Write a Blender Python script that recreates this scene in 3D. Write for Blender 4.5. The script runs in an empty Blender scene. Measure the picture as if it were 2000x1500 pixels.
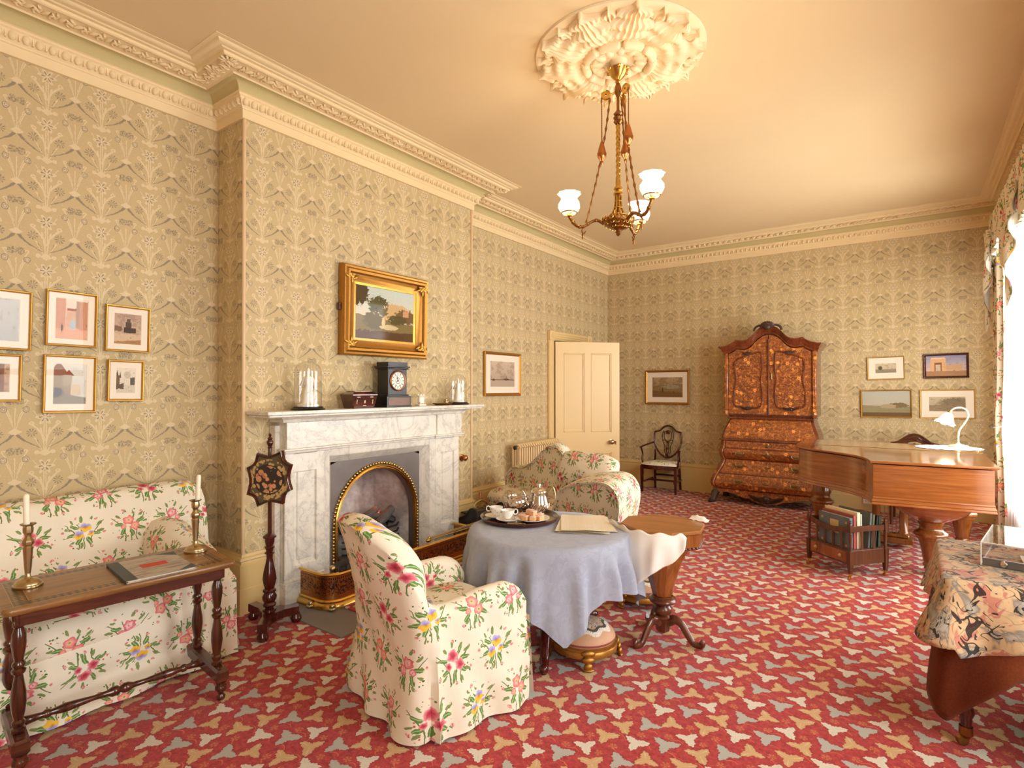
import bpy, bmesh, math, random
from math import sin, cos, pi, radians, sqrt, atan2, hypot
from mathutils import Matrix, Vector
import numpy as np

C = bpy.context.scene.collection
SC = bpy.context.scene

# ------------------------------------------------------------------ camera, sky, exposure
cam_d = bpy.data.cameras.new('camera')
cam = bpy.data.objects.new('camera', cam_d)
C.objects.link(cam)
cam.location = (0, 0, 1.5)
cam.rotation_euler = (radians(90 + 0.42), 0, radians(35.79))
cam_d.sensor_width = 36.0
cam_d.lens = 36.0 * 1089.5 / 2000.0
cam_d.clip_start = 0.02
SC.camera = cam

SKY_STRENGTH = 12.5
world = bpy.data.worlds.new('sky')
SC.world = world
world.use_nodes = True
_bg = world.node_tree.nodes['Background']
_bg.inputs[0].default_value = (0.95, 0.985, 1.0, 1)
_bg.inputs[1].default_value = SKY_STRENGTH
SC.view_settings.view_transform = 'Standard'
SC.view_settings.look = 'None'
SC.view_settings.gamma = 1.0
SC.view_settings.exposure = 0.1
SC.view_settings.use_curve_mapping = False
SC.cycles.use_denoising = True
SC.cycles.max_bounces = 9
SC.cycles.diffuse_bounces = 5
SC.cycles.glossy_bounces = 4
SC.cycles.transmission_bounces = 6
SC.cycles.transparent_max_bounces = 14
SC.cycles.sample_clamp_indirect = 6.0
SC.cycles.caustics_reflective = False
SC.cycles.caustics_refractive = False
SC.cycles.blur_glossy = 0.5

# room dimensions (metres)
XR, XC, YB, XW, YF = -3.986, -3.643, 8.159, 0.954, -2.6
YL, YR = 1.977, 4.345
ZC, ZT = 3.304, 3.571
WINDOWS = [(4.15, 7.35), (1.75, 2.75), (-1.4, -0.2)]   # y spans of the right wall's windows
WZ0, WZ1 = 0.45, 2.95

for _y0, _y1 in WINDOWS:                              # sky portals in the window openings
    ld = bpy.data.lights.new('window_portal', 'AREA')
    ld.shape = 'RECTANGLE'; ld.size = _y1 - _y0; ld.size_y = WZ1 - WZ0
    ld.cycles.is_portal = True
    lo = bpy.data.objects.new('window_portal', ld); C.objects.link(lo)
    lo.location = (XW + 0.22, (_y0 + _y1) / 2, (WZ0 + WZ1) / 2)
    lo.rotation_euler = (radians(90), 0, radians(90))
# ------------------------------------------------------------------ node helpers
class V:
    """A value in a node tree (socket or number) with arithmetic."""
    def __init__(s, g, k): s.g, s.k = g, k
    def _o(s, op, a, b=None, c=None): return s.g.m(op, a, b, c)
    def __add__(s, o): return s._o('ADD', s, o)
    __radd__ = __add__
    def __sub__(s, o): return s._o('SUBTRACT', s, o)
    def __rsub__(s, o): return s._o('SUBTRACT', o, s)
    def __mul__(s, o): return s._o('MULTIPLY', s, o)
    __rmul__ = __mul__
    def __truediv__(s, o): return s._o('DIVIDE', s, o)
    def __lt__(s, o): return s._o('LESS_THAN', s, o)
    def __gt__(s, o): return s._o('GREATER_THAN', s, o)
    def abs(s): return s._o('ABSOLUTE', s)
    def sq(s): return s._o('MULTIPLY', s, s)
    def fract(s): return s._o('FRACT', s)
    def floor(s): return s._o('FLOOR', s)

class G:
    """A material's node graph."""
    def __init__(s, name):
        s.mat = bpy.data.materials.new(name); s.mat.use_nodes = True
        s.t = s.mat.node_tree; s.n = s.t.nodes; s.l = s.t.links
        s.bsdf = s.n['Principled BSDF']; s.out = s.n['Material Output']
    def put(s, sock, v):
        if isinstance(v, V): v = v.k
        if isinstance(v, bpy.types.NodeSocket): s.l.new(v, sock)
        elif isinstance(v, (tuple, list)):
            sock.default_value = tuple(v) + ((1,) if len(v) == 3 and len(sock.default_value) == 4 else ())
        else: sock.default_value = v
    def m(s, op, a, b=None, c=None, clamp=False):
        n = s.n.new('ShaderNodeMath'); n.operation = op; n.use_clamp = clamp
        for i, v in enumerate((a, b, c)):
            if v is not None: s.put(n.inputs[i], v)
        return V(s, n.outputs[0])
    def coord(s, kind='Object'):
        if not hasattr(s, 'tc'): s.tc = s.n.new('ShaderNodeTexCoord')
        return s.tc.outputs[kind]
    def xyz(s, sock):
        n = s.n.new('ShaderNodeSeparateXYZ'); s.put(n.inputs[0], sock)
        return [V(s, o) for o in n.outputs]
    def vec(s, x, y, z=0.0):
        n = s.n.new('ShaderNodeCombineXYZ')
        for i, v in enumerate((x, y, z)): s.put(n.inputs[i], v)
        return n.outputs[0]
    def mapping(s, sock, scale=(1, 1, 1), rot=(0, 0, 0), loc=(0, 0, 0)):
        n = s.n.new('ShaderNodeMapping'); s.put(n.inputs[0], sock)
        n.inputs[1].default_value = loc; n.inputs[2].default_value = rot; n.inputs[3].default_value = scale
        return n.outputs[0]
    def noise(s, sock, scale, detail=3, rough=0.55, dist=0.0, col=False):
        n = s.n.new('ShaderNodeTexNoise'); s.put(n.inputs['Vector'], sock)
        n.inputs['Scale'].default_value = scale; n.inputs['Detail'].default_value = detail
        n.inputs['Roughness'].default_value = rough; n.inputs['Distortion'].default_value = dist
        return n.outputs['Color'] if col else V(s, n.outputs[0])
    def voro(s, sock, scale, rand=1.0, out='Distance', feat='F1'):
        n = s.n.new('ShaderNodeTexVoronoi'); n.feature = feat; s.put(n.inputs['Vector'], sock)
        n.inputs['Scale'].default_value = scale; n.inputs['Randomness'].default_value = rand
        return n.outputs[out]
    def ramp(s, v, stops, mode='LINEAR'):
        n = s.n.new('ShaderNodeValToRGB'); s.put(n.inputs[0], v); r = n.color_ramp; r.interpolation = mode
        while len(r.elements) < len(stops): r.elements.new(0.5)
        for e, (p, c) in zip(r.elements, sorted(stops, key=lambda q: q[0])):
            e.position = p
            if not isinstance(c, (tuple, list)): c = (c, c, c)
            e.color = tuple(c) + (1,)
        return n.outputs[0]
    def mix(s, f, a, b, mode='MIX'):
        n = s.n.new('ShaderNodeMix'); n.data_type = 'RGBA'; n.blend_type = mode
        s.put(n.inputs[0], f); s.put(n.inputs[6], a); s.put(n.inputs[7], b)
        return n.outputs[2]
    def bump(s, h, strength=0.3, dist=0.01):
        n = s.n.new('ShaderNodeBump'); s.put(n.inputs['Height'], h)
        n.inputs['Strength'].default_value = strength; n.inputs['Distance'].default_value = dist
        s.l.new(n.outputs[0], s.bsdf.inputs['Normal'])
    def set(s, **k):
        names = dict(color='Base Color', rough='Roughness', metal='Metallic', spec='Specular IOR Level', coat='Coat Weight',
                     coatr='Coat Roughness', emis='Emission Color', emis_s='Emission Strength', sheen='Sheen Weight',
                     trans='Transmission Weight', alpha='Alpha', ior='IOR', sub='Subsurface Weight')
        for a, v in k.items(): s.put(s.bsdf.inputs[names[a]], v)
        return s.mat

def srgb(r, g, b):
    return tuple(((c / 255 + 0.055) / 1.055) ** 2.4 if c > 10 else c / 255 / 12.92 for c in (r, g, b))

def plain(name, c, rough=0.6, metal=0.0, var=0.0, scale=8.0, **k):
    g = G(name)
    col = c
    if var:
        f = g.noise(g.coord(), scale, 4)
        col = g.mix(f, tuple(x * (1 - var) for x in c), tuple(min(1, x * (1 + var)) for x in c))
    return g.set(color=col, rough=rough, metal=metal, **k)

def wood(name, c1, c2, rough=0.3, scale=1.0, axis=0, coat=0.25, c3=None):
    """Grain runs along the given local axis."""
    g = G(name)
    sc = [22.0, 22.0, 22.0]
    if axis == 3: sc = [1.6, 1.6, 30.0]
    else: sc[axis] = 1.6
    p = g.mapping(g.coord(), scale=tuple(x * scale for x in sc))
    f = g.noise(p, 1.0, 6, 0.62, 1.2)
    col = g.ramp(f, [(0.3, c1), (0.52, tuple((a + b) / 2 for a, b in zip(c1, c2))), (0.7, c2)])
    f2 = g.noise(g.coord(), 2.2, 2)
    col = g.mix(f2 * 0.45, col, c3 or tuple(x * 0.75 for x in c1))
    g.bump(f, 0.05, 0.004)
    return g.set(color=col, rough=rough, coat=coat, coatr=0.12)

def glassy(name, tint=(1, 1, 1), rough=0.0, ior=1.45, extra=0.0):
    """Thin clear sheet: sees through straight and mirrors by Fresnel."""
    g = G(name)
    fr = g.n.new('ShaderNodeLayerWeight'); fr.inputs[0].default_value = 0.5
    f = g.m('POWER', V(g, fr.outputs['Facing']), 3.5) * 0.7 + (0.03 + extra)
    tr = g.n.new('ShaderNodeBsdfTransparent'); tr.inputs[0].default_value = tuple(tint) + (1,)
    gl = g.n.new('ShaderNodeBsdfGlossy'); gl.inputs['Roughness'].default_value = rough
    mx = g.n.new('ShaderNodeMixShader')
    g.put(mx.inputs[0], f); g.l.new(tr.outputs[0], mx.inputs[1]); g.l.new(gl.outputs[0], mx.inputs[2])
    g.l.new(mx.outputs[0], g.out.inputs[0])
    return g.mat

# ------------------------------------------------------------------ mesh helpers
class MB:
    """Collects polygons; build() links them as ONE mesh object."""
    def __init__(s): s.v, s.f, s.uv = [], [], []
    def add(s, vs, fs, uvs=None, T=None):
        o = len(s.v)
        s.v += [tuple(T @ Vector(p)) for p in vs] if T is not None else [tuple(p) for p in vs]
        for i, f in enumerate(fs):
            s.f.append([o + k for k in f]); s.uv.append(uvs[i] if uvs else None)
        return s
    def box(s, c, d, b=0.0, T=None):
        x, y, z = c; hx, hy, hz = d[0] / 2, d[1] / 2, d[2] / 2
        b = min(b, hx * .9, hy * .9, hz * .9)
        if b <= 0:
            vs = [(x + i * hx, y + j * hy, z + k * hz) for i in (-1, 1) for j in (-1, 1) for k in (-1, 1)]
            return s.add(vs, [(0, 1, 3, 2), (4, 6, 7, 5), (0, 4, 5, 1), (2, 3, 7, 6), (0, 2, 6, 4), (1, 5, 7, 3)], None, T)
        vs, ix = [], {}
        for i in (-1, 1):
            for j in (-1, 1):
                for k in (-1, 1):
                    for a in range(3):
                        q = [hx, hy, hz]
                        for e in range(3):
                            if e != a: q[e] -= b
                        ix[i, j, k, a] = len(vs); vs.append((x + i * q[0], y + j * q[1], z + k * q[2]))
        fs = []
        for a in range(3):
            for sg in (-1, 1):
                u, w = (a + 1) % 3, (a + 2) % 3; f = []
                for p, q in ((-1, -1), (1, -1), (1, 1), (-1, 1)):
                    k = [0, 0, 0]; k[a] = sg; k[u] = p; k[w] = q; f.append(ix[k[0], k[1], k[2], a])
                fs.append(f)
                for sg2 in (-1, 1):
                    k0 = [0, 0, 0]; k0[a] = sg; k0[u] = sg2; k1 = list(k0); k0[w] = -1; k1[w] = 1
                    fs.append([ix[(*k0, a)], ix[(*k1, a)], ix[(*k1, u)], ix[(*k0, u)]])
        for i in (-1, 1):
            for j in (-1, 1):
                for k in (-1, 1): fs.append([ix[i, j, k, a] for a in range(3)])
        return s.add(vs, fs, None, T)
    def lathe(s, pr, n=24, c=(0, 0, 0), T=None, arc=None, sx=1.0, sy=1.0, cap=False):
        vs, fs, uv = [], [], []
        full = arc is None
        a0, a1 = (0, 2 * pi) if full else arc
        m = n if full else n + 1
        L = 0; ls = []
        for i, (r, z) in enumerate(pr):
            if i: L += hypot(r - pr[i - 1][0], z - pr[i - 1][1])
            ls.append(L)
            for k in range(m):
                t = a0 + (a1 - a0) * k / n
                vs.append((c[0] + r * cos(t) * sx, c[1] + r * sin(t) * sy, c[2] + z))
        rm = max(p[0] for p in pr) or .01
        for i in range(len(pr) - 1):
            for k in range(n):
                k2 = (k + 1) % m
                fs.append((i * m + k, i * m + k2, (i + 1) * m + k2, (i + 1) * m + k))
                u0, u1 = k / n * (a1 - a0) * rm, (k + 1) / n * (a1 - a0) * rm
                uv.append([(u0, ls[i]), (u1, ls[i]), (u1, ls[i + 1]), (u0, ls[i + 1])])
        if full and cap:
            for i, fl in ((0, 1), (len(pr) - 1, 0)):
                if pr[i][0] > 1e-4:
                    f = [i * m + k for k in range(m)]
                    fs.append(f[::-1] if fl else f); uv.append([(vs[q][0], vs[q][1]) for q in fs[-1]])
        return s.add(vs, fs, uv, T)
    def tube(s, pts, r, n=8, closed=False, T=None, flat=1.0):
        P = [Vector(p) for p in pts]; m = len(P)
        R = r if isinstance(r, (list, tuple)) else [r] * m
        rings, prev = [], None
        for i, p in enumerate(P):
            a = P[i - 1] if i or closed else P[i]; b = P[(i + 1) % m] if i < m - 1 or closed else P[i]
            t = (b - a)
            if t.length < 1e-9: t = Vector((0, 0, 1))
            t.normalize()
            if prev is None:
                prev = Vector((0, 0, 1)) if abs(t.z) < .9 else Vector((1, 0, 0))
            u = prev - t * prev.dot(t)
            if u.length < 1e-6: u = t.orthogonal()
            u.normalize(); w = t.cross(u); prev = u
            rings.append([p + (u * cos(2 * pi * k / n) + w * sin(2 * pi * k / n) * flat) * R[i] for k in range(n)])
        return s.loft(rings, closed, True, T)
    def loft(s, rings, closed=False, cap=True, T=None, open_ring=False, uvs=None):
        n = len(rings[0]); m = len(rings); vs = [tuple(p) for r in rings for p in r]; fs = []; uv = []
        for i in range(m if closed else m - 1):
            for k in range(n - 1 if open_ring else n):
                i2, k2 = (i + 1) % m, (k + 1) % n
                fs.append((i * n + k, i * n + k2, i2 * n + k2, i2 * n + k))
                if uvs: uv.append([uvs(i, k), uvs(i, k + 1), uvs(i + 1, k + 1), uvs(i + 1, k)])
        if cap and not closed and not open_ring:
            fs.append(tuple(range(n))[::-1]); fs.append(tuple((m - 1) * n + k for k in range(n)))
            if uvs: uv += [[(vs[q][0] + vs[q][1], vs[q][2]) for q in f] for f in fs[-2:]]
        return s.add(vs, fs, uv if uvs else None, T)
    def grid(s, nu, nv, fn, uvf=None, T=None, wrap=False):
        vs = [fn(i / nu, j / nv) for j in range(nv + 1) for i in range(nu + 1)]
        fs, uv = [], []
        if uvf is None:
            A = [Vector(p) for p in vs]
            du = [0.0] * (nu + 1); jm = nv // 2
            for i in range(1, nu + 1): du[i] = du[i - 1] + (A[jm * (nu + 1) + i] - A[jm * (nu + 1) + i - 1]).length
            dv = [0.0] * (nv + 1); im = nu // 2
            for j in range(1, nv + 1): dv[j] = dv[j - 1] + (A[j * (nu + 1) + im] - A[(j - 1) * (nu + 1) + im]).length
            U = lambda i, j: (du[i], dv[j])
        else: U = lambda i, j: uvf(i / nu, j / nv)
        for j in range(nv):
            for i in range(nu):
                a = j * (nu + 1) + i
                fs.append((a, a + 1, a + nu + 2, a + nu + 1))
                uv.append([U(i, j), U(i + 1, j), U(i + 1, j + 1), U(i, j + 1)])
        return s.add(vs, fs, uv, T)
    def prism(s, poly, z0, z1, T=None):
        n = len(poly)
        vs = [(x, y, z0) for x, y in poly] + [(x, y, z1) for x, y in poly]
        fs = [tuple(range(n))[::-1], tuple(range(n, 2 * n))] + [(k, (k + 1) % n, n + (k + 1) % n, n + k) for k in range(n)]
        return s.add(vs, fs, None, T)
    def ball(s, c, r, nu=12, nv=8, T=None):
        if not isinstance(r, (tuple, list)): r = (r, r, r)
        vs = [(c[0], c[1], c[2] - r[2])]
        for j in range(1, nv):
            t = -pi / 2 + pi * j / nv
            vs += [(c[0] + r[0] * cos(t) * cos(2 * pi * k / nu), c[1] + r[1] * cos(t) * sin(2 * pi * k / nu), c[2] + r[2] * sin(t)) for k in range(nu)]
        vs.append((c[0], c[1], c[2] + r[2])); e = len(vs) - 1
        fs = [(0, 1 + (k + 1) % nu, 1 + k) for k in range(nu)]
        for j in range(nv - 2):
            fs += [(1 + j * nu + k, 1 + j * nu + (k + 1) % nu, 1 + (j + 1) * nu + (k + 1) % nu, 1 + (j + 1) * nu + k) for k in range(nu)]
        b = 1 + (nv - 2) * nu
        fs += [(b + k, b + (k + 1) % nu, e) for k in range(nu)]
        return s.add(vs, fs, None, T)
    def sweep(s, prof, path, closed=False, left=True, uv=False):
        """Moulding: profile points (distance from the path line, z) along a 2D path, mitred."""
        n = len(path); rings = []
        for i, p in enumerate(path):
            p = Vector(p)
            d0 = (p - Vector(path[i - 1])).normalized() if i or closed else None
            d1 = (Vector(path[(i + 1) % n]) - p).normalized() if i < n - 1 or closed else None
            nn = [Vector((d.y, -d.x)) * (-1 if left else 1) for d in (d0, d1) if d is not None]
            if len(nn) == 2:
                q = nn[0] + nn[1]; q = q / max(q.length_squared / 2, 1e-6)
            else: q = nn[0]
            rings.append([(p.x + q.x * d, p.y + q.y * d, z) for d, z in prof])
        return s.loft(rings, closed, False, None, True)
    def build(s, name, mat, parent=None, smooth=38, kind=None, label=None, fix=True):
        me = bpy.data.meshes.new(name)
        me.from_pydata(s.v, [], s.f)
        ul = me.uv_layers.new(name='UV')
        co = np.array(s.v, dtype=float) if s.v else np.zeros((0, 3))
        buf = []
        for f, u in zip(s.f, s.uv):
            if u is None:
                pts = co[f]; nrm = np.zeros(3)
                for k in range(1, len(f) - 1): nrm += np.cross(pts[k] - pts[0], pts[k + 1] - pts[0])
                a = int(np.argmax(np.abs(nrm)))
                ij = ((1, 2), (0, 2), (0, 1))[a]
                for q in pts: buf += [q[ij[0]], q[ij[1]]]
            else:
                for q in u: buf += [q[0], q[1]]
        ul.data.foreach_set('uv', buf)
        if fix:
            bm = bmesh.new(); bm.from_mesh(me)
            bmesh.ops.recalc_face_normals(bm, faces=bm.faces)
            bm.to_mesh(me); bm.free()
        me.validate()
        if smooth:
            me.shade_smooth(); me.set_sharp_from_angle(angle=radians(smooth))
        me.materials.append(mat)
        o = bpy.data.objects.new(name, me); C.objects.link(o)
        if parent is not None: o.parent = parent
        if kind: o['kind'] = kind
        if label: o['label'] = label
        return o

def thing(name, label, cat, loc=(0, 0, 0), rz=0.0, group=None, tilt=None):
    o = bpy.data.objects.new(name, None); C.objects.link(o)
    o.empty_display_size = 0.05
    o.location = loc; o.rotation_euler = tilt or (0, 0, rz)
    o['label'] = label; o['category'] = cat
    if group: o['group'] = group
    return o
def tag(o, label, cat, group=None):
    o['label'] = label; o['category'] = cat
    if group: o['group'] = group
    return o
def copy_tree(o, parent=None):
    c = o.copy(); C.objects.link(c)
    if parent is not None: c.parent = parent
    for ch in [x for x in bpy.data.objects if x.parent == o]: copy_tree(ch, c)
    return c
def dup(o, loc=None, rot=None, parent=None, scale=None):
    """A copy of one part with shared mesh data."""
    c = o.copy(); C.objects.link(c)
    if parent is not None: c.parent = parent
    if loc is not None: c.location = loc
    if rot is not None: c.rotation_euler = rot
    if scale is not None: c.scale = scale
    return c
def TR(loc=(0, 0, 0), rz=0.0, rx=0.0, ry=0.0, sc=(1, 1, 1)):
    return Matrix.Translation(loc) @ Matrix.Rotation(rz, 4, 'Z') @ Matrix.Rotation(ry, 4, 'Y') @ Matrix.Rotation(rx, 4, 'X') @ Matrix.Diagonal((*sc, 1))
def smoothstep(a, b, x):
    t = max(0.0, min(1.0, (x - a) / (b - a))); return t * t * (3 - 2 * t)
def lerp(a, b, t): return a + (b - a) * t
def interp(x, pts):
    if x <= pts[0][0]: return pts[0][1]
    for (x0, y0), (x1, y1) in zip(pts, pts[1:]):
        if x <= x1:
            t = (x - x0) / (x1 - x0); return y0 + (y1 - y0) * t
    return pts[-1][1]
def spline(pts, n=8, closed=False):
    """Catmull-Rom through 2D/3D points."""
    P = [Vector(p) for p in pts]; m = len(P); out = []
    for i in range(m if closed else m - 1):
        g = (lambda k: P[k % m]) if closed else (lambda k: P[max(0, min(m - 1, k))])
        a, b, c, d = g(i - 1), g(i), g(i + 1), g(i + 2)
        for k in range(n):
            t = k / n
            out.append(tuple(0.5 * ((2 * b) + (c - a) * t + (2 * a - 5 * b + 4 * c - d) * t * t + (3 * b - a - 3 * c + d) * t ** 3)))
    if not closed: out.append(tuple(P[-1]))
    return out
rnd = random.Random(7)
# ------------------------------------------------------------------ materials
def stroke(g, u, v, a, b, c, v0, v1, w, fade=None):
    """Mask of a curved stroke u = a + b t + c t^2 for t = v - v0 in 0..v1-v0."""
    t = v - v0
    d = (u - (t * (t * c + b) + a)).abs()
    taper = t * (-0.75 * w / (v1 - v0)) + w * 1.25
    return (d < taper) * (t > 0.0) * (v < v1)
def mx(g, *ms):
    r = ms[0]
    for q in ms[1:]: r = g.m('MAXIMUM', r, q)
    return r

def wallpaper():
    g = G('wallpaper')
    PU, PV = 0.2622, 0.2757
    uv = g.coord('UV'); U, W, _ = g.xyz(uv)
    wn = g.xyz(g.noise(uv, 75.0, 2, .6, 0.0, True))
    U = U + (wn[0] - 0.5) * 0.011; W = W + (wn[1] - 0.5) * 0.011
    u = (((U / PU + 0.5).fract() - 0.5) * PU).abs()       # folded: 0 at the lily axis, PU/2 at the berry axis
    v = ((W / PV + 0.13).fract() - 0.13) * PV             # 0 at the lily's heart, downwards
    h = PU / 2
    ub = h - u                                            # distance from the berry axis
    # lily: six pointed petals
    r = g.m('SQRT', u.sq() + v.sq()); a = g.m('ARCTAN2', u, v)
    petal = g.m('COSINE', a * 6.0) * -0.014 + 0.032
    star = r < petal
    heart = (r < petal * 0.62) * (r > 0.007) * (g.m('COSINE', a * 6.0) < -0.45)
    # lily stems and curling leaves
    s1 = stroke(g, u, v, 0.005, 0.0, 0.0, 0.03, 0.19, 0.0024)
    lf = stroke(g, u, v, 0.066, -1.15, 5.2, 0.035, 0.135, 0.006)
    cr_ = g.m('SQRT', (u - 0.060).sq() + (v - 0.034).sq())
    curl = ((cr_ - 0.009).abs() < 0.0035) * (v < 0.040)
    lf2 = stroke(g, u, v, 0.047, -0.62, 2.2, 0.115, 0.195, 0.0034)
    lf3 = stroke(g, u, v, 0.021, -0.2, 0.4, 0.06, 0.19, 0.0035)
    tuft = (u.abs() + (v - 0.200).abs() * 1.5) < 0.030
    tuft2 = ((u - 0.036).sq() + (v - 0.197).sq() < 0.00013)
    spike = stroke(g, u, v, 0.036, -0.42, 0.0, 0.125, 0.158, 0.0018)
    # berry bouquet on the half axis (wraps through the tile edge)
    v2 = ((W / PV + 0.55).fract() - 0.55) * PV            # -0.55..0.45
    b1 = stroke(g, ub, v2, 0.0, 0.0, 0.0, -0.055, 0.075, 0.0022)
    b2 = stroke(g, ub, v2, 0.055, -0.50, 1.1, -0.095, 0.03, 0.0028)
    b3 = stroke(g, ub, v2, 0.036, -0.42, 1.0, -0.03, 0.062, 0.0026)
    cr2 = g.m('SQRT', (ub - 0.048).sq() + (v2 + 0.090).sq())
    b4 = ((cr2 - 0.008).abs() < 0.003) * (v2 < -0.088)
    btuft = (ub + (v2 - 0.078).abs() * 1.5) < 0.030
    vw = stroke(g, u, v2, 0.052, -0.65, 0.0, -0.035, 0.02, 0.0022)
    cream = mx(g, star, s1, lf, curl, lf2, lf3, tuft, tuft2, b1, b2, b3, b4, btuft, vw)
    # dark stippled branch between the axes
    band = stroke(g, ub, v, 0.010, 0.55, 10.0, 0.093, 0.172, 0.0075)
    # carnation, tulip, berries in grey
    car_a = g.m('ARCTAN2', u - 0.060, v - 0.086); car_r = g.m('SQRT', (u - 0.060).sq() + (v - 0.086).sq())
    car = (car_r < 0.024) * (g.m('COSINE', car_a * 9.0) > 0.25) * (car_r > 0.004)
    tl = g.m('SQRT', (u - 0.084).sq() * 1.3 + (v2 + 0.046).sq())
    tulip = ((tl - 0.0155).abs() < 0.0022) + ((tl - 0.008).abs() < 0.0014)
    tul_c = tl < 0.018
    fine = g.noise(uv, 330.0, 2); mid = g.noise(uv, 120.0, 3, 0.7)
    ber = ((ub - 0.018).sq() + ((v2 + 0.092).sq()) < 0.00042) * (mid > 0.5)
    grey = mx(g, band * (mid > 0.36), car * (fine > 0.38), tulip, ber, spike, heart)
    base = g.mix(g.noise(uv, 1.3, 3), srgb(186, 163, 118), srgb(200, 177, 131))
    bg2 = g.mix((mid > 0.60) * 0.55, base, srgb(208, 187, 144))
    col = g.mix(mx(g, cream, tul_c * 0.7) * 0.72, bg2, srgb(220, 200, 160))
    col = g.mix(grey * 0.78, col, srgb(124, 112, 96))
    return g.set(color=col, rough=0.62, spec=0.3)

def polar_leaf(g, x, y, cx, cy, ang, size, px, py, mirror=1):
    """Ivy leaf mask (0/1), vein mask, for a motif repeated with period px, py."""
    dx = (((x - cx) / px + 0.5).fract() - 0.5) * px
    dy = (((y - cy) / py + 0.5).fract() - 0.5) * py
    a = g.m('ARCTAN2', dy, dx) - ang
    r = g.m('SQRT', dx.sq() + dy.sq()) / size
    c = g.m('COSINE', a)
    rad = g.m('POWER', 1.0 - g.m('SINE', a * 1.5).abs(), 0.85) * 0.66 + 0.40 + c * 0.06 + g.m('SINE', a * 18.0) * 0.05
    vein = (g.m('COSINE', a * 3.0) > 0.985) * (r < rad * 0.8)
    return r < rad, vein, r, rad

def carpet():
    g = G('carpet')
    PX, PY = 0.334, 0.300
    x, y, z = g.xyz(g.coord('UV'))
    x = x + 1.125; y = y - 2.387
    uv = g.coord('UV')
    pile = g.noise(uv, 420.0, 2, 0.6)
    jit = (g.noise(uv, 90.0, 2) - 0.5) * 0.010
    x = x + jit; y = y + jit
    mott = g.noise(uv, 46.0, 4, 0.75)
    red = g.ramp(mott, [(0.3, srgb(138, 34, 36)), (0.5, srgb(178, 54, 52)), (0.68, srgb(200, 74, 68))])
    GREY, TAN, WHITE = srgb(182, 178, 166), srgb(208, 168, 116), srgb(220, 210, 190)
    col = red
    # rosettes and tendrils
    for cx, cy, r0 in ((0.096, 0.065, .018), (0.065, 0.293, .017), (0.161, 0.206, .018), (0.263, 0.262, .018), (0.316, 0.080, .018)):
        dx = (((x - cx) / PX + 0.5).fract() - 0.5) * PX; dy = (((y - cy) / PY + 0.5).fract() - 0.5) * PY
        r = g.m('SQRT', dx.sq() + dy.sq())
        msk = (r < r0) * (g.m('SINE', r * 1150.0) + g.m('COSINE', g.m('ARCTAN2', dy, dx) * 5.0) * 0.9 > 0.15)
        col = g.mix(msk * 0.8, col, srgb(214, 140, 78))
    w = g.m('SINE', x * (2 * pi / PX * 3)) * 0.016
    for k, yo in enumerate((0.045, 0.145, 0.245)):
        d = (((y - yo + w) / PY + 0.5).fract() - 0.5) * PY
        msk = (d.abs() < 0.0022) * (g.m('SINE', x * (2 * pi / PX * 3) + 1.3 + k) > 0.15)
        col = g.mix(msk * 0.75, col, srgb(226, 120, 70))
    for cx, cy, ang, sz, cc in ((0.0, 0.0, -.94, .052, WHITE), (0.07, 0.222, -.94, .058, TAN), (0.269, 0.200, .63, .059, GREY), (0.162, 0.138, .55, .056, WHITE),
                                (0.037, 0.110, .63, .058, TAN), (0.241, 0.060, 2.02, .053, TAN), (0.160, 0.291, 2.37, .056, GREY)):
        m_, vein, r, rad = polar_leaf(g, x, y, cx, cy, ang, sz, PX, PY)
        col = g.mix((r < rad + 0.07) * 0.35, col, srgb(92, 26, 26))
        col = g.mix(m_, col, cc)
        col = g.mix(vein * 0.35, col, srgb(235, 222, 200) if cc is TAN else srgb(188, 170, 170))
    col = g.mix(0.28, col, g.ramp(pile, [(0.25, (0.25, 0.2, 0.2)), (0.75, (1, 1, 1))]), 'MULTIPLY')
    g.bump(pile, 0.5, 0.004)
    return g.set(color=col, rough=0.95, spec=0.1, sheen=0.15)

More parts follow.
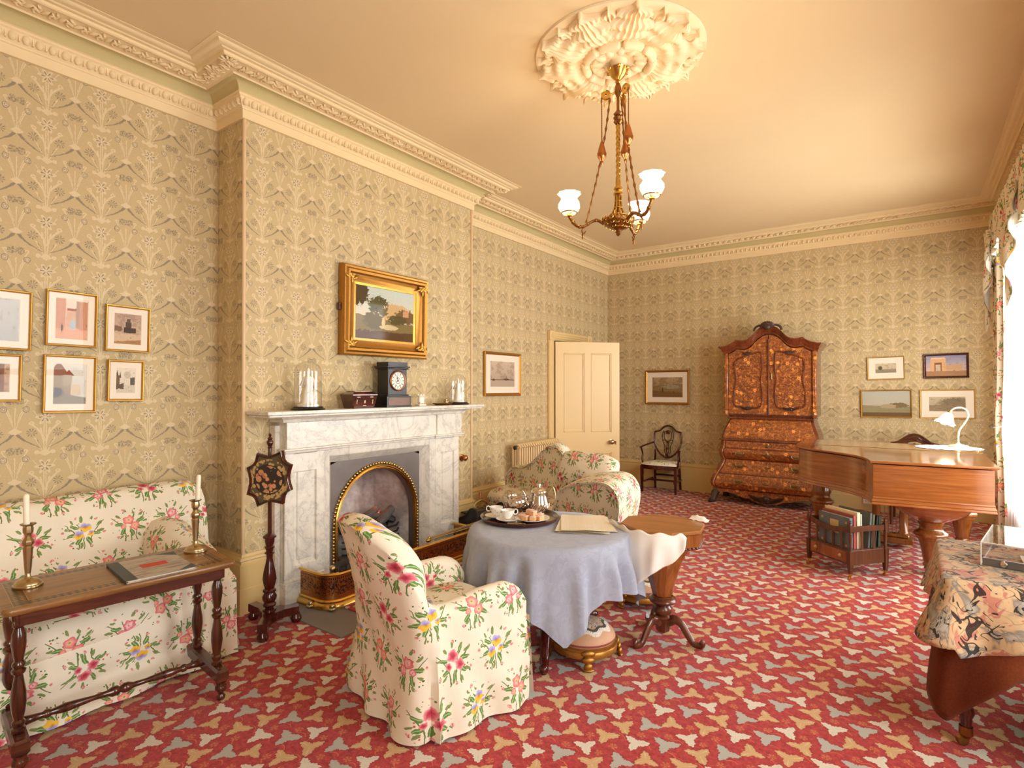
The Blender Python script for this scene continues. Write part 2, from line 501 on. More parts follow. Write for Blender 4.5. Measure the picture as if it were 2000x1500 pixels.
def chintz(name='chintz', cell=0.225, wash=0.0):
    g = G(name)
    uv = g.coord('UV'); U, W, _ = g.xyz(uv)
    wob = g.noise(uv, 26.0, 2); wv = (wob - 0.5) * 0.10
    X, Y = U / cell, W / (cell * 0.92)
    row = Y.floor()
    X = X + row * 0.5
    ci = X.floor()
    # four kinds of bouquet: 0 rose, 1 carnation, 2 pansy, 3 poppy
    k = g.m('FLOORED_MODULO', ci + row * 2.0 + g.m('FLOORED_MODULO', row, 2.0), 4.0)
    q = (g.m('FLOORED_MODULO', k, 2.0) - 0.5) * 2.0       # -1 / +1 mirrors odd kinds
    x = (X.fract() - 0.5) * q + wv; y = Y.fract() - 0.5 - wv
    ground = g.mix(g.noise(uv, 2.0, 2), srgb(226, 214, 190), srgb(234, 224, 202))
    fine = g.noise(uv, 160.0, 2, 0.7)
    col = ground
    r0 = g.m('SQRT', x.sq() + y.sq()); a0 = g.m('ARCTAN2', y, x)
    # sprigs: small scattered leaves and buds around the bouquet
    vn = g.n.new('ShaderNodeTexVoronoi'); g.put(vn.inputs['Vector'], uv); vn.inputs['Scale'].default_value = 62.0
    vd = V(g, vn.outputs['Distance']); vr, vg_, vb = g.xyz(vn.outputs['Color'])
    ring = (r0 < 0.47) * (r0 > 0.16) * (g.m('COSINE', a0 * 3.0 + k * 1.7) > -0.1)
    bits = (vd < 0.27) * ring
    col = g.mix(bits * (vr > 0.35), col, g.mix(vg_, srgb(92, 122, 58), srgb(66, 96, 52)))
    col = g.mix(bits * (vr > 0.80), col, srgb(196, 92, 84))
    # stems fanning out below the blooms
    for s_, b_ in ((0.0, 0.25), (0.55, -0.9), (-0.5, 0.8)):
        t = y + 0.45
        d = (x - (t * (t * b_ + s_ * 0.4) - s_ * 0.25)).abs()
        col = g.mix((d < 0.012) * (y < 0.25) * (t > 0.0), col, srgb(104, 122, 66))
    # leaves in two rings, buds at the tips
    def leafring(n, rad, sx, sy, ph, c0, c1, keep):
        la = ((a0 / (2 * pi) * n + k * 0.37 + ph).fract() - 0.5) * (2 * pi / n)
        lx = r0 * g.m('COSINE', la) - rad; ly = r0 * g.m('SINE', la)
        m_ = ((lx / sx).sq() + (ly / sy).sq() < (fine - 0.5) * 0.8 + 1.0) * keep
        return m_, ly
    big = g.noise(uv, 24.0, 1)
    m1, ly1 = leafring(11.0, 0.36, 0.085, 0.030, 0.2, 0, 0, big > 0.47)
    col = g.mix(m1, col, g.mix(fine, srgb(98, 116, 62), srgb(150, 164, 100)))
    m3, ly3 = leafring(6.0, 0.42, 0.034, 0.034, 0.6, 0, 0, big < 0.56)
    col = g.mix(m3, col, g.mix(fine > 0.5, srgb(206, 112, 110), srgb(232, 176, 168)))
    m2, ly2 = leafring(7.0, 0.25, 0.105, 0.046, 0.0, 0, 0, g.m('COSINE', a0 + 1.2) > -0.72)
    col = g.mix(m2, col, g.mix(fine, srgb(60, 100, 50), srgb(124, 156, 88)))
    col = g.mix(m2 * (ly2.abs() < 0.008), col, srgb(168, 186, 122))
    # blooms
    isr = k < 0.5; isc = (k > 0.5) * (k < 1.5); isp = (k > 1.5) * (k < 2.5); isq = k > 2.5
    for i, (bx, by, br) in enumerate(((-0.03, 0.12, 0.135), (0.11, -0.07, 0.12), (-0.15, -0.05, 0.075))):
        dx, dy = x - bx, y - by
        r = g.m('SQRT', dx.sq() + dy.sq()); a = g.m('ARCTAN2', dy, dx)
        rr = r / (g.m('COSINE', a * 5.0 + i) * 0.10 + 1.0 + (fine - 0.5) * (isc * 0.7 + 0.12))
        bm_ = rr < br * 0.9
        f = rr / br
        rose = g.ramp(f + (g.m('SINE', rr * 90.0 + a * 2.0) * 0.10), [(0.0, srgb(200, 84, 96)), (0.3, srgb(238, 200, 194)), (0.6, srgb(224, 136, 138)), (0.95, srgb(204, 96, 106))])
        carn = g.ramp(f + (fine - 0.5) * 0.9, [(0.0, srgb(164, 44, 70)), (0.45, srgb(198, 80, 94)), (0.9, srgb(228, 156, 156))])
        pans = g.mix(dy > 0.012, g.ramp(f, [(0.0, srgb(196, 120, 30)), (0.5, srgb(236, 186, 70))]), g.ramp(f, [(0.0, srgb(120, 104, 170)), (0.8, srgb(184, 174, 214))]))
        popp = g.ramp(f + (fine - 0.5) * 0.3, [(0.0, srgb(70, 84, 40)), (0.22, srgb(232, 200, 120)), (0.35, srgb(240, 170, 160)), (0.9, srgb(222, 104, 104))])
        bc = g.mix(isc, rose, carn); bc = g.mix(isp, bc, pans); bc = g.mix(isq, bc, popp)
        col = g.mix(bm_, col, bc)
    if wash: col = g.mix(wash, col, srgb(238, 228, 206))
    wr = g.noise(g.mapping(uv, scale=(1, 0.45, 1)), 9.0, 3)
    g.bump(wr, 0.25, 0.03)
    return g.set(color=col, rough=0.85, spec=0.15)

def marble():
    g = G('white_marble')
    p = g.mapping(g.coord(), scale=(1, 1, 1), rot=(0.5, 0.3, 0.2))
    n = g.noise(p, 2.6, 8, 0.68, 1.6)
    n2 = g.noise(p, 9.0, 6, 0.7, 2.0)
    v = (n - 0.5).abs(); v2 = (n2 - 0.5).abs()
    col = g.ramp(v, [(0.0, srgb(206, 200, 190)), (0.03, srgb(230, 223, 210)), (0.14, srgb(240, 233, 220))])
    col = g.mix(0.35, col, g.ramp(v2, [(0.0, srgb(204, 198, 190)), (0.02, srgb(236, 230, 220)), (0.2, srgb(248, 243, 234))]), 'MULTIPLY')
    return g.set(color=col, rough=0.28, spec=0.5)

def marquetry(name, dark, mid_, flo, scale=13.0, dens=0.55):
    g = G(name)
    p = g.coord()
    gr = g.noise(g.mapping(p, scale=(3, 3, 20)), 1.5, 5, 0.6, 0.8)
    wd = g.ramp(gr, [(0.3, dark), (0.7, mid_)])
    x, y, z = g.xyz(p)
    fl = g.vec(x, y * 0.2, z)
    n = g.n.new('ShaderNodeTexVoronoi'); g.put(n.inputs['Vector'], fl); n.inputs['Scale'].default_value = scale
    d = V(g, n.outputs['Distance']); cr, cg, cb = g.xyz(n.outputs['Color'])
    px, py, pz = g.xyz(n.outputs['Position'])
    a = g.m('ARCTAN2', z * 1.0 - pz / 1.0, x - px)
    w = g.noise(p, 60.0, 2)
    petal = g.m('COSINE', a * 6.0) * 0.06 + 0.26 + (w - 0.5) * 0.25
    m1 = (d < petal) * (cr > 1 - dens)
    core = (d < 0.09)
    sc = g.noise(p, 15.0, 3, 0.5, 1.5)
    scroll = ((sc - 0.5).abs() < 0.022)
    sc2 = g.noise(p, 34.0, 2)
    leafs = (sc2 > 0.64)
    col = g.mix(mx(g, scroll * 0.8, leafs * 0.75), wd, tuple(0.8 * q for q in flo))
    col = g.mix(m1, col, g.mix(cg, flo, tuple(min(1, q * 1.25) for q in flo)))
    col = g.mix(m1 * core, col, mid_)
    return g.set(color=col, rough=0.32, coat=0.3, coatr=0.15)

MAT = {}
MAT['paper'] = wallpaper()
MAT['carpet'] = carpet()
MAT['chintz'] = chintz()
MAT['marble'] = marble()
MAT['ceiling'] = plain('ceiling_paint', srgb(224, 200, 156), 0.9, var=0.05, scale=1.2, spec=0.2)
MAT['plaster'] = plain('cornice_plaster', srgb(232, 208, 162), 0.8, var=0.03, spec=0.2)
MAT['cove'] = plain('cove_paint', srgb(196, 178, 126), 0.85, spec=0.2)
MAT['rose'] = plain('rose_plaster', srgb(240, 218, 178), 0.85, var=0.04, scale=20, spec=0.2)
MAT['cream'] = plain('cream_gloss_paint', srgb(226, 196, 138), 0.38, var=0.03, scale=3)
MAT['skirt'] = plain('skirting_paint', srgb(214, 184, 124), 0.4, var=0.05, scale=2)
MAT['mahog'] = wood('mahogany', srgb(46, 14, 10), srgb(98, 34, 22), 0.2, axis=2, coat=0.5)
MAT['mahogx'] = wood('mahogany_rail', srgb(46, 15, 10), srgb(100, 38, 24), 0.22, axis=0, coat=0.5)
MAT['oakleg'] = wood('turned_rosewood', srgb(44, 18, 10), srgb(112, 56, 28), 0.22, axis=2, coat=0.5)
MAT['oakx'] = wood('rosewood_rail', srgb(50, 22, 14), srgb(110, 54, 34), 0.25, axis=1, coat=0.4)
MAT['walnut'] = wood('walnut_veneer', srgb(112, 58, 24), srgb(182, 108, 50), 0.25, axis=2, coat=0.4)
MAT['walnuttop'] = wood('walnut_top', srgb(134, 80, 36), srgb(192, 126, 66), 0.3, axis=0, coat=0.3)
MAT['walnutdk'] = wood('carved_walnut', srgb(62, 28, 14), srgb(128, 68, 36), 0.28, axis=2, coat=0.4)
MAT['piano'] = wood('piano_rosewood', srgb(132, 72, 32), srgb(186, 116, 60), 0.13, axis=3, coat=1.0, c3=srgb(120, 60, 22))
MAT['pianoz'] = wood('piano_leg_wood', srgb(120, 66, 24), srgb(176, 110, 50), 0.18, axis=2, coat=0.8)
MAT['silver'] = plain('silver', srgb(216, 206, 192), 0.18, 1.0)
MAT['oldsilver'] = plain('worn_plate', srgb(190, 168, 128), 0.3, 1.0, var=0.15, scale=30)
MAT['brass'] = plain('brass', srgb(206, 164, 84), 0.25, 1.0, var=0.1, scale=20)
MAT['bronze'] = plain('aged_brass', srgb(150, 104, 58), 0.35, 1.0, var=0.25, scale=40)
MAT['copper'] = plain('coppery_brass', srgb(176, 116, 72), 0.32, 1.0, var=0.25, scale=40)
MAT['gilt'] = plain('gilt', srgb(206, 158, 74), 0.38, 0.85, var=0.12, scale=40)
MAT['giltdk'] = plain('old_gilt', srgb(176, 124, 54), 0.42, 0.8, var=0.2, scale=60)
MAT['iron'] = plain('blackened_iron', srgb(58, 54, 52), 0.45, 0.6, var=0.25, scale=12)
MAT['black'] = plain('black_lacquer', srgb(24, 18, 18), 0.3, var=0.1)
MAT['slate'] = plain('slate', srgb(122, 116, 110), 0.55, var=0.15, scale=6)
MAT['wax'] = plain('candle_wax', srgb(236, 226, 198), 0.5, spec=0.3, sub=0.0)
MAT['white'] = plain('white_linen', srgb(244, 238, 228), 0.9, var=0.02)
MAT['china'] = plain('white_china', srgb(242, 234, 222), 0.2)
MAT['parian'] = plain('parian_ware', srgb(244, 238, 224), 0.6)
MAT['mount'] = plain('ivory_mount', srgb(240, 226, 204), 0.9)
MAT['glass'] = glassy('picture_glass', extra=-.017)
MAT['dome'] = glassy('dome_glass', extra=0.05)
MAT['acrylic'] = glassy('clear_acrylic', tint=(0.985, 0.985, 0.98), extra=0.015)
MAT['velvet'] = plain('rust_velvet', srgb(100, 46, 22), 0.95, var=0.45, scale=140, sheen=0.12, spec=0.05)
MAT['bookcloth'] = plain('blue_grey_cloth', srgb(96, 108, 116), 0.7, var=0.06, scale=40)
MAT['page'] = plain('page_edges', srgb(232, 216, 186), 0.9, var=0.05, scale=90)
# ------------------------------------------------------------------ the room
def wall(name, pts, uvs, mat, faces=None):
    b = MB(); b.add(pts, faces or [tuple(range(len(pts)))], [[uvs[k] for k in f] for f in (faces or [tuple(range(len(pts)))])])
    return b.build(name, mat, None, smooth=0, kind='structure', fix=False)

def wallgrid(name, axis, at, span, holes, uoff, flip):
    """A wall of one plane with rectangular openings (a0, a1, z0, z1)."""
    b = MB(); cuts = sorted({span[0], span[1]} | {h[0] for h in holes} | {h[1] for h in holes})
    zc = sorted({0.0, ZT} | {h[2] for h in holes} | {h[3] for h in holes})
    for a0, a1 in zip(cuts, cuts[1:]):
        for z0, z1 in zip(zc, zc[1:]):
            m = ((a0 + a1) / 2, (z0 + z1) / 2)
            if any(h[0] < m[0] < h[1] and h[2] < m[1] < h[3] for h in holes): continue
            q = [(a0, z0), (a1, z0), (a1, z1), (a0, z1)]
            vs = [(at, a, z) if axis == 'x' else (a, at, z) for a, z in q]
            b.add(vs, [(0, 1, 2, 3)[::-1] if flip else (0, 1, 2, 3)], [[(a - uoff, 3.267 - z) for a, z in (q[::-1] if flip else q)]])
    return b.build(name, MAT['paper'], None, smooth=0, kind='structure', fix=False)

DOOR = (6.46, 7.40, 0.0, 2.15)
wallgrid('wall_left', 'x', XR, (YF, YB), [DOOR], 1.016, False)
b = MB()
for p0, p1, u0 in (((XR, YL), (XC, YL), 0.1), ((XC, YL), (XC, YR), -0.02), ((XC, YR), (XR, YR), 0.0)):
    L = hypot(p1[0] - p0[0], p1[1] - p0[1])
    if p0[0] == p1[0]:                                   # breast front with the fireplace opening
        for y0, y1, z0, z1 in ((YL, 2.60, 0, ZT), (3.62, YR, 0, ZT), (2.60, 3.62, 1.0, ZT)):
            b.add([(XC, y0, z0), (XC, y1, z0), (XC, y1, z1), (XC, y0, z1)], [(0, 1, 2, 3)], [[(y0 - 2.107, 3.267 - z0), (y1 - 2.107, 3.267 - z0), (y1 - 2.107, 3.267 - z1), (y0 - 2.107, 3.267 - z1)]])
    else:
        b.add([(*p0, 0), (*p1, 0), (*p1, ZT), (*p0, ZT)], [(0, 1, 2, 3)], [[(u0, 3.267), (u0 + L, 3.267), (u0 + L, 3.267 - ZT), (u0, 3.267 - ZT)]])
b.build('wall_breast', MAT['paper'], None, smooth=0, kind='structure', fix=False)
wallgrid('wall_back', 'y', YB, (XR, XW), [], 0.06, True)
wallgrid('wall_right', 'x', XW, (YF, YB), [(a, c, WZ0, WZ1) for a, c in WINDOWS], 0.0, True)
wallgrid('wall_front', 'y', YF, (XR, XW), [], 0.0, False)
HX0, HX1, HY0, HY1 = -3.50, -2.79, 2.12, 4.10            # slate hearth let into the carpet
b = MB(); b.box((-1.516, (YF + YB) / 2, -0.05), (XW - XR + 0.1, YB - YF + 0.1, 0.1))
b.build('floor', MAT['carpet'], None, 0, 'structure')
b = MB(); b.box((-1.516, (YF + YB) / 2, ZT + 0.05), (XW - XR + 0.1, YB - YF + 0.1, 0.1))
b.build('ceiling', MAT['ceiling'], None, 0, 'structure')
# hall seen past the door: back wall and reveal
b = MB(); b.box((XR - 1.2, 6.9, 1.3), (0.05, 3.0, 2.7)); b.box((XR - 0.62, 5.6, 1.3), (1.2, 0.05, 2.7)); b.box((XR - 0.62, 8.2, 1.3), (1.2, 0.05, 2.7))
b.box((XR - 0.62, 6.9, 2.68), (1.2, 2.7, 0.05)); b.box((XR - 0.62, 6.9, -0.03), (1.2, 2.7, 0.05))
b.build('wall_hall', MAT['skirt'], None, 0, 'structure')

# cornice
room = [(XR, YF), (XW, YF), (XW, YB), (XR, YB), (XR, YR), (XC, YR), (XC, YL), (XR, YL)]
def run(name, prof, mat, parent):
    b = MB(); b.sweep(prof, room, True, True); return b.build(name, mat, parent, 30)
cor = bpy.data.objects.new('trim_1', None); C.objects.link(cor); cor['kind'] = 'structure'
cor['label'] = 'deep moulded plaster cornice with cove and carved bands'
run('fascia', [(0, ZC), (0.022, ZC), (0.022, ZC + .056), (0.03, ZC + .060), (0.03, ZC + .068)], MAT['plaster'], cor)
run('egg_bed', [(0.03, ZC + .068), (0.048, ZC + .084), (0.062, ZC + .120), (0.072, ZC + .126), (0.072, ZC + .138), (0.082, ZC + .142)], MAT['plaster'], cor)
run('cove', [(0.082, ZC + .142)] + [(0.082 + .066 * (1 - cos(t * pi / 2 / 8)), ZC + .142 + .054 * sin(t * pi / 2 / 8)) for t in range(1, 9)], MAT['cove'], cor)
run('soffit', [(0.148, ZC + .196), (0.156, ZC + .190), (0.164, ZC + .198), (0.262, ZC + .224), (0.268, ZC + .216), (0.278, ZC + .222)], MAT['plaster'], cor)
run('crown', [(0.278, ZC + .222), (0.280, ZC + .236), (0.300, ZC + .238), (0.306, ZC + .244), (0.326, ZC + .246), (0.340, ZC + .255), (0.346, ZC + .261), (0.370, ZC + .264), (0.370, ZT + .01)], MAT['plaster'], cor)

def along(path, d, step, closed=True):
    """Points every step along the room path offset inwards by d: (x, y, heading)."""
    n = len(path); off = []
    for i in range(n):
        p = Vector(path[i]); a = (p - Vector(path[i - 1])).normalized(); c = (Vector(path[(i + 1) % n]) - p).normalized()
        q = Vector((-a.y, a.x)) + Vector((-c.y, c.x)); q = q / max(q.length_squared / 2, 1e-6)
        off.append(p + q * d)
    for i in range(n):
        p, q = off[i], off[(i + 1) % n]; L = (q - p).length; m = max(1, round(L / step)); t = (q - p).normalized()
        for k in range(m):
            c = p + (q - p) * ((k + .5) / m); yield c.x, c.y, atan2(t.y, t.x)
b = MB()
for x, y, h in along(room, 0.050, 0.058):
    if y < -0.3 and x > -3: continue
    T = TR((x, y, ZC + .100), h)
    b.ball((0, 0, 0), (0.020, 0.020, 0.028), 8, 5, T)
    b.box((0.029, 0.002, 0), (0.006, 0.016, 0.046), 0, T)
b.build('egg_and_dart', MAT['plaster'], cor, 50, kind='stuff')
b = MB(); k = 0
for x, y, h in along(room, 0.214, 0.036):
    if y < -0.3 and x > -3: continue
    k += 1
    T = TR((x, y, ZC + .208), h + (0.9 if k % 2 else -0.9) + rnd.uniform(-.3, .3))
    b.ball((0, 0, 0), (0.036, 0.010, 0.012), 6, 4, T)
    b.ball((0.014, 0.020, 0.004), (0.020, 0.008, 0.010), 5, 4, T)
    b.ball((-0.014, -0.020, -0.004), (0.020, 0.007, 0.010), 5, 4, T)
b.build('carved_scrolls', MAT['plaster'], cor, 50, kind='stuff')
# square rosette panels on the soffit where the cornice turns the chimney breast
for n_, (x, y) in enumerate(((XC + .224, YL - .224), (XC + .05, YL - .224), (XC + .224, YR + .224), (XC + .05, YR + .224))):
    b = MB()
    for k in range(10):
        T = TR((x, y, ZC + .212), k * pi / 5)
        b.ball((0.032, 0, 0), (0.026, 0.009, 0.010), 6, 4, T)
    b.ball((0, 0, ZC + .21), (0.014, 0.014, 0.012), 8, 5, TR((x, y, 0)))
    b.build('cornice_rosette', MAT['plaster'], cor, 50)

# skirting
SK = [(0, .390), (0.012, .390), (0.016, .372), (0.030, .366), (0.034, .352), (0.022, .344), (0.024, .330), (0.036, .322), (0.036, .170), (0.040, .166), (0.040, 0.0)]
for nm, path in (('baseboard_left', [(XR, YF), (XR, YL), (XC, YL), (XC, 2.262)][::-1]), ('baseboard_recess', [(XC, 4.04), (XC, YR), (XR, YR), (XR, 6.30)][::-1]),
                 ('baseboard_corner', [(XR, 7.53), (XR, YB), (XW, YB), (XW, 0.0), (XW, YF), (XR, YF)][::-1])):
    b = MB(); b.sweep(SK, path, False, True); b.build(nm, MAT['skirt'], None, 30, 'structure')
# painted corner beads of the chimney breast
for y in (YL, YR):
    b = MB(); b.tube([(XC + .002, y, .39), (XC + .002, y, ZC)], 0.013, 8)
    b.build('trim_2' if y == YL else 'trim_3', plain('corner_bead', srgb(216, 184, 140), 0.5), None, 50, 'structure')

# windows on the right wall and behind the camera
def window(name, T, w, h):
    root = bpy.data.objects.new(name, None); C.objects.link(root); root['kind'] = 'structure'
    root.matrix_world = T
    wp = MAT['cream']
    b = MB()
    for sx in (-1, 1): b.box((sx * (w / 2 + .05), -0.02, h / 2), (.12, .05, h + .2), .008)
    b.box((0, -0.02, h + .06), (w + .24, .06, .14), .008)
    b.build('window_frame', wp, root, 30)
    b = MB(); b.box((0, -0.06, -.03), (w + .3, .16, .05), .01); b.build('window_sill', wp, root, 30)
    b = MB()
    for sx in (-1, 1): b.box((sx * (w / 2 + .005), .12, h / 2), (.02, .24, h))
    b.box((0, .12, h + .005), (w, .24, .02)); b.box((0, .12, -.005), (w, .24, .02)); b.build('reveal', wp, root, 0)
    for z0, z1, yy in ((0, h / 2 + .02, .10), (h / 2 - .02, h, .14)):
        b = MB()
        for sx in (-1, 0, 1): b.box((sx * (w / 2 - .025), yy, (z0 + z1) / 2), (.05 if sx else .03, .035, z1 - z0), .004)
        for z in (z0 + .03, z1 - .025): b.box((0, yy, z), (w, .036, .06), .004)
        s_ = b.build('sash', wp, root, 30)
        for sx in (-1, 1):
            b = MB(); b.box((sx * w / 4, yy, (z0 + z1) / 2), (w / 2 - .06, .004, z1 - z0 - .1)); b.build('pane', MAT['glass'], s_, 0)
    return root
for i, (y0, y1) in enumerate(WINDOWS):
    window('window_%d' % (i + 1), TR((XW, (y0 + y1) / 2, WZ0), -pi / 2), y1 - y0, WZ1 - WZ0)

# slate hearth and the rug of carpet on it
b = MB(); b.box(((HX0 + HX1) / 2, (HY0 + HY1) / 2, 0.003), (HX1 - HX0, HY1 - HY0, 0.012), .002)
b.build('hearth', MAT['slate'], None, 30, 'structure')
b = MB(); b.box((-2.985, 3.15, .0135), (.37, 1.48, .010), .003)
rug = tag(b.build('hearth_rug', MAT['carpet'], None, 30), 'strip of red leaf patterned carpet laid on the slate hearth', 'rug')

# four-panel door standing open, hinged at the near jamb
dr = bpy.data.objects.new('door_1', None); C.objects.link(dr); dr['kind'] = 'structure'
dr['label'] = 'cream four panel door standing open into the room'
def architrave(y0, y1, top):
    b = MB(); pr = [(0, 0), (.05, 0), (.05, .03), (.035, .034), (.02, .022), (.012, .034), (0, .034)]
    w = 0.12
    for yy in (y0 - w / 2, y1 + w / 2):
        b.box((XR + .018, yy, top / 2), (.036, w, top), .004)
        for o in (-.035, 0, .035): b.box((XR + .038, yy + o, (top + .3) / 2), (.014, .016, top - .3), .004)
    b.box((XR + .018, (y0 + y1) / 2, top + .06), (.036, y1 - y0, .12), .004)
    for o in (-.03, 0, .03): b.box((XR + .038, (y0 + y1) / 2, top + .06 + o), (.014, y1 - y0, .014), .004)
    for yy in (y0 - w / 2, y1 + w / 2):
        b.box((XR + .026, yy, top + .06), (.052, w + .01, .13), .005)
        b.lathe([(0, 0), (.012, .004), (.016, .010), (.030, .010), (.034, .004), (.034, 0)], 14, T=Matrix.Translation((XR + .052, yy, top + .06)) @ Matrix.Rotation(pi / 2, 4, 'Y'))
        b.box((XR + .025, yy, .15), (.05, w + .01, .30), .005)
    return b.build('architrave', MAT['cream'], dr, 30)
architrave(DOOR[0], DOOR[1], DOOR[3])
b = MB()
for yy in (DOOR[0] - .01, DOOR[1] + .01): b.box((XR - .08, yy, DOOR[3] / 2), (.16, .03, DOOR[3]))
b.box((XR - .08, 6.93, DOOR[3] + .01), (.16, .96, .03)); b.build('jamb', MAT['cream'], dr, 0)
leaf = bpy.data.objects.new('leaf', None); C.objects.link(leaf); leaf.parent = dr
leaf.location = (XR + .045, DOOR[0] + .005, 0); leaf.rotation_euler = (0, 0, radians(45.5))
W_, H_ = 0.905, 2.125
b = MB()
for x0, x1 in ((0, .115), (.4075, .4975), (W_ - .115, W_)): b.box(((x0 + x1) / 2, 0, H_ / 2 + .01), (x1 - x0, .042, H_ - .02))
for z0, z1 in ((.01, .24), (.62, .90), (H_ - .15, H_)): b.box((W_ / 2, 0, (z0 + z1) / 2), (W_ - .004, .0415, z1 - z0))
b.build('frame', MAT['cream'], leaf, 30)
for x0, x1 in ((.115, .4075), (.4975, W_ - .115)):
    for z0, z1 in ((.24, .62), (.90, H_ - .15)):
        b = MB(); b.box(((x0 + x1) / 2, 0, (z0 + z1) / 2), (x1 - x0, .014, z1 - z0))
        for sy in (-1, 1):
            for xx in (x0 + .011, x1 - .011): b.box((xx, sy * .011, (z0 + z1) / 2), (.022, .016, z1 - z0), .006)
            for zz in (z0 + .011, z1 - .011): b.box(((x0 + x1) / 2, sy * .011, zz), (x1 - x0, .016, .022), .006)
        b.build('panel', MAT['cream'], leaf, 30)
b = MB(); T = Matrix.Translation((W_ - .125, -.021, .765)) @ Matrix.Rotation(pi / 2, 4, 'X')
b.lathe([(.034, 0), (.034, .004), (.012, .008), (.012, .03), (.026, .036), (.034, .05), (.030, .064), (.014, .072), (0, .073)], 18, T=T); b.build('knob', MAT['oldsilver'], leaf, 50)
b = MB(); b.box((W_ - .055, -.024, .75), (.014, .006, .05), .003); b.tube([(W_ - .055, -.03, .775), (W_ - .07, -.034, .77), (W_ - .07, -.034, .74), (W_ - .055, -.034, .732)], .004, 6); b.build('escutcheon', MAT['bronze'], leaf, 40)
b = MB(); b.box((W_ + .001, 0, .77), (.003, .026, .16), .001); b.build('lock_plate', MAT['bronze'], leaf, 30)
# ------------------------------------------------------------------ fireplace
FY = 3.11
def firebrick():
    g = G('sooty_firebrick')
    n = g.noise(g.coord(), 3.0, 5, 0.65)
    return g.set(color=g.ramp(n, [(0.3, srgb(92, 84, 80)), (0.5, srgb(166, 156, 150)), (0.65, srgb(214, 206, 200))]), rough=0.9)
MAT['brickface'] = firebrick()
MAT['register'] = plain('burnished_iron', srgb(122, 112, 106), 0.42, 0.55, var=0.35, scale=3)
fp = thing('fireplace', 'white veined marble chimneypiece with arched iron grate and brass trim', 'fireplace', (XC, FY, 0))
m = MAT['marble']
SHELF = 1.345
b = MB()                                                  # mantel shelf, moulded edge
b.box((.135, 0, SHELF - .012), (.27, 2.23, .024), .004); b.box((.128, 0, SHELF - .032), (.256, 2.20, .018), .006)
b.build('mantel_shelf', m, fp, 30)
b = MB(); b.sweep([(0, SHELF - .085), (.012, SHELF - .08), (.02, SHELF - .062), (.045, SHELF - .046), (.05, SHELF - .04)], [(0, -.93), (.155, -.93), (.155, .93), (0, .93)], False, False)
b.build('bed_moulding', m, fp, 30)
b = MB(); b.box((.070, 0, 1.165), (.14, 1.80, .20), .003); b.build('frieze', m, fp, 30)
for sy in (-1, 1):
    b = MB(); b.box((.078, sy * .745, 1.165), (.156, .33, .205), .003); b.build('frieze_block', m, fp, 30)
b = MB(); b.sweep([(0, 1.045), (.012, 1.048), (.016, 1.062), (.030, 1.068), (.030, 1.078), (.01, 1.084), (0, 1.084)], [(0, -.905), (.14, -.905), (.14, -.575), (.125, -.575), (.125, .575), (.14, .575), (.14, .905), (0, .905)], False, False)
b.build('frieze_moulding', m, fp, 30)
for sy in (-1, 1):
    b = MB()                                              # pilaster with a sunk panel
    y0, y1 = .585, .905
    b.box((.055, sy * (y0 + y1) / 2, .60), (.11, y1 - y0, .90))
    for yy in (y0 + .035, y1 - .035): b.box((.114, sy * yy, .60), (.024, .07, .90), .004)
    for zz, hh in ((.215, .09), (.975, .13)): b.box((.114, sy * (y0 + y1) / 2, zz), (.0238, y1 - y0 - .06, hh), .004)
    b.build('pilaster', m, fp, 30)
    b = MB(); b.box((.112, sy * (y0 + y1) / 2, .60), (.012, .12, .62), .005); b.build('pilaster_panel', m, fp, 30)
    b = MB(); b.box((.072, sy * .745, .075), (.150, .335, .150), .003); b.box((.066, sy * .745, .158), (.138, .325, .03), .01); b.build('plinth', m, fp, 30)
    b = MB(); b.box((.035, sy * .925, .62), (.07, .04, 1.24), .003); b.box((.037, sy * .927, .075), (.08, .05, .15), .003); b.build('return_slip', m, fp, 30)
b = MB()                                                  # bevelled inner architrave: slopes back to the register
A = [(.122, -.585, 0), (.122, -.585, 1.045), (.122, .585, 1.045), (.122, .585, 0)]
I = [(.035, -.47, 0), (.035, -.47, .935), (.035, .47, .935), (.035, .47, 0)]
M2 = [(.112, -.545, 0), (.112, -.545, 1.005), (.112, .545, 1.005), (.112, .545, 0)]
M3 = [(.106, -.530, 0), (.106, -.530, .992), (.106, .530, .992), (.106, .530, 0)]
b.loft([A, M2, M3, I], False, False, None, True)
b.build('inner_slip', m, fp, 25)
# register plate with the arched opening
arch = []
AW, SP = .405, .43
for k in range(25):
    t = pi * k / 24; arch.append((-AW * cos(t), SP + (.41) * sin(t)))
inner = [(-AW, .0)] + arch + [(AW, .0)]
outer = []
for y, z in inner:
    t = atan2(z - SP, y) if z > SP else (pi if y < 0 else 0)
    if z <= SP: outer.append((-.475 if y < 0 else .475, z))
    else:
        s = min(.475 / max(abs(cos(t)), 1e-6), (.94 - SP) / max(sin(t), 1e-6)); outer.append((s * cos(t), SP + s * sin(t)))
b = MB(); b.loft([[(.034, y, z) for y, z in outer], [(.030, y, z) for y, z in inner], [(-.02, y * .97, z * .985) for y, z in inner]], False, False, None, True)
b.build('register_plate', MAT['register'], fp, 30)
b = MB(); pr = [(.030, 1.0), (.044, .995), (.050, .975), (.042, .955), (.046, .940), (.034, .925)]
rings = []
for x, s in pr: rings.append([(x, y * (s + .065), (z if z <= SP else SP + (z - SP) * (s + .065))) for y, z in inner])
b.loft(rings, False, False, None, True); b.build('brass_arch', MAT['brass'], fp, 40)
b = MB()                                                  # pearled outer edge
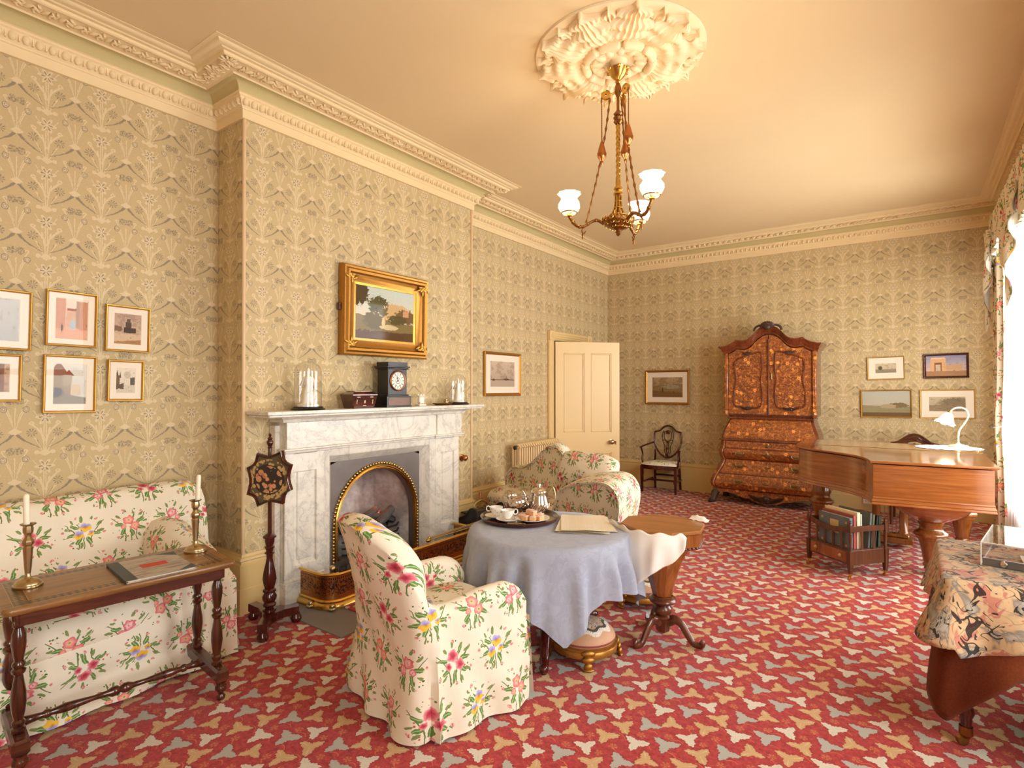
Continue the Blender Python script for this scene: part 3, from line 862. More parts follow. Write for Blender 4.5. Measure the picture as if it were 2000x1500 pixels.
for k in range(len(inner) * 2 - 1):
    i = k // 2; p, q = inner[i], inner[min(i + 1, len(inner) - 1)]; t = (k % 2) / 2
    if i in (0, len(inner) - 2): continue
    y, z = lerp(p[0], q[0], t), lerp(p[1], q[1], t)
    b.ball((.04, y * 1.095, SP + (z - SP) * 1.095 if z > SP else z), (.010, .012, .012), 6, 4)
for sy in (-1, 1):
    for k in range(16): b.ball((.04, sy * AW * 1.095, .03 + k * .0265), (.010, .012, .012), 6, 4)
b.build('pearl_edging', MAT['brass'], fp, 60, kind='stuff')
b = MB()                                                  # firebox: splayed cheeks and back
b.loft([[(.0, -AW, 0), (.0, -AW, .86), (0, AW, .86), (0, AW, 0)], [(-.30, -.235, .0), (-.30, -.235, .90), (-.30, .235, .90), (-.30, .235, .0)]], False, False, None, True)
b.add([(-.30, -.235, 0), (-.30, .235, 0), (-.30, .235, .9), (-.30, -.235, .9)], [(0, 1, 2, 3)])
b.add([(.0, -AW, .86), (0, AW, .86), (-.30, .235, .9), (-.30, -.235, .9)], [(0, 1, 2, 3)])
b.add([(.03, -AW, .012), (.03, AW, .012), (-.30, .235, .012), (-.30, -.235, .012)], [(0, 1, 2, 3)])
b.build('firebox', MAT['brickface'], fp, 0)
for z in (.17, .22, .27, .32):                            # grate bars
    b = MB(); b.tube([(-.05, -.30, z), (.015, -.22, z), (.03, 0, z), (.015, .22, z), (-.05, .30, z)], .008, 6); b.build('grate_bar', MAT['iron'], fp, 50)
b = MB(); b.box((-.02, 0, .145), (.16, .66, .02), .004); b.box((.005, 0, .075), (.02, .60, .11), .004)
for k in range(9): b.box((.017, -.26 + k * .065, .075), (.008, .02, .09), .003)
b.build('ash_pan_front', MAT['register'], fp, 30)
MAT['coal'] = plain('coal', srgb(46, 42, 42), 0.6, var=0.4, scale=20)
MAT['log'] = plain('charred_log', srgb(92, 84, 78), 0.85, var=0.35, scale=25)
def ember():
    g = G('ember'); n = g.noise(g.coord(), 26, 3)
    return g.set(color=(.05, .01, .005), emis=g.ramp(n, [(.38, (.15, .01, .0)), (.55, (1, .10, .03)), (.75, (1, .28, .10))]), emis_s=2.2)
MAT['ember'] = ember()
for k in range(16):
    b = MB(); c = (rnd.uniform(-.22, -.03), rnd.uniform(-.2, .24), rnd.uniform(.30, .36))
    b.ball((0, 0, 0), (.045, .05, .035), 6, 4, TR(c, rnd.uniform(0, 6), rnd.uniform(0, 2))); b.build('coal_lump', MAT['coal'], fp, 0)
for p, q, r in (((-.06, -.20, .37), (-.11, .10, .46), .035), ((-.08, .20, .36), (-.16, .06, .43), .03), ((-.03, .05, .36), (-.07, .24, .45), .038), ((-.14, -.14, .42), (-.05, .16, .40), .028)):
    b = MB(); b.tube([p, tuple((x + y) / 2 + .01 for x, y in zip(p, q)), q], [r, r * 1.05, r * .9], 8); b.build('log', MAT['log'], fp, 40)
b = MB(); b.ball((-.12, .09, .435), (.035, .05, .042), 10, 7); b.build('ember', MAT['ember'], fp, 50)
el = bpy.data.lights.new('ember_glow', 'POINT'); el.energy = .35; el.color = (1, .25, .08); el.shadow_soft_size = .05
eo = bpy.data.objects.new('ember_glow', el); C.objects.link(eo); eo.location = (XC - .09, FY + .09, .52)

# brass bell pull knob right of the fireplace
t = thing('bell_pull', 'small turned brass bell pull knob on wallpaper right of the marble jamb', 'bell pull', (XC, 4.20, .81))
b = MB(); T = Matrix.Rotation(pi / 2, 4, 'Y')
b.lathe([(.035, 0), (.035, .006), (.012, .012), (.012, .03)], 16, T=T); b.build('backplate', MAT['copper'], t, 50)
b = MB(); b.lathe([(.012, .03), (.028, .04), (.03, .052), (.018, .066), (0, .068)], 16, T=T); b.build('knob', MAT['copper'], t, 50)

# fender
fe = thing('fender', 'pierced brass hearth fender on claw feet round the fireplace hearth', 'fender', (-3.33, FY, 0.009))
def pierced():
    g = G('pierced_brass'); u, v, _ = g.xyz(g.coord('UV')); uv = g.coord('UV')
    n = g.noise(uv, 44, 2, .5, 1.2); n2 = g.noise(uv, 70, 2)
    hole = ((n - .5).abs() < .055) * (v > .045) * (v < .15)
    small = ((u * 70.0).fract() < .55) * (v > .155) * (v < .172)
    h = mx(g, hole, small)
    return g.set(color=g.mix(h, g.mix(n2, srgb(170, 110, 62), srgb(206, 146, 84)), (.012, .006, .004)), metal=g.m('SUBTRACT', 1.0, h), rough=.3)
MAT['pierced'] = pierced()
fpath = [(-.16, -.80), (.05, -.80)] + [(.05 + .11 * sin(t * pi / 12), -.69 - .11 * cos(t * pi / 12)) for t in range(1, 6)] + [(.16, -.69), (.16, .69)] + [(.05 + .11 * cos(t * pi / 12), .69 + .11 * sin(t * pi / 12)) for t in range(1, 6)] + [(.05, .80), (-.16, .80)]
L = [0]
for p, q in zip(fpath, fpath[1:]): L.append(L[-1] + hypot(q[0] - p[0], q[1] - p[1]))
b = MB(); b.loft([[(x, y, .05), (x, y, .225)] for x, y in fpath], False, False, None, True, uvs=lambda i, k: (L[min(i, len(L) - 1)], (.0, .19)[k]))
b.build('pierced_band', MAT['pierced'], fe, 50)
def plinthprof(pr, name, mat):
    b = MB(); b.sweep(pr, fpath, False, False); b.build(name, mat, fe, 40)
plinthprof([(-.012, .222), (-.016, .230), (-.008, .240), (.010, .240), (.018, .230), (.010, .222)], 'top_rail', MAT['brass'])
plinthprof([(-.01, .055), (.006, .06), (.014, .05), (.010, .038), (.024, .030), (.030, .014), (.030, .002), (-.012, .002)], 'base_moulding', MAT['brass'])
for x, y in ((.0, -.83), (.19, -.40), (.19, .40), (.0, .83), (.17, -.78), (.17, .78)):
    b = MB()
    for k in (-1, 0, 1): b.ball((k * .012, 0, .014), (.010, .026, .013), 6, 4, TR((x, y, 0), 0 if abs(y) > .7 else pi / 2))
    b.ball((x, y, .034), (.022, .022, .018), 8, 5); b.build('claw_foot', MAT['oldsilver'], fe, 60)
# fire irons lying along the fender
for nm, lab, p, q, kn in (('poker', 'long steel poker resting along the brass fender', (-3.22, 3.30, .258), (-3.20, 4.02, .262), .016), ('tongs', 'thin steel fire tongs beside the poker on the fender', (-3.27, 3.36, .256), (-3.26, 4.00, .270), .012)):
    t = thing(nm, lab, 'fire iron', (0, 0, 0))
    b = MB(); b.tube([p, q], .006, 8); b.build('shaft', MAT['oldsilver'], t, 50)
    b = MB(); b.ball(p, (kn, kn * 1.6, kn), 10, 7); b.build('knob', MAT['brass'], t, 60)
    if nm == 'tongs':
        b = MB(); b.tube([(p[0] + .02, p[1], p[2]), (q[0] + .03, q[1], q[2])], .005, 8); b.build('arm', MAT['oldsilver'], t, 50)
t = thing('shovel', 'small dark fire shovel lying over the corner of the fender', 'fire iron', (-3.24, 2.42, .249))
b = MB()
b.grid(8, 6, lambda u, v: ((v - .5) * .10, u * .13, .006 + .022 * (2 * v - 1) ** 2 + .012 * u), None); b.build('blade', MAT['iron'], t, 60)
b = MB(); b.tube([(0, .12, .02), (-.03, .36, .03)], .005, 8); b.build('shaft', MAT['oldsilver'], t, 50)
b = MB(); b.ball((.0, -.03, .015), (.022, .022, .022), 10, 7); b.build('knob', MAT['oldsilver'], t, 60)
# ------------------------------------------------------------------ things on the mantelpiece, pictures
def onshelf(y, x=.14): return (XC + x, y, SHELF)
def figure_bm(h, seed):
    """A draped standing statuette, one continuous body grown from stacked rings."""
    b = MB(); r = random.Random(seed); rings = []
    prof = [(0, .46), (.06, .46), (.10, .38), (.26, .34), (.42, .27), (.54, .19), (.63, .20), (.71, .22), (.76, .19), (.79, .085), (.825, .075), (.86, .115), (.92, .12), (.97, .085), (1.0, .015)]
    for k in range(len(prof) * 3 - 2):
        t = k / 3; i = int(t); f = t - i
        z0, r0 = prof[i]; z1, r1 = prof[min(i + 1, len(prof) - 1)]
        z, q = lerp(z0, z1, f) * h, lerp(r0, r1, f) * h * .5
        sw = .02 * h * sin(3 * z / h)
        rings.append([(sw + q * 1.0 * cos(a) * (1 + (.07 * sin(7 * a + z * 9) * smoothstep(.62 * h, .5 * h, z) if z < .6 * h else 0)), q * .85 * sin(a) * (1 + (.07 * cos(6 * a) * smoothstep(.62 * h, .5 * h, z) if z < .6 * h else 0)), z) for a in (2 * pi * j / 20 for j in range(20))])
    b.loft(rings)
    return b
def domed(y, rb, h, label, fh, seed, slender):
    t = thing('glass_dome', label, 'glass dome', onshelf(y))
    b = MB(); b.lathe([(0, 0), (rb + .022, 0), (rb + .026, .006), (rb + .018, .014), (rb + .010, .016), (rb + .008, .024), (0, .024)], 32); b.build('base', MAT['black'], t, 40)
    b = MB(); b.lathe([(rb, .024), (rb, h - rb * .8)] + [(rb * cos(k * pi / 16), h - rb * .8 + rb * .8 * sin(k * pi / 16)) for k in range(1, 9)], 36); b.build('dome', MAT['dome'], t, 60)
    s = thing('statuette', 'white draped statuette under the %s glass dome' % slender, 'statuette', (XC + .14, y, SHELF + .024), 2.2)
    figure_bm(fh, seed).build('figure', MAT['parian'], s, 60)
    b = MB(); b.tube([(0, fh * .11, fh * .72), (.01, fh * .19, fh * .56), (fh * .12, fh * .10, fh * .50)], [fh * .04, fh * .035, fh * .022], 8); b.build('arm', MAT['parian'], s, 60)
    b = MB(); b.tube([(0, -fh * .11, fh * .74), (.01, -fh * .16, fh * .58), (fh * .06, -fh * .15, fh * .44), (fh * .05, -fh * .14, fh * .2)], [fh * .035, fh * .03, fh * .02, fh * .018], 8); b.build('arm', MAT['parian'], s, 60)
    b = MB(); b.lathe([(0, 0), (fh * .27, 0), (fh * .27, fh * .05), (fh * .24, fh * .07), (0, fh * .07)], 24); b.build('socle', MAT['parian'], s, 40)
domed(2.375, .093, .345, 'tall glass dome at the left end of the marble mantelpiece', .275, 3, 'left hand')
domed(3.985, .082, .285, 'shorter glass dome at the right end of the marble mantelpiece', .225, 5, 'right hand')

# tea caddy: sarcophagus box with inlay
t = thing('tea_caddy', 'dark rosewood sarcophagus tea caddy with pale inlay on mantelpiece', 'box', onshelf(2.825), 0)
def frus(b, x0, y0, z0, x1, y1, z1): b.loft([[(sx * x0, sy * y0, z0) for sx, sy in ((-1, -1), (1, -1), (1, 1), (-1, 1))], [(sx * x1, sy * y1, z1) for sx, sy in ((-1, -1), (1, -1), (1, 1), (-1, 1))]])
MAT['caddy'] = wood('caddy_rosewood', srgb(52, 16, 12), srgb(110, 44, 26), .18, axis=1, coat=.7)
MAT['inlay'] = plain('mother_of_pearl', srgb(226, 206, 170), .3)
b = MB(); frus(b, .060, .095, .0, .075, .118, .098); b.build('body', MAT['caddy'], t, 20)
b = MB(); b.box((0, 0, .103), (.154, .240, .012), .002); frus(b, .075, .118, .109, .045, .085, .128); b.box((0, 0, .130), (.085, .16, .006), .001); b.build('lid', MAT['caddy'], t, 20)
b = MB(); T = TR((.0695, 0, .05), 0, 0, radians(8.5))
for y, z, w, h in ((-.062, .036, .030, .006), (.062, .036, .030, .006), (0, -.03, .03, .006), (-.075, 0, .006, .035), (.075, 0, .006, .035), (0, 0, .012, .024)):
    b = MB(); b.box((0, y, z), (.003, w, h), .001, T); b.build('inlay_motif', MAT['inlay'], t, 20)

# black slate clock
t = thing('mantel_clock', 'black slate mantel clock with round white dial', 'clock', onshelf(3.165))
b = MB(); b.box((0, 0, .045), (.17, .265, .09), .002); b.box((0, 0, .006), (.176, .272, .012), .002); b.box((0, 0, .096), (.155, .235, .014), .004); b.build('plinth', MAT['black'], t, 30)
b = MB(); b.box((0, 0, .205), (.128, .205, .21), .002); b.build('case', MAT['black'], t, 30)
b = MB(); b.box((0, 0, .316), (.150, .232, .012), .003); b.box((0, 0, .328), (.166, .25, .012), .003); b.box((0, 0, .350), (.14, .215, .034), .002); b.build('cornice', MAT['black'], t, 30)
b = MB(); b.box((.0862, 0, .046), (.002, .225, .058)); b.build('bronze_panel', plain('bronze_panel', srgb(110, 84, 72), .4, .7, var=.3, scale=60), t, 0)
RT = Matrix.Translation((.064, 0, .215)) @ Matrix.Rotation(pi / 2, 4, 'Y')
b = MB(); b.lathe([(.082, 0), (.086, .006), (.080, .012), (.074, .010)], 36, T=RT); b.build('bezel', MAT['copper'], t, 50)
def dial():
    g = G('clock_dial'); x, y, z = g.xyz(g.coord('Object'))
    dz = z - .215; r = g.m('SQRT', y.sq() + dz.sq()); a = g.m('ARCTAN2', y, dz)
    ticks = (g.m('COSINE', a * 12.0) > .80) * (r > .050) * (r < .066)
    ring = ((r - .070).abs() < .0012) + ((r - .046).abs() < .0010) + ((r - .024).abs() < .002)
    col = g.mix(ticks + ring, srgb(238, 230, 212), srgb(60, 50, 44))
    return g.set(color=col, rough=.4)
b = MB(); b.lathe([(0, .003), (.076, .003)], 36, T=RT); b.build('dial', dial(), t, 0)
def hand(y1, z1, w, nm):
    b = MB(); b.tube([(.070, 0, .215), (.070, y1, .215 + z1)], [w, w * .4], 6); b.build(nm, MAT['black'], t, 40)
hand(-.012, .042, .0035, 'minute_hand'); hand(-.022, -.012, .004, 'hour_hand')
b = MB(); b.ball((.07, 0, .215), (.004, .008, .008), 8, 5); b.build('arbor', MAT['black'], t, 50)
for sy in (-1, 1):
    b = MB(); b.ball((.068, sy * .022, .178), (.002, .006, .006), 6, 4); b.build('winding_hole', MAT['black'], t, 50)

def flowered(name, base, ca, cb, sc, dens=.7):
    g = G(name); p = g.coord()
    n = g.n.new('ShaderNodeTexVoronoi'); g.put(n.inputs['Vector'], p); n.inputs['Scale'].default_value = sc
    d = V(g, n.outputs['Distance']); r, q, _ = g.xyz(n.outputs['Color'])
    return g.set(color=g.mix((d < .34) * (r > 1 - dens), base, g.mix(q > .5, ca, cb)), rough=.25)
MAT['flowerchina'] = flowered('painted_china', srgb(240, 230, 212), srgb(206, 84, 72), srgb(130, 140, 70), 55, .45)
t = thing('porcelain_clock', 'tiny white flower painted porcelain clock right of the slate clock', 'ornament', onshelf(3.495))
b = MB(); b.box((0, 0, .008), (.05, .088, .016), .003); b.box((0, 0, .048), (.038, .066, .066), .010); b.box((0, 0, .086), (.044, .074, .012), .005); b.ball((0, 0, .097), (.012, .016, .010), 8, 5)
for sy in (-1, 1): b.ball((0, sy * .032, .094), (.008, .009, .012), 6, 4)
b.build('case', MAT['flowerchina'], t, 40)
b = MB(); b.lathe([(0, .002), (.020, .002), (.022, 0)], 20, T=Matrix.Translation((.019, 0, .050)) @ Matrix.Rotation(pi / 2, 4, 'Y')); b.build('dial', MAT['china'], t, 40)
t = thing('inkstand', 'small bronze pen tray with a little inkwell on mantelpiece', 'inkstand', onshelf(3.765, .15))
b = MB(); rg = []
for s, z in ((.75, .0), (.9, .006), (1.0, .016), (.93, .016), (.82, .008), (.0, .007)):
    rg.append([(.05 * s * cos(a), .125 * s * sin(a) * (1 + .1 * abs(cos(a))), z + .006 * abs(sin(a)) ** 3) for a in (2 * pi * k / 28 for k in range(28))])
b.loft(rg, False, False); b.build('tray', MAT['bronze'], t, 50)
b = MB(); b.box((0, .045, .026), (.030, .036, .034), .004); b.lathe([(.012, .0), (.012, .008), (.006, .012), (0, .013)], 12, c=(0, .045, .043)); b.build('inkwell', MAT['oldsilver'], t, 40)

# ---- pictures. ops paint flat prints: all coordinates run 0..1 over the sheet, v upwards
def art(name, w, h, ops, sky0, sky1):
    g = G(name); x, y, z = g.xyz(g.coord('Generated'))
    # sheets are built in their own frame: width along local y or x given by 'UV'
    u, v, _ = g.xyz(g.coord('UV')); u = u / w + .5; v = v / h + .5
    uv = g.vec(u, v, 0)
    n = g.noise(uv, 6, 5, .6); f = g.noise(uv, 22, 4, .65)
    col = g.mix(g.m('ADD', v, (n - .5) * .5, clamp=True), sky0, sky1)
    for op in ops:
        k = op[0]
        if k == 'rect':
            _, x0, y0, x1, y1, c, fz = op
            a, b_ = u + (f - .5) * fz, v + (n - .5) * fz
            mk = (a > x0) * (a < x1) * (b_ > y0) * (b_ < y1)
        elif k == 'tri':                                  # gable / spire
            _, cx, y0, hw, ht, c = op
            mk = ((u - cx).abs() < (v * -1.0 + (y0 + ht)) * (hw / ht)) * (v > y0)
        elif k == 'blob':
            _, cx, cy, rx, ry, c, am = op
            d = ((u - cx) / rx).sq() + ((v - cy) / ry).sq()
            mk = d < (f - .5) * am * 6 + (n - .5) * am * 3 + 1.0
        elif k == 'land':                                 # ground below a wavering line
            _, y0, sl, am, c = op
            mk = v < (u - .5) * sl + (n - .5) * am + y0
        elif k == 'wash':
            _, th, c, st, sc = op
            mk = (g.noise(uv, sc, 4, .65) > th) * st
        col = g.mix(mk, col, c)
    col = g.mix(.25, col, g.ramp(f, [(.3, (.72, .7, .68)), (.7, (1, 1, 1))]), 'MULTIPLY')
    return g.set(color=col, rough=.75, spec=.2)

def picture(name, label, cat, T, w, h, fw, fd, fmat, amat, mountw=None, group=None, ornate=False, glass=True):
    """Local frame: x to the viewer's left along the wall, y out of the wall, z up."""
    t = thing(name, label, cat, (0, 0, 0), 0, group); t.matrix_world = T
    b = MB(); iw, ih = w / 2 - fw, h / 2 - fw
    if ornate:
        pr = [(0, .0), (0, fd * .6), (.012, fd * .85), (.026, fd * .80), (.040, fd * 1.0), (.058, fd * .96), (.070, fd * .70), (.085, fd * .62), (.100, fd * .50), (fw, fd * .40), (fw, .0)]
    else:
        pr = [(0, 0), (0, fd * .8), (fw * .2, fd), (fw * .45, fd * .95), (fw * .7, fd * .7), (fw, fd * .5), (fw, 0)]
    rings = [[(sx * (w / 2 - d), y, sz * (h / 2 - d)) for d, y in pr] for sx, sz in ((-1, -1), (1, -1), (1, 1), (-1, 1))]
    b.loft(rings, True, False, None, True); b.build('frame', fmat, t, 30)
    y0 = fd * .30
    b = MB()
    if mountw:
        rr = [[(sx * (iw - d), y0 + .004 - .002 * k, sz * (ih - d2)) for k, (d, d2) in enumerate(((-.004, -.004), (mountw[0], mountw[1]), (mountw[0] + .003, mountw[1] + .003)))] for sx, sz in ((-1, -1), (1, -1), (1, 1), (-1, 1))]
        b.loft(rr, True, False, None, True); b.build('mount', MAT['mount'] if not ornate else MAT['gilt'], t, 0)
        aw, ah = iw - mountw[0], ih - mountw[1]
    else: aw, ah = iw, ih
    b = MB(); b.add([(-aw - .004, y0, -ah - .004), (aw + .004, y0, -ah - .004), (aw + .004, y0, ah + .004), (-aw - .004, y0, ah + .004)], [(0, 1, 2, 3)], [[(aw, -ah), (-aw, -ah), (-aw, ah), (aw, ah)]])
    b.build('print' if not ornate else 'canvas', amat(2 * aw, 2 * ah), t, 0)
    if glass:
        b = MB(); b.add([(-iw - .003, y0 + .007, -ih - .003), (iw + .003, y0 + .007, -ih - .003), (iw + .003, y0 + .007, ih + .003), (-iw - .003, y0 + .007, ih + .003)], [(0, 1, 2, 3)])
        b.build('glazing', MAT['glass'], t, 0)
    b = MB(); b.box((0, .001, 0), (w - .02, .002, h - .02)); b.build('backboard', MAT['black'], t, 0)
    return t
def onleft(y, z, lean=.0, roll=0.0, x=XR): return Matrix.Translation((x + .006, y, z)) @ Matrix.Rotation(-pi / 2, 4, 'Z') @ Matrix.Rotation(roll, 4, 'Y') @ Matrix.Rotation(lean, 4, 'X')
def onback(x, z, roll=0.0): return Matrix.Translation((x, YB - .006, z)) @ Matrix.Rotation(pi, 4, 'Z') @ Matrix.Rotation(roll, 4, 'Y')
S_ = srgb
GL = 'gilt framed watercolours left of the fireplace'
def P(name_ops, s0, s1, nm): return lambda w, h: art(nm, w, h, name_ops, s0, s1)
PEACH, CREAMY, BROWN, DK, GREYB = S_(226, 186, 152), S_(236, 222, 196), S_(150, 104, 72), S_(92, 70, 56), S_(190, 190, 186)
ops1 = [('rect', -.1, .0, .32, 1.05, S_(212, 150, 116), .15), ('rect', .68, .05, 1.1, .95, S_(206, 146, 112), .15), ('rect', .34, .28, .70, .74, S_(222, 176, 140), .10), ('rect', .36, .70, .68, .76, S_(170, 90, 66), .06),
        ('rect', .62, .30, .72, .95, S_(176, 140, 112), .1), ('blob', .52, .36, .07, .13, S_(176, 196, 206), .3), ('land', .26, .0, .06, S_(230, 172, 138)), ('wash', .60, S_(150, 96, 74), .45, 9), ('blob', .22, .28, .03, .09, S_(96, 64, 52), .4)]
ops2 = [('wash', .52, S_(158, 132, 112), .5, 5), ('rect', .42, .52, .62, .72, S_(96, 80, 70), .05), ('rect', .46, .70, .58, .82, S_(110, 92, 80), .04), ('rect', .36, .38, .78, .54, S_(86, 70, 60), .06), ('rect', .02, .42, .30, .58, S_(134, 104, 84), .12),
        ('land', .34, .0, .08, S_(214, 184, 150)), ('land', .14, .1, .12, S_(176, 130, 88)), ('wash', .62, S_(110, 78, 56), .5, 14)]
ops3 = [('rect', -.1, .22, .55, .72, S_(164, 146, 122), .10), ('tri', .18, .70, .30, .34, S_(150, 104, 82)), ('tri', .46, .70, .16, .14, S_(160, 92, 72)), ('rect', .30, .46, .54, .72, S_(186, 172, 146), .04), ('rect', .52, .24, .80, .50, S_(214, 196, 164), .08),
        ('land', .24, -.12, .05, S_(150, 140, 126)), ('blob', .08, .30, .22, .12, S_(104, 104, 106), .4), ('wash', .60, S_(110, 92, 76), .4, 11)]
ops4 = [('rect', -.1, .30, .22, .70, S_(122, 100, 82), .12), ('tri', .10, .68, .06, .22, S_(110, 88, 72)), ('tri', .24, .60, .05, .24, S_(110, 88, 72)), ('rect', .72, .32, 1.1, .62, S_(104, 100, 92), .12), ('blob', .58, .72, .16, .14, S_(206, 190, 168), .3),
        ('land', .34, .0, .10, S_(214, 202, 178)), ('rect', -.1, .18, .42, .38, S_(110, 92, 74), .25), ('wash', .62, S_(96, 80, 66), .5, 13)]
ops5 = [('blob', .25, .45, .22, .45, S_(222, 206, 180), .5), ('rect', .02, .02, .22, .62, S_(196, 160, 128), .16), ('tri', .12, .60, .10, .32, S_(150, 120, 96)), ('wash', .60, S_(140, 110, 90), .55, 10)]
ops6 = [('rect', .0, -.1, .82, 1.1, S_(140, 100, 76), .06), ('rect', .2, .3, .56, .8, S_(98, 72, 56), .06), ('wash', .55, S_(96, 66, 50), .5, 8)]
specs = [('brown town gate print in a narrow gold frame, upper row centre', 1.133, 1.900, .245, .318, (.030, .026), P(ops1, PEACH, CREAMY, 'print_archway')),
         ('sepia cathedral view in narrow gold frame, upper row right', 1.418, 1.867, .243, .285, (.032, .032), P(ops2, S_(206, 180, 152), S_(190, 160, 138), 'print_cathedral')),
         ('grey stone turreted house watercolour in gold frame, lower row centre', 1.126, 1.523, .252, .332, (.032, .034), P(ops3, S_(206, 200, 186), S_(226, 222, 208), 'print_turret')),
         ('small canal street watercolour in gold frame, lower row right', 1.407, 1.546, .196, .253, (.031, .034), P(ops4, S_(222, 206, 178), S_(232, 222, 200), 'print_canal')),
         ('pale abbey ruin watercolour in gold frame, upper row cut by picture edge', .815, 1.870, .270, .326, (.036, .032), P(ops5, GREYB, S_(206, 206, 200), 'print_abbey')),
         ('brown doorway watercolour in gold frame, lower row cut by picture edge', .785, 1.556, .245, .258, (.032, .036), P(ops6, S_(190, 150, 116), S_(200, 164, 130), 'print_doorway'))]
for lab, y, z, w, h, mw, am in specs:
    picture('framed_watercolour', lab, 'picture', onleft(y, z, .0, -.018), w, h, .014, .022, MAT['gilt'], am, mw, GL)

oil = [('blob', .66, .52, .30, .20, S_(206, 170, 116), .4), ('land', .40, -.12, .08, S_(132, 112, 66)), ('blob', .86, .50, .20, .14, S_(120, 92, 56), .5), ('rect', .80, .50, .90, .62, S_(206, 150, 104), .06),
       ('blob', .36, .66, .15, .17, S_(92, 84, 46), .7), ('blob', .44, .56, .09, .10, S_(104, 92, 50), .7), ('rect', .325, .20, .355, .62, S_(84, 62, 36), .05), ('blob', .06, .86, .14, .24, S_(86, 70, 42), .6),
       ('blob', .30, .36, .18, .16, S_(104, 88, 46), .6), ('blob', .70, .42, .16, .09, S_(92, 80, 44), .6), ('blob', .56, .26, .16, .05, S_(206, 186, 140), .3), ('blob', .46, .34, .03, .10, S_(216, 190, 140), .3), ('land', .16, .06, .10, S_(96, 68, 38)), ('blob', .30, .08, .5, .10, S_(92, 62, 36), .5)]
picture('oil_painting', 'gold framed wooded river landscape oil painting above the mantelpiece', 'picture', onleft(3.195, 2.118, -.02, .0, XC), .93, .715, .125, .075, MAT['giltdk'], P(oil, S_(226, 200, 150), S_(196, 206, 196), 'canvas_river'), (.022, .018), None, True)
pt = [o for o in bpy.data.objects if o.name == 'oil_painting'][0]
for sx in (-1, 1):
    for sz in (-1, 1):                                     # corner ornaments
        b = MB(); c = (sx * .385, .066, sz * .278)
        for k in range(7):
            a = k * pi / 6 * (1 if True else 1)
            b.ball((0, 0, 0), (.034, .010, .012), 6, 4, TR((c[0] - sx * .028 * cos(a) * (k % 2 + .6), c[1], c[2] - sz * .028 * sin(a) * (k % 2 + .6)), 0, 0, a))
        b.build('corner_ornament', MAT['gilt'], pt, 60)
b = MB(); b.box((.475, .02, .02), (.02, .03, .06), .006); b.build('hanging_bracket', MAT['mahog'], pt, 30)

sea = [('wash', .52, S_(140, 116, 92), .4, 4), ('land', .30, .0, .02, S_(186, 164, 140)), ('blob', .65, .30, .12, .035, S_(76, 60, 48), .5), ('rect', .64, .30, .66, .44, S_(96, 78, 64), .02), ('rect', .02, .27, .98, .30, S_(112, 92, 76), .03), ('blob', .14, .28, .06, .04, S_(96, 78, 62), .5)]
picture('framed_watercolour', 'calm sea with boats print in gold frame left of the door', 'picture', onleft(5.32, 1.665), .72, .515, .034, .03, MAT['giltdk'], P(sea, S_(176, 152, 128), S_(206, 184, 158), 'print_sea'), (.085, .072))
moor = [('wash', .50, S_(112, 92, 62), .5, 4), ('land', .62, .08, .06, S_(142, 116, 72)), ('blob', .62, .52, .3, .10, S_(160, 150, 122), .5), ('land', .30, -.1, .12, S_(126, 92, 54)), ('blob', .35, .36, .02, .12, S_(80, 66, 48), .3), ('wash', .60, S_(92, 66, 42), .5, 12)]
picture('framed_watercolour', 'brown moorland landscape in gold frame above the shield back chair', 'picture', onback(-3.003, 1.512), .675, .515, .034, .03, MAT['giltdk'], P(moor, S_(150, 124, 88), S_(186, 156, 112), 'print_moor'), (.068, .072))
GB = 'pictures on the end wall above the piano'
seab = [('land', .40, .0, .03, S_(150, 138, 116)), ('wash', .56, S_(128, 112, 90), .4, 6), ('blob', .25, .52, .10, .18, S_(104, 92, 76), .5)]
picture('framed_print', 'narrow gilt framed small print with wide ivory mount, upper left above piano', 'picture', onback(-.28, 1.742, .02), .375, .275, .012, .02, MAT['gilt'], P(seab, S_(196, 180, 146), S_(214, 198, 164), 'print_small'), (.068, .066), GB)
archo = [('rect', .12, .22, .50, .86, S_(222, 176, 130), .04), ('rect', .14, .84, .48, .90, S_(236, 200, 156), .02), ('rect', .22, .22, .40, .66, S_(146, 96, 66), .03), ('rect', .25, .22, .37, .56, S_(206, 190, 166), .03), ('rect', .50, .30, .90, .55, S_(206, 164, 124), .10), ('land', .26, .0, .06, S_(176, 132, 94)), ('wash', .62, S_(120, 86, 66), .4, 12)]
picture('framed_painting', 'triumphal arch picture in dark red wooden frame, upper right above piano', 'picture', onback(.297, 1.757, .015), .415, .285, .024, .022, MAT['mahogx'], P(archo, S_(226, 196, 170), S_(142, 146, 178), 'print_arch'), None, GB)
coast = [('land', .42, -.05, .06, S_(150, 138, 104)), ('blob', .75, .44, .20, .10, S_(128, 110, 76), .5), ('blob', .55, .40, .18, .08, S_(176, 156, 120), .5), ('land', .16, .0, .04, S_(112, 90, 56))]
picture('framed_painting', 'hazy coast painting filling a narrow gilt frame, lower left above piano', 'picture', onback(-.28, 1.310, .018), .515, .335, .016, .022, MAT['gilt'], P(coast, S_(196, 182, 148), S_(186, 186, 172), 'print_coast'), None, GB)
hill = [('blob', .7, .55, .4, .35, S_(140, 124, 100), .5), ('land', .45, .05, .08, S_(150, 130, 102)), ('wash', .58, S_(112, 96, 76), .5, 7)]
picture('framed_print', 'dusky landscape in gilt frame with ivory mount behind the piano lamp', 'picture', onback(.307, 1.315, .015), .505, .335, .014, .02, MAT['gilt'], P(hill, S_(176, 158, 130), S_(200, 184, 154), 'print_dusk'), (.070, .068), GB)

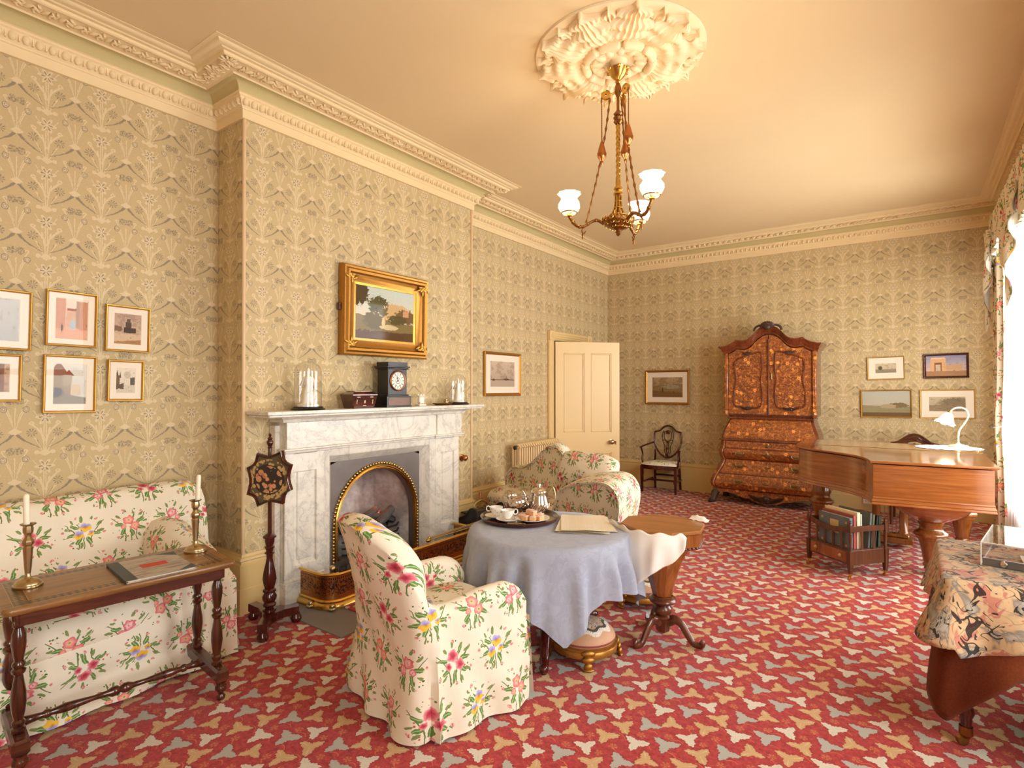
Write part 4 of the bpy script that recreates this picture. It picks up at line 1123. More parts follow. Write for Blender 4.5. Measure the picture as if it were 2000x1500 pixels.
# cast iron radiator below the sea picture
MAT['radiator'] = plain('radiator_paint', srgb(226, 198, 146), .45)
t = thing('radiator', 'cream painted cast iron column radiator under the sea picture', 'radiator', (XR + .145, 5.415, 0))
N = 19; st = (6.30 - 5.415) / (N - 1)
sec = []
for k in range(N):
    if not k:
        b = MB()
        for x in (-.05, .05):
            pts = [(x, 0, .10)] + [(x, 0, .16 + i * .11) for i in range(6)] + [(x, 0, .80)]
            b.tube(pts, [.012, .015, .0125, .0125, .0125, .0125, .015, .011], 8, flat=1.0)
        for z in (.14, .79): b.tube([(-.066, 0, z), (-.04, 0, z + .03), (0, 0, z + .035), (.04, 0, z + .03), (.066, 0, z)], [.012, .017, .018, .017, .012], 8)
        o = b.build('column', MAT['radiator'], t, 60); sec.append(o)
    else: dup(sec[0], (0, k * st, 0), parent=t)
for z in (.15, .79):
    b = MB(); b.tube([(0, -.012, z), (0, (N - 1) * st + .012, z)], .017, 8); b.build('header', MAT['radiator'], t, 50)
b = MB(); b.lathe([(.024, 0), (.024, .012), (.016, .02), (0, .02)], 8, T=Matrix.Translation((0, -.022, .79)) @ Matrix.Rotation(pi / 2, 4, 'X')); b.build('end_plug', MAT['iron'], t, 40)
for k in (0, N - 1):
    for x in (-.05, .05):
        b = MB(); b.tube([(x, k * st, 0), (x, k * st, .11)], [.022, .016], 8); b.build('foot', MAT['radiator'], t, 40)
# ------------------------------------------------------------------ slip-covered seats
def tub(path, inner_off, Hs, seat_z, lean, flare, steps, name, parent, nv=14, top_r=.05, pleats=()):
    """Shell along an open plan path (outer line), rising to H(s), over the rounded top and down inside to the seat."""
    P = [Vector(p) for p in path]; L = [0]
    for p, q in zip(P, P[1:]): L.append(L[-1] + (q - p).length)
    tot = L[-1]
    def at(s):
        s = max(0, min(tot, s))
        for i in range(len(P) - 1):
            if s <= L[i + 1] or i == len(P) - 2:
                f = (s - L[i]) / max(L[i + 1] - L[i], 1e-9); return P[i].lerp(P[i + 1], f)
    rings, vs_ = [], []
    for k in range(steps + 1):
        s = tot * k / steps; p = at(s); d = (at(s + .06) - at(s - .06)).normalized(); n = Vector((d.y, -d.x))   # outward
        H, ln, th = Hs(s), lean(s), inner_off(s)
        ring, vl, acc = [], [], 0
        for j in range(nv + 1):                           # outside, floor to top
            t = j / nv; z = lerp(.012, H - top_r, t)
            o = flare * (1 - smoothstep(0, .45, z)) * (1 + .55 * sin(s * 23 + 1.3) * (1 - smoothstep(0, .36, z))) + ln * max(0, (z - .30) / .60) ** 1.2
            for ps, pw, pd in pleats:
                e = (s - ps) / pw
                o += pd * (1 - smoothstep(.0, .60, z)) * (math.exp(-(e - .8) ** 2 * 3) - 1.0 * math.exp(-e * e * 5))
            o += .004 * sin(s * 31 + z * 17) + .003 * sin(s * 9 - z * 40)
            ring.append((p.x + n.x * o, p.y + n.y * o, z))
        ot = ln * max(0, (H - .30) / .60) ** 1.2
        for j in range(1, 8):                             # over the top
            a = pi * j / 8; o = ot - th / 2 + th / 2 * cos(a)
            ring.append((p.x + n.x * o, p.y + n.y * o, H - top_r + top_r * sin(a)))
        for j in range(7):                                # down inside
            z = lerp(H - top_r, seat_z - .05, j / 6); o = -th + ln * max(0, (z - .30) / .60) ** 1.2
            ring.append((p.x + n.x * o, p.y + n.y * o, z))
        rings.append(ring)
    va = []
    for r in rings:
        q = [p_[2] for p_ in r[:nv + 1]]
        for a, b_ in zip(r[nv:], r[nv + 1:]): q.append(q[-1] + (Vector(b_) - Vector(a)).length)
        va.append(q)
    b = MB(); b.loft(rings, False, False, None, True, uvs=lambda i, k: (tot * i / steps, va[i][k]))
    for r, u0 in ((rings[0], 0), (rings[-1], tot)):       # front ends of the arms
        m = len(r) // 2; f = list(range(len(r)))
        c = [sum(q[e] for q in r) / len(r) for e in range(3)]
        o0 = len(b.v); b.v += [tuple(q) for q in r] + [tuple(c)]
        bot = (r[-1][0], r[-1][1], .012); b.v.append(bot)
        idx = [o0 + k for k in f] + [o0 + len(r) + 1]
        for a, c2 in zip(idx, idx[1:] + idx[:1]):
            b.f.append([a, c2, o0 + len(r)]); b.uv.append([(b.v[q][0] * .7 + b.v[q][1] * .7, b.v[q][2]) for q in b.f[-1]])
    return b.build(name, MAT['chintz'], parent, 60)

def cushion(name, parent, c, d, puff=.03, n=12, mat=None, T=None, edge=None):
    """A plump box cushion."""
    b = MB(); hx, hy, hz = d[0] / 2, d[1] / 2, d[2] / 2
    e = edge or min(hx, hy, hz) * .9
    rings = []
    prof = [(.0, -1), (.80, -1), (.93, -.9), (1, -.55), (1, .55), (.93, .9), (.80, 1), (.0, 1)]
    def sup(a, p=5.0):
        ca, sa = cos(a), sin(a); k = (abs(ca) ** p + abs(sa) ** p) ** (-1 / p); return ca * k, sa * k
    for f, z in prof:
        ring = []
        for k in range(n * 4):
            x, y = sup(2 * pi * k / (n * 4)); cx_ = max(abs(x), abs(y))
            bulge = puff * (1 - (f) ** 2) if abs(z) == 1 else 0
            ff = f if f > 0 else .02
            ring.append((c[0] + x * hx * ff, c[1] + y * hy * ff, c[2] + z * hz + (bulge if z > 0 else -bulge * .3)))
        rings.append(ring)
    b.loft(rings, False, True, T)
    return b.build(name, mat or MAT['chintz'], parent, 60)

# ---- armchair in the middle of the room, back to the camera
t = thing('armchair', 'armchair in floral slipcover with tall back turned to the camera', 'armchair', (-1.905, 2.04, 0), radians(-14.4))
# local frame: x right of the chair seen from behind, y forwards
w2, bk, fr = .305, -.315, .285
pth = [(w2 + .015, fr)] + [(w2 + .012, lerp(fr, bk + .07, k / 6)) for k in range(1, 7)] + [(w2 - .06 + .072 * cos(a), bk + .07 - .07 * sin(a)) for a in (pi / 8, pi / 4, 3 * pi / 8)] + [(lerp(w2 - .06, -w2 + .06, k / 6), bk) for k in range(7)] + [(-w2 + .06 - .072 * sin(a), bk + .07 - .07 * cos(a)) for a in (pi / 8, pi / 4, 3 * pi / 8)] + [(-w2 - .012, lerp(bk + .07, fr, k / 6)) for k in range(6)] + [(-w2 - .015, fr)]
pth = pth[::-1]                                            # runs left arm -> back -> right arm, outside on the left hand
PL = sum(hypot(a[0] - c[0], a[1] - c[1]) for a, c in zip(pth, pth[1:]))
def Hs(s):
    s = min(s, PL - s)                                     # symmetric: 0 at arm front, PL/2 at the back's middle
    return interp(s, [(0, .50), (.03, .545), (.10, .575), (.25, .572), (.42, .55), (.50, .555), (.545, .585), (.585, .66), (.63, .78), (.69, .875), (.77, .925), (.95, .945)])
def lean(s):
    s = min(s, PL - s); return .17 * smoothstep(.50, .78, s)
def thick(s):
    s = min(s, PL - s); return lerp(.11, .13, smoothstep(.5, .7, s))
tub(pth, thick, Hs, .43, lean, .035, 76, 'cover', t, pleats=((PL * .5 - .345, .035, .03), (PL * .5 + .345, .035, .03)))
cushion('seat', t, (0, .02, .365), (.50, .54, .15), .03)
b = MB(); b.grid(20, 8, lambda u, v: (lerp(-w2 - .01, w2 + .01, u), fr + .02 + .014 * sin(u * 40) * (1 - v) + .02 * (1 - v), lerp(.012, .40, v))); b.build('front_skirt', MAT['chintz'], t, 60)

# ---- sofa along the left wall
SY0, SY1, SXB = -.42, 1.60, -3.97
t = thing('sofa', 'sofa in loose floral slipcover against the left wall behind narrow table', 'sofa', (SXB, 0, 0))
def sofaback(u, v):
    y = lerp(SY0 - .02, SY1 + .18, u); prof = [(.30, .40), (.275, .55), (.245, .70), (.21, .83), (.175, .885), (.12, .905), (.06, .885), (.03, .82), (.02, .40)]
    k = v * (len(prof) - 1); i = min(int(k), len(prof) - 2); f = k - i
    x, z = lerp(prof[i][0], prof[i + 1][0], f), lerp(prof[i][1], prof[i + 1][1], f)
    e = 1 - smoothstep(.0, .05, min(u, 1 - u)) ; z -= .05 * e * e * smoothstep(.6, .9, z)
    return (x + .006 * sin(y * 9 + z * 14), y, z + .006 * sin(y * 5.0) * smoothstep(.6, .9, z))
b = MB(); b.grid(40, 24, sofaback); b.build('backrest', MAT['chintz'], t, 70)
cushion('seat', t, (.53, (SY0 + SY1) / 2, .36), (.62, SY1 - SY0 - .25, .18), .03)
for sy, y0 in ((1, SY1), (-1, SY0)):
    rings = []                                             # arm: outside flares to the floor, rolled top, down to the seat
    for k in range(22):
        x = lerp(.10, .84, k / 21); e = 1 - smoothstep(0, .10, .84 - x)
        dz = -.04 * e - .13 * smoothstep(.3, .84, x); ring = []
        for o, z in ((.105, .012), (.098, .10), (.082, .25), (.064, .38), (.060, .48), (.074, .56), (.062, .62), (.005, .685), (-.07, .715), (-.14, .70), (-.19, .64), (-.20, .55), (-.20, .30)):
            w = (.018 * sin(x * 26) + .010 * sin(x * 55 + 2)) * (1 - smoothstep(0, .40, z))
            zz = z + dz * smoothstep(.25, .55, z)
            ring.append((x - .03 * e * e, y0 + sy * (o + w - .03 * e), zz))
        rings.append(ring)
    va = [0]
    for a, c in zip(rings[8], rings[8][1:]): va.append(va[-1] + (Vector(c) - Vector(a)).length)
    b = MB(); b.loft(rings, False, False, None, True, uvs=lambda i, k: (i * .04, va[k]))
    r = rings[-1]; o0 = len(b.v); cc = (r[0][0] + .03, y0 - sy * .03, .35)
    b.v += [tuple(q) for q in r] + [(r[-1][0], r[-1][1], .012), cc]
    idx = [o0 + k for k in range(len(r) + 1)]
    for a, c in zip(idx, idx[1:] + idx[:1]): b.f.append([a, c, o0 + len(r) + 1]); b.uv.append([(b.v[q][1], b.v[q][2]) for q in b.f[-1]])
    b.build('arm', MAT['chintz'], t, 70)
def drape(u, v):
    """Loose front of the cover: over the seat edge, sagging to the carpet."""
    y = lerp(SY0 + .02, SY1 + .06, u)
    z = lerp(.455, .014, smoothstep(0, 1, v) * .4 + v * .6); out = lerp(.82, .885, v ** 1.4)
    sag = .020 * sin(v * 14 + 4.5 * (u - .5) ** 2 * 4) * (1 - abs(2 * u - 1) ** 3) * smoothstep(.1, .4, v)
    rip = .014 * sin(y * 21 + v * 3) * v * v + .02 * smoothstep(.80, 1, u) * sin(v * 3 + 20 * u)
    return (out + sag + rip - .06 * (1 - smoothstep(0, .10, v)), y, z)
b = MB(); b.grid(56, 30, drape); b.build('front_drape', MAT['chintz'], t, 70)

# ---- chaise longue near the door
CP1, CP2 = Vector((-3.62, 4.58)), Vector((-1.80, 3.757))
ax = (CP2 - CP1); CL = ax.length; ca = atan2(ax.y, ax.x)
t = thing('chaise_longue', 'chaise longue in floral cover before the radiator and door', 'sofa', (CP1.x, CP1.y, 0), ca)
SHX = -.70                                                 # its ends run at a slant to the front
SHM = Matrix(((1, SHX, 0, 0), (0, 1, 0, 0), (0, 0, 1, 0), (0, 0, 0, 1)))
D = .54                                                    # local x along the couch from foot to head, y from front to wall side
def seatpt(u, v):
    # closed skirt: v runs from floor (front) up, over the seat and down at the back
    prof = [(-.02, .012), (-.012, .15), (0.0, .30), (.0, .38), (.02, .415), (.06, .435), (.25, .447), (.45, .44), (D, .42), (D + .02, .37), (D + .02, .012)]
    k = v * (len(prof) - 1); i = min(int(k), len(prof) - 2); f = k - i
    y, z = lerp(prof[i][0], prof[i + 1][0], f), lerp(prof[i][1], prof[i + 1][1], f)
    x = u * (CL - .12); low = 1 - smoothstep(0, .4, z)
    return (x, y + (.010 * sin(x * 24) * low if y < .1 else 0), z - .02 * smoothstep(.95, 1, 1 - u) * smoothstep(.3, .42, z))
b = MB(); b.grid(50, 30, seatpt, None, SHM); r = [seatpt(0, j / 30) for j in range(31)]
b.add(r, [tuple(range(31))], [[(q[1], q[2]) for q in r]], SHM); b.build('seat', MAT['chintz'], t, 60)
# scrolled head end
hp = [(CL - .80, .42), (CL - .74, .52), (CL - .68, .62), (CL - .58, .69), (CL - .44, .738), (CL - .28, .772), (CL - .12, .792), (CL - .0, .775), (CL + .07, .71), (CL + .085, .62), (CL + .06, .50), (CL + .035, .36), (CL + .03, .18), (CL + .035, .012), (CL - .80, .012)]
hp2 = spline(hp[:-1], 4) + [hp[-1]]
rings = []
for y, s, dz in ((-.022, .975, -.012), (-.035, .99, -.005), (-.03, 1, 0), (.0, 1.0, .006), (.15, 1.0, .010), (.30, 1.0, .010), (.42, 1.0, .004), (D, 1.0, -.01), (D + .03, .985, -.02)):
    rings.append([(CL - .2 + (x - CL + .2) * s, y + .006 * sin(x * 30) * (1 - smoothstep(.1, .5, z)), max(.012, .4 + (z - .4) * s + dz * smoothstep(.3, .6, z))) for x, z in hp2])
va = [0]
for a, c in zip(hp2, hp2[1:]): va.append(va[-1] + hypot(c[0] - a[0], c[1] - a[1]))
va.append(va[-1] + .3)
b = MB(); b.loft(rings, False, False, SHM, False, uvs=lambda i, k: (va[min(k, len(va) - 1)], (0, .02, .04, .07, .22, .37, .5, .62, .65)[i]))
for r in (rings[0], rings[-1]): b.add(r, [tuple(range(len(r)))], [[(q[0], q[2]) for q in r]], SHM)
b.build('head_end', MAT['chintz'], t, 55)
b = MB(); b.tube([(x, -.03, max(.02, z)) for x, z in hp2[4:-1]], .007, 6, T=SHM); b.build('piping', MAT['chintz'], t, 60)
# half back with its swept outline, along the wall side
bp = spline([(-.04, .38), (-.02, .50), (.05, .605), (.18, .645), (.34, .665), (.52, .75), (.68, .86), (.82, .935), (.93, .945), (1.04, .905), (1.12, .82), (1.18, .66), (1.20, .38)], 6)
rings = []
for y, s in ((D - .16, .90), (D - .18, .96), (D - .16, .99), (D - .10, 1.0), (D - .04, 1.0), (D + .005, .985), (D + .02, .95)):
    rings.append([(.55 + (x - .55) * s, y + .06 * smoothstep(.45, .95, z), .40 + (z - .40) * s) for x, z in bp])
b = MB(); b.loft(rings, False, False, SHM, True, uvs=lambda i, k: (rings[0][k][0] + .05 * i, rings[0][k][2] + .05 * i))
for r in (rings[0], rings[-1]): b.add(r, [tuple(range(len(r)))], [[(q[0], q[2]) for q in r]], SHM)
b.build('backrest', MAT['chintz'], t, 60)
q = CP1 + ax.normalized() * (1.42 + SHX * .47) + Vector((-ax.y, ax.x)).normalized() * .47
cu = thing('cushion', 'square floral cushion propped at the head of the chaise longue', 'cushion', (q.x, q.y, .735))
cu.rotation_euler = (radians(72), radians(2), ca + .30)
cushion('cover', cu, (0, 0, 0), (.60, .34, .15), .05, edge=.05)
# ------------------------------------------------------------------ narrow inlaid table before the sofa
def turned(prof, zs, n=16): return [(r, z) for r, z in prof]
def inlaid():
    g = G('inlaid_table_top'); x, y, z = g.xyz(g.coord('Object'))
    n = g.noise(g.mapping(g.coord(), scale=(30, 2.5, 10)), 1.0, 6, .6, .8)
    col = g.ramp(n, [(.3, srgb(98, 62, 28)), (.55, srgb(140, 96, 48)), (.72, srgb(164, 118, 64))])
    ex = .196 - x.abs(); ey = .39 - y.abs()               # distance in from the edges
    e = g.m('MINIMUM', ex, ey)
    band = (e < .052) * (e > .004)
    along_ = g.mix(ex < ey, x, y)                         # position along the border
    tri = g.m('ADD', ((x + y) / .050).fract() < .5, ((x - y) / .050).fract() < .5)
    tri = (tri > .5) * (tri < 1.5)
    col = g.mix(band * tri, col, srgb(30, 17, 10))
    col = g.mix(((e - .053).abs() < .0016) + ((e - .003).abs() < .0012), col, srgb(176, 130, 74))
    g.bump(n, .04, .003)
    return g.set(color=col, rough=.3, coat=.15, coatr=.15)
t = thing('sofa_table', 'narrow dark inlaid table on turned legs before the floral sofa', 'table', (-2.948, 1.029, 0), radians(-6.8))
ST = .66
b = MB()
def rrect(hx, hy, r, n=5):
    out = []
    for cx, cy, a0 in ((hx - r, hy - r, 0), (-hx + r, hy - r, pi / 2), (-hx + r, -hy + r, pi), (hx - r, -hy + r, 3 * pi / 2)):
        out += [(cx + r * cos(a0 + pi / 2 * k / n), cy + r * sin(a0 + pi / 2 * k / n)) for k in range(n + 1)]
    return out
pl = rrect(.228, .424, .03)
b.loft([[(x * s, y * (1 - (1 - s) * .5), z) for x, y in pl] for s, z in ((.975, ST - .026), (.99, ST - .022), (1.0, ST - .012), (.995, ST - .004), (.98, ST))])
b.build('top', inlaid(), t, 40)
for sx in (-1, 1):
    b = MB(); b.box((sx * .185, 0, ST - .052), (.02, .74, .055), .003); b.build('apron', MAT['oakx'], t, 30)
for sy in (-1, 1):
    b = MB(); b.box((0, sy * .372, ST - .052), (.375, .02, .055), .003); b.build('apron', MAT['oakx'], t, 30)
LEG = [(.020, .150), (.024, .156), (.024, .166), (.016, .172), (.022, .184), (.022, .192), (.015, .20), (.021, .23), (.026, .27), (.024, .31), (.016, .36), (.014, .375), (.022, .384), (.024, .394), (.016, .402), (.022, .412), (.022, .420), (.015, .43), (.020, .46), (.025, .50), (.023, .535), (.015, .56), (.021, .566), (.021, .578), (.017, .59), (.024, .60), (.024, .615), (.020, .62)]
for sy in (-1, 1):
    for sx in (-1, 1):
        b = MB(); b.lathe(LEG, 16, c=(sx * .135, sy * .365, 0)); b.box((sx * .135, sy * .365, .615), (.048, .048, .05), .004); b.build('leg', MAT['oakleg'], t, 40)
    b = MB(); b.box((0, sy * .365, .118), (.44, .056, .062), .010); b.build('trestle_foot', MAT['oakx'], t, 30)
    for sx in (-1, 1):
        b = MB(); b.lathe([(.012, 0), (.018, .006), (.02, .018), (.012, .03), (.016, .04), (.026, .052), (.026, .066), (.02, .075), (.024, .088)], 14, c=(sx * .190, sy * .365, 0)); b.build('bun_foot', MAT['oakleg'], t, 50)
b = MB(); T = Matrix.Translation((0, 0, .125)) @ Matrix.Rotation(-pi / 2, 4, 'X')
pr = [(.013, 0), (.022, .012), (.022, .03), (.013, .05), (.011, .10), (.017, .16), (.020, .20), (.012, .245), (.018, .255), (.018, .265), (.012, .275), (.017, .315), (.020, .335), (.012, .36)]
full = [(r, -z) for r, z in pr[::-1]] + pr[1:]
b.lathe([(r, z) for r, z in full], 14, T=T); b.build('stretcher', MAT['oakleg'], t, 50)

def candlestick(label, x, y, lean_):
    t = thing('candlestick', label, 'candlestick', (x, y, ST), 0, 'plated candlesticks on the inlaid table', tilt=(0, 0, .3))
    b = MB(); b.lathe([(.0, .0), (.056, .0), (.058, .004), (.057, .010), (.051, .013), (.050, .018), (.044, .025), (.034, .030), (.022, .033), (.015, .038), (.011, .048), (.010, .056)], 28, sy=.86); b.build('foot', MAT['oldsilver'], t, 40)
    b = MB(); b.lathe([(.010, .055), (.013, .08), (.016, .13), (.0185, .165), (.014, .172), (.021, .180), (.022, .190), (.020, .196), (.015, .202), (.011, .212), (.012, .220), (.018, .228), (.019, .246), (.017, .256), (.028, .262), (.029, .266), (.014, .264)], 8); b.build('stem', MAT['oldsilver'], t, 20)
    b = MB(); b.lathe([(.0115, .255), (.0112, .30), (.0108, .385), (.006, .392), (0, .393)], 16, T=TR((0, 0, 0), 0, lean_)); b.build('candle', MAT['wax'], t, 50)
candlestick('plated candlestick at the near left end of the inlaid table', -3.050, .722, .02)
candlestick('plated candlestick with leaning candle at the far end of the inlaid table', -3.000, 1.378, -.05)
# portfolio book
def marbled():
    g = G('marbled_board'); p = g.mapping(g.coord(), scale=(60, 4, 1), rot=(0, 0, .3))
    n = g.noise(p, 1.0, 6, .7, 1.5)
    return g.set(color=g.ramp(n, [(.3, srgb(84, 80, 76)), (.45, srgb(150, 140, 128)), (.55, srgb(196, 184, 166)), (.7, srgb(122, 96, 74))]), rough=.5)
t = thing('portfolio', 'grey half bound portfolio with red label lying on the inlaid table', 'book', (-2.895, 1.135, ST), radians(-6.8))
MAT['greycloth'] = plain('slate_grey_cloth', srgb(74, 80, 82), .55)
b = MB(); b.box((0, 0, .010), (.345, .272, .003)); b.box((0, 0, .0018), (.345, .272, .0035)); b.build('board', marbled(), t, 0)
b = MB(); b.box((.004, 0, .006), (.325, .26, .006)); b.build('page_block', MAT['page'], t, 0)
b = MB(); b.box((0, -.118, .0118), (.348, .046, .001)); b.box((0, -.138, .006), (.348, .004, .0125), .001); b.build('spine', MAT['greycloth'], t, 0)
for sx in (-1, 1):
    b = MB(); b.prism([(sx * .173, .137), (sx * .10, .137), (sx * .173, .065)][::sx], .0113, .0124); b.build('corner', MAT['greycloth'], t, 0)
b = MB(); b.box((-.01, .012, .0120), (.062, .105, .001)); b.build('title_label', plain('red_label', srgb(196, 66, 44), .6), t, 0)

# ------------------------------------------------------------------ pole screen
t = thing('pole_screen', 'mahogany pole screen with octagonal floral needlework beside the fireplace', 'fire screen', (-3.30, 1.965, 0))
b = MB(); pts = []
feet = [(.075, .155), (.175, -.15), (-.20, .0)]
for k in range(3):
    p, q = Vector(feet[k]), Vector(feet[(k + 1) % 3])
    a = p.normalized(); nrm = Vector((-a.y, a.x))
    pts += [tuple(p - nrm * .028 * (1 if nrm.dot(q - p) > 0 else -1)), tuple(p + nrm * .028 * (1 if nrm.dot(q - p) > 0 else -1))]
    for f in (.25, .5, .75):
        m_ = p.lerp(q, f); pts.append(tuple(m_ * (1 - .38 * sin(pi * f))))
b.prism(pts, .055, .105); b.build('plinth', MAT['mahog'], t, 20)
for f in feet:
    b = MB(); b.lathe([(0, 0), (.024, .0), (.034, .016), (.034, .032), (.022, .048), (.022, .056)], 14, c=(f[0] * .92, f[1] * .92, 0)); b.build('bun_foot', MAT['mahog'], t, 50)
b = MB(); b.lathe([(.040, .105), (.040, .112), (.022, .12), (.036, .13), (.040, .142), (.030, .155), (.040, .17), (.044, .19), (.030, .215), (.040, .222), (.040, .232), (.028, .24), (.036, .27), (.042, .30), (.036, .345), (.024, .40), (.018, .43), (.020, .455), (.030, .46), (.030, .466), (.020, .472), (.024, .49), (.030, .496), (.030, .502), (.021, .508), (.028, .53), (.029, .555), (.040, .56), (.040, .568), (.022, .582), (.013, .585)], 20)
b.build('turned_stem', MAT['mahog'], t, 50)
b = MB(); b.lathe([(.0125, .58), (.0115, 1.13)], 12); b.build('pole', MAT['mahog'], t, 50)
b = MB(); b.lathe([(r_, z_ - .075) for r_, z_ in ((.0125, 1.195), (.017, 1.20), (.012, 1.206), (.02, 1.225), (.021, 1.24), (.012, 1.25), (.017, 1.256), (.007, 1.268), (.01, 1.28), (0, 1.292))], 14); b.build('finial', MAT['mahog'], t, 50)
def needlework():
    g = G('needlework'); x, y, z = g.xyz(g.coord('UV')); uv = g.coord('UV')
    r = g.m('SQRT', (x * .92).sq() + y.sq())
    f = g.noise(uv, 120, 2); vo = g.voro(uv, 26.0)
    col = g.mix(f, srgb(78, 66, 46), srgb(106, 90, 62))
    wreath = ((r - .110).abs() < .018) * (V(g, g.voro(uv, 44.0)) < .55)
    col = g.mix((r < .098), col, g.mix(f, srgb(40, 32, 24), srgb(66, 52, 36)))
    col = g.mix(wreath, col, g.mix(f, srgb(176, 138, 80), srgb(206, 170, 110)))
    fl = (V(g, vo) < .50) * (r < .085)
    col = g.mix(fl, col, g.ramp(g.noise(uv, 22, 2), [(.35, srgb(170, 130, 80)), (.5, srgb(206, 150, 100)), (.58, srgb(200, 110, 84)), (.7, srgb(130, 120, 80))]))
    return g.set(color=col, rough=.9)
sc = []
V8 = [(-.079, .165), (.090, .185), (.155, .098), (.157, -.060), (.098, -.150), (-.075, -.172), (-.150, -.098), (-.150, .075)]
for k in range(8):
    p, q = Vector(V8[k]), Vector(V8[(k + 1) % 8])
    for f in (0, .2, .4, .6, .8):
        m_ = p.lerp(q, f); sc.append(m_ * (1 - .13 * sin(pi * f) * 1.0))
scr = Matrix.Translation((.012, -.014, .925)) @ Matrix.Rotation(radians(26), 4, 'Z')
b = MB(); rg = []
for s, y in ((1.0, .010), (1.0, -.008), (.975, -.014), (.93, -.014), (.885, -.004), (.885, .002)): rg.append([(p.x * s, y, p.y * s) for p in sc])
b.loft(rg, False, False, scr); b.build('screen_frame', MAT['mahogx'], t, 35)
b = MB(); pp = [(p.x * .90, -.001, p.y * .90) for p in sc]; n = len(pp)
b.add(pp + [(0, -.001, 0)], [(k, (k + 1) % n, n) for k in range(n)], [[(pp[k][0], pp[k][2]), (pp[(k + 1) % n][0], pp[(k + 1) % n][2]), (0, 0)] for k in range(n)], scr); b.build('needlework_panel', needlework(), t, 0)
b = MB(); b.prism([(p.x * .985, p.y * .985) for p in sc], -.010, .002, scr @ Matrix.Rotation(pi / 2, 4, 'X') @ Matrix.Translation((0, 0, -.012))); b.build('screen_back', MAT['mahogx'], t, 0)
b = MB(); b.box((.0, .012, .925), (.03, .02, .05), .004); b.build('slide_clip', MAT['brass'], t, 30)

# ------------------------------------------------------------------ tea table with its cloth
TZ, TRAD, TC = .66, .480, (-1.785, 2.848)
t = thing('tea_table', 'round mahogany pedestal table under the blue grey cloth', 'table', (*TC, 0))
b = MB(); b.lathe([(0, TZ - .03), (TRAD - .03, TZ - .03), (TRAD - .012, TZ - .026), (TRAD - .006, TZ - .014), (TRAD - .012, TZ - .004), (0, TZ - .004)], 48); b.build('top', MAT['mahogx'], t, 40)
b = MB(); b.lathe([(.10, .20), (.11, .22), (.06, .25), (.05, .30), (.065, .36), (.05, .44), (.035, .50), (.05, .55), (.09, .58), (.14, .63)], 24); b.build('pedestal', MAT['mahog'], t, 50)
b = MB(); b.lathe([(.0, .14), (.13, .14), (.14, .17), (.12, .20), (.0, .205)], 6); b.build('platform', MAT['mahog'], t, 20)
for a in (-61, 78, 198):
    a = radians(a); b = MB()
    pts = spline([(0.08, 0, .17), (.20, 0, .165), (.30, 0, .11), (.37, 0, .045), (.42, 0, .035)], 5)
    b.tube(pts, [lerp(.036, .022, k / (len(pts) - 1)) for k in range(len(pts))], 8, T=Matrix.Rotation(a, 4, 'Z')); b.ball((.425, 0, .032), (.034, .026, .024), 8, 6, Matrix.Rotation(a, 4, 'Z')); b.lathe([(.014, 0), (.016, .006), (.016, .018), (.010, .022)], 10, c=(.42 * cos(a), .42 * sin(a), 0)); b.build('leg', MAT['mahog'], t, 50)
def damask():
    g = G('blue_grey_damask'); uv = g.coord('UV')
    n = g.noise(uv, 14, 4, .6, 1.0); f = g.noise(uv, 220, 2)
    col = g.mix((n > .5) * .5, srgb(146, 150, 166), srgb(162, 166, 180))
    col = g.mix(f * .4, col, srgb(180, 182, 192))
    return g.set(color=col, rough=.8, spec=.2, sheen=.2)
cl = MB(); NA, NR, ND = 180, 8, 22
CA = [radians(a) for a in (-49, 41, 131, 221)]             # directions of the hanging corners
def drop(a):
    d = min(abs((a - c + pi) % (2 * pi) - pi) for c in CA)
    return .285 + .195 * max(0, 1 - d / .46) ** 1.15 + .012 * sin(3 * a)
def clothpt(i, j):
    a = 2 * pi * i / NA; ca_, sa_ = cos(a), sin(a)
    if j <= NR: r = (TRAD - .012) * j / NR; return (r * ca_, r * sa_, TZ + .0015 * sin(9 * a) * (j / NR) ** 3)
    t_ = (j - NR) / ND; D = drop(a)
    z = TZ - D * t_; fold = (.032 * sin(15 * a + .8 * sin(2 * a)) + .020 * sin(26 * a + 1.0)) * smoothstep(.0, .75, t_)
    d = min(abs((x_ - a + pi) % (2 * pi) - pi) for x_ in CA)
    fold = fold * (1 - .8 * max(0, 1 - d / .22)) + .045 * smoothstep(.25, 1, t_) * max(0, 1 - d / .25)
    r = TRAD - .012 + .016 * min(1, t_ * 9) ** .5 + .035 * t_ + fold
    return (r * ca_, r * sa_, z)
vs = [(0, 0, TZ)] + [clothpt(i, j) for j in range(1, NR + ND + 1) for i in range(NA)]
def uvc(i, j):
    a = 2 * pi * i / NA; r = (TRAD * j / NR if j <= NR else TRAD + drop(a) * (j - NR) / ND); return (r * cos(a), r * sin(a))
fs = [(0, 1 + i, 1 + (i + 1) % NA) for i in range(NA)]; uv = [[(0, 0), uvc(i, 1), uvc(i + 1, 1)] for i in range(NA)]
for j in range(NR + ND - 1):
    for i in range(NA):
        i2 = (i + 1) % NA; fs.append((1 + j * NA + i, 1 + (j + 1) * NA + i, 1 + (j + 1) * NA + i2, 1 + j * NA + i2))
        uv.append([uvc(i, j + 1), uvc(i, j + 2), uvc(i + 1, j + 2), uvc(i + 1, j + 1)])
cl.add(vs, fs, uv)
o = cl.build('tablecloth', damask(), None, 70); o.location = (*TC, .0015)
tag(o, 'blue grey damask cloth draped over the round tea table', 'tablecloth')

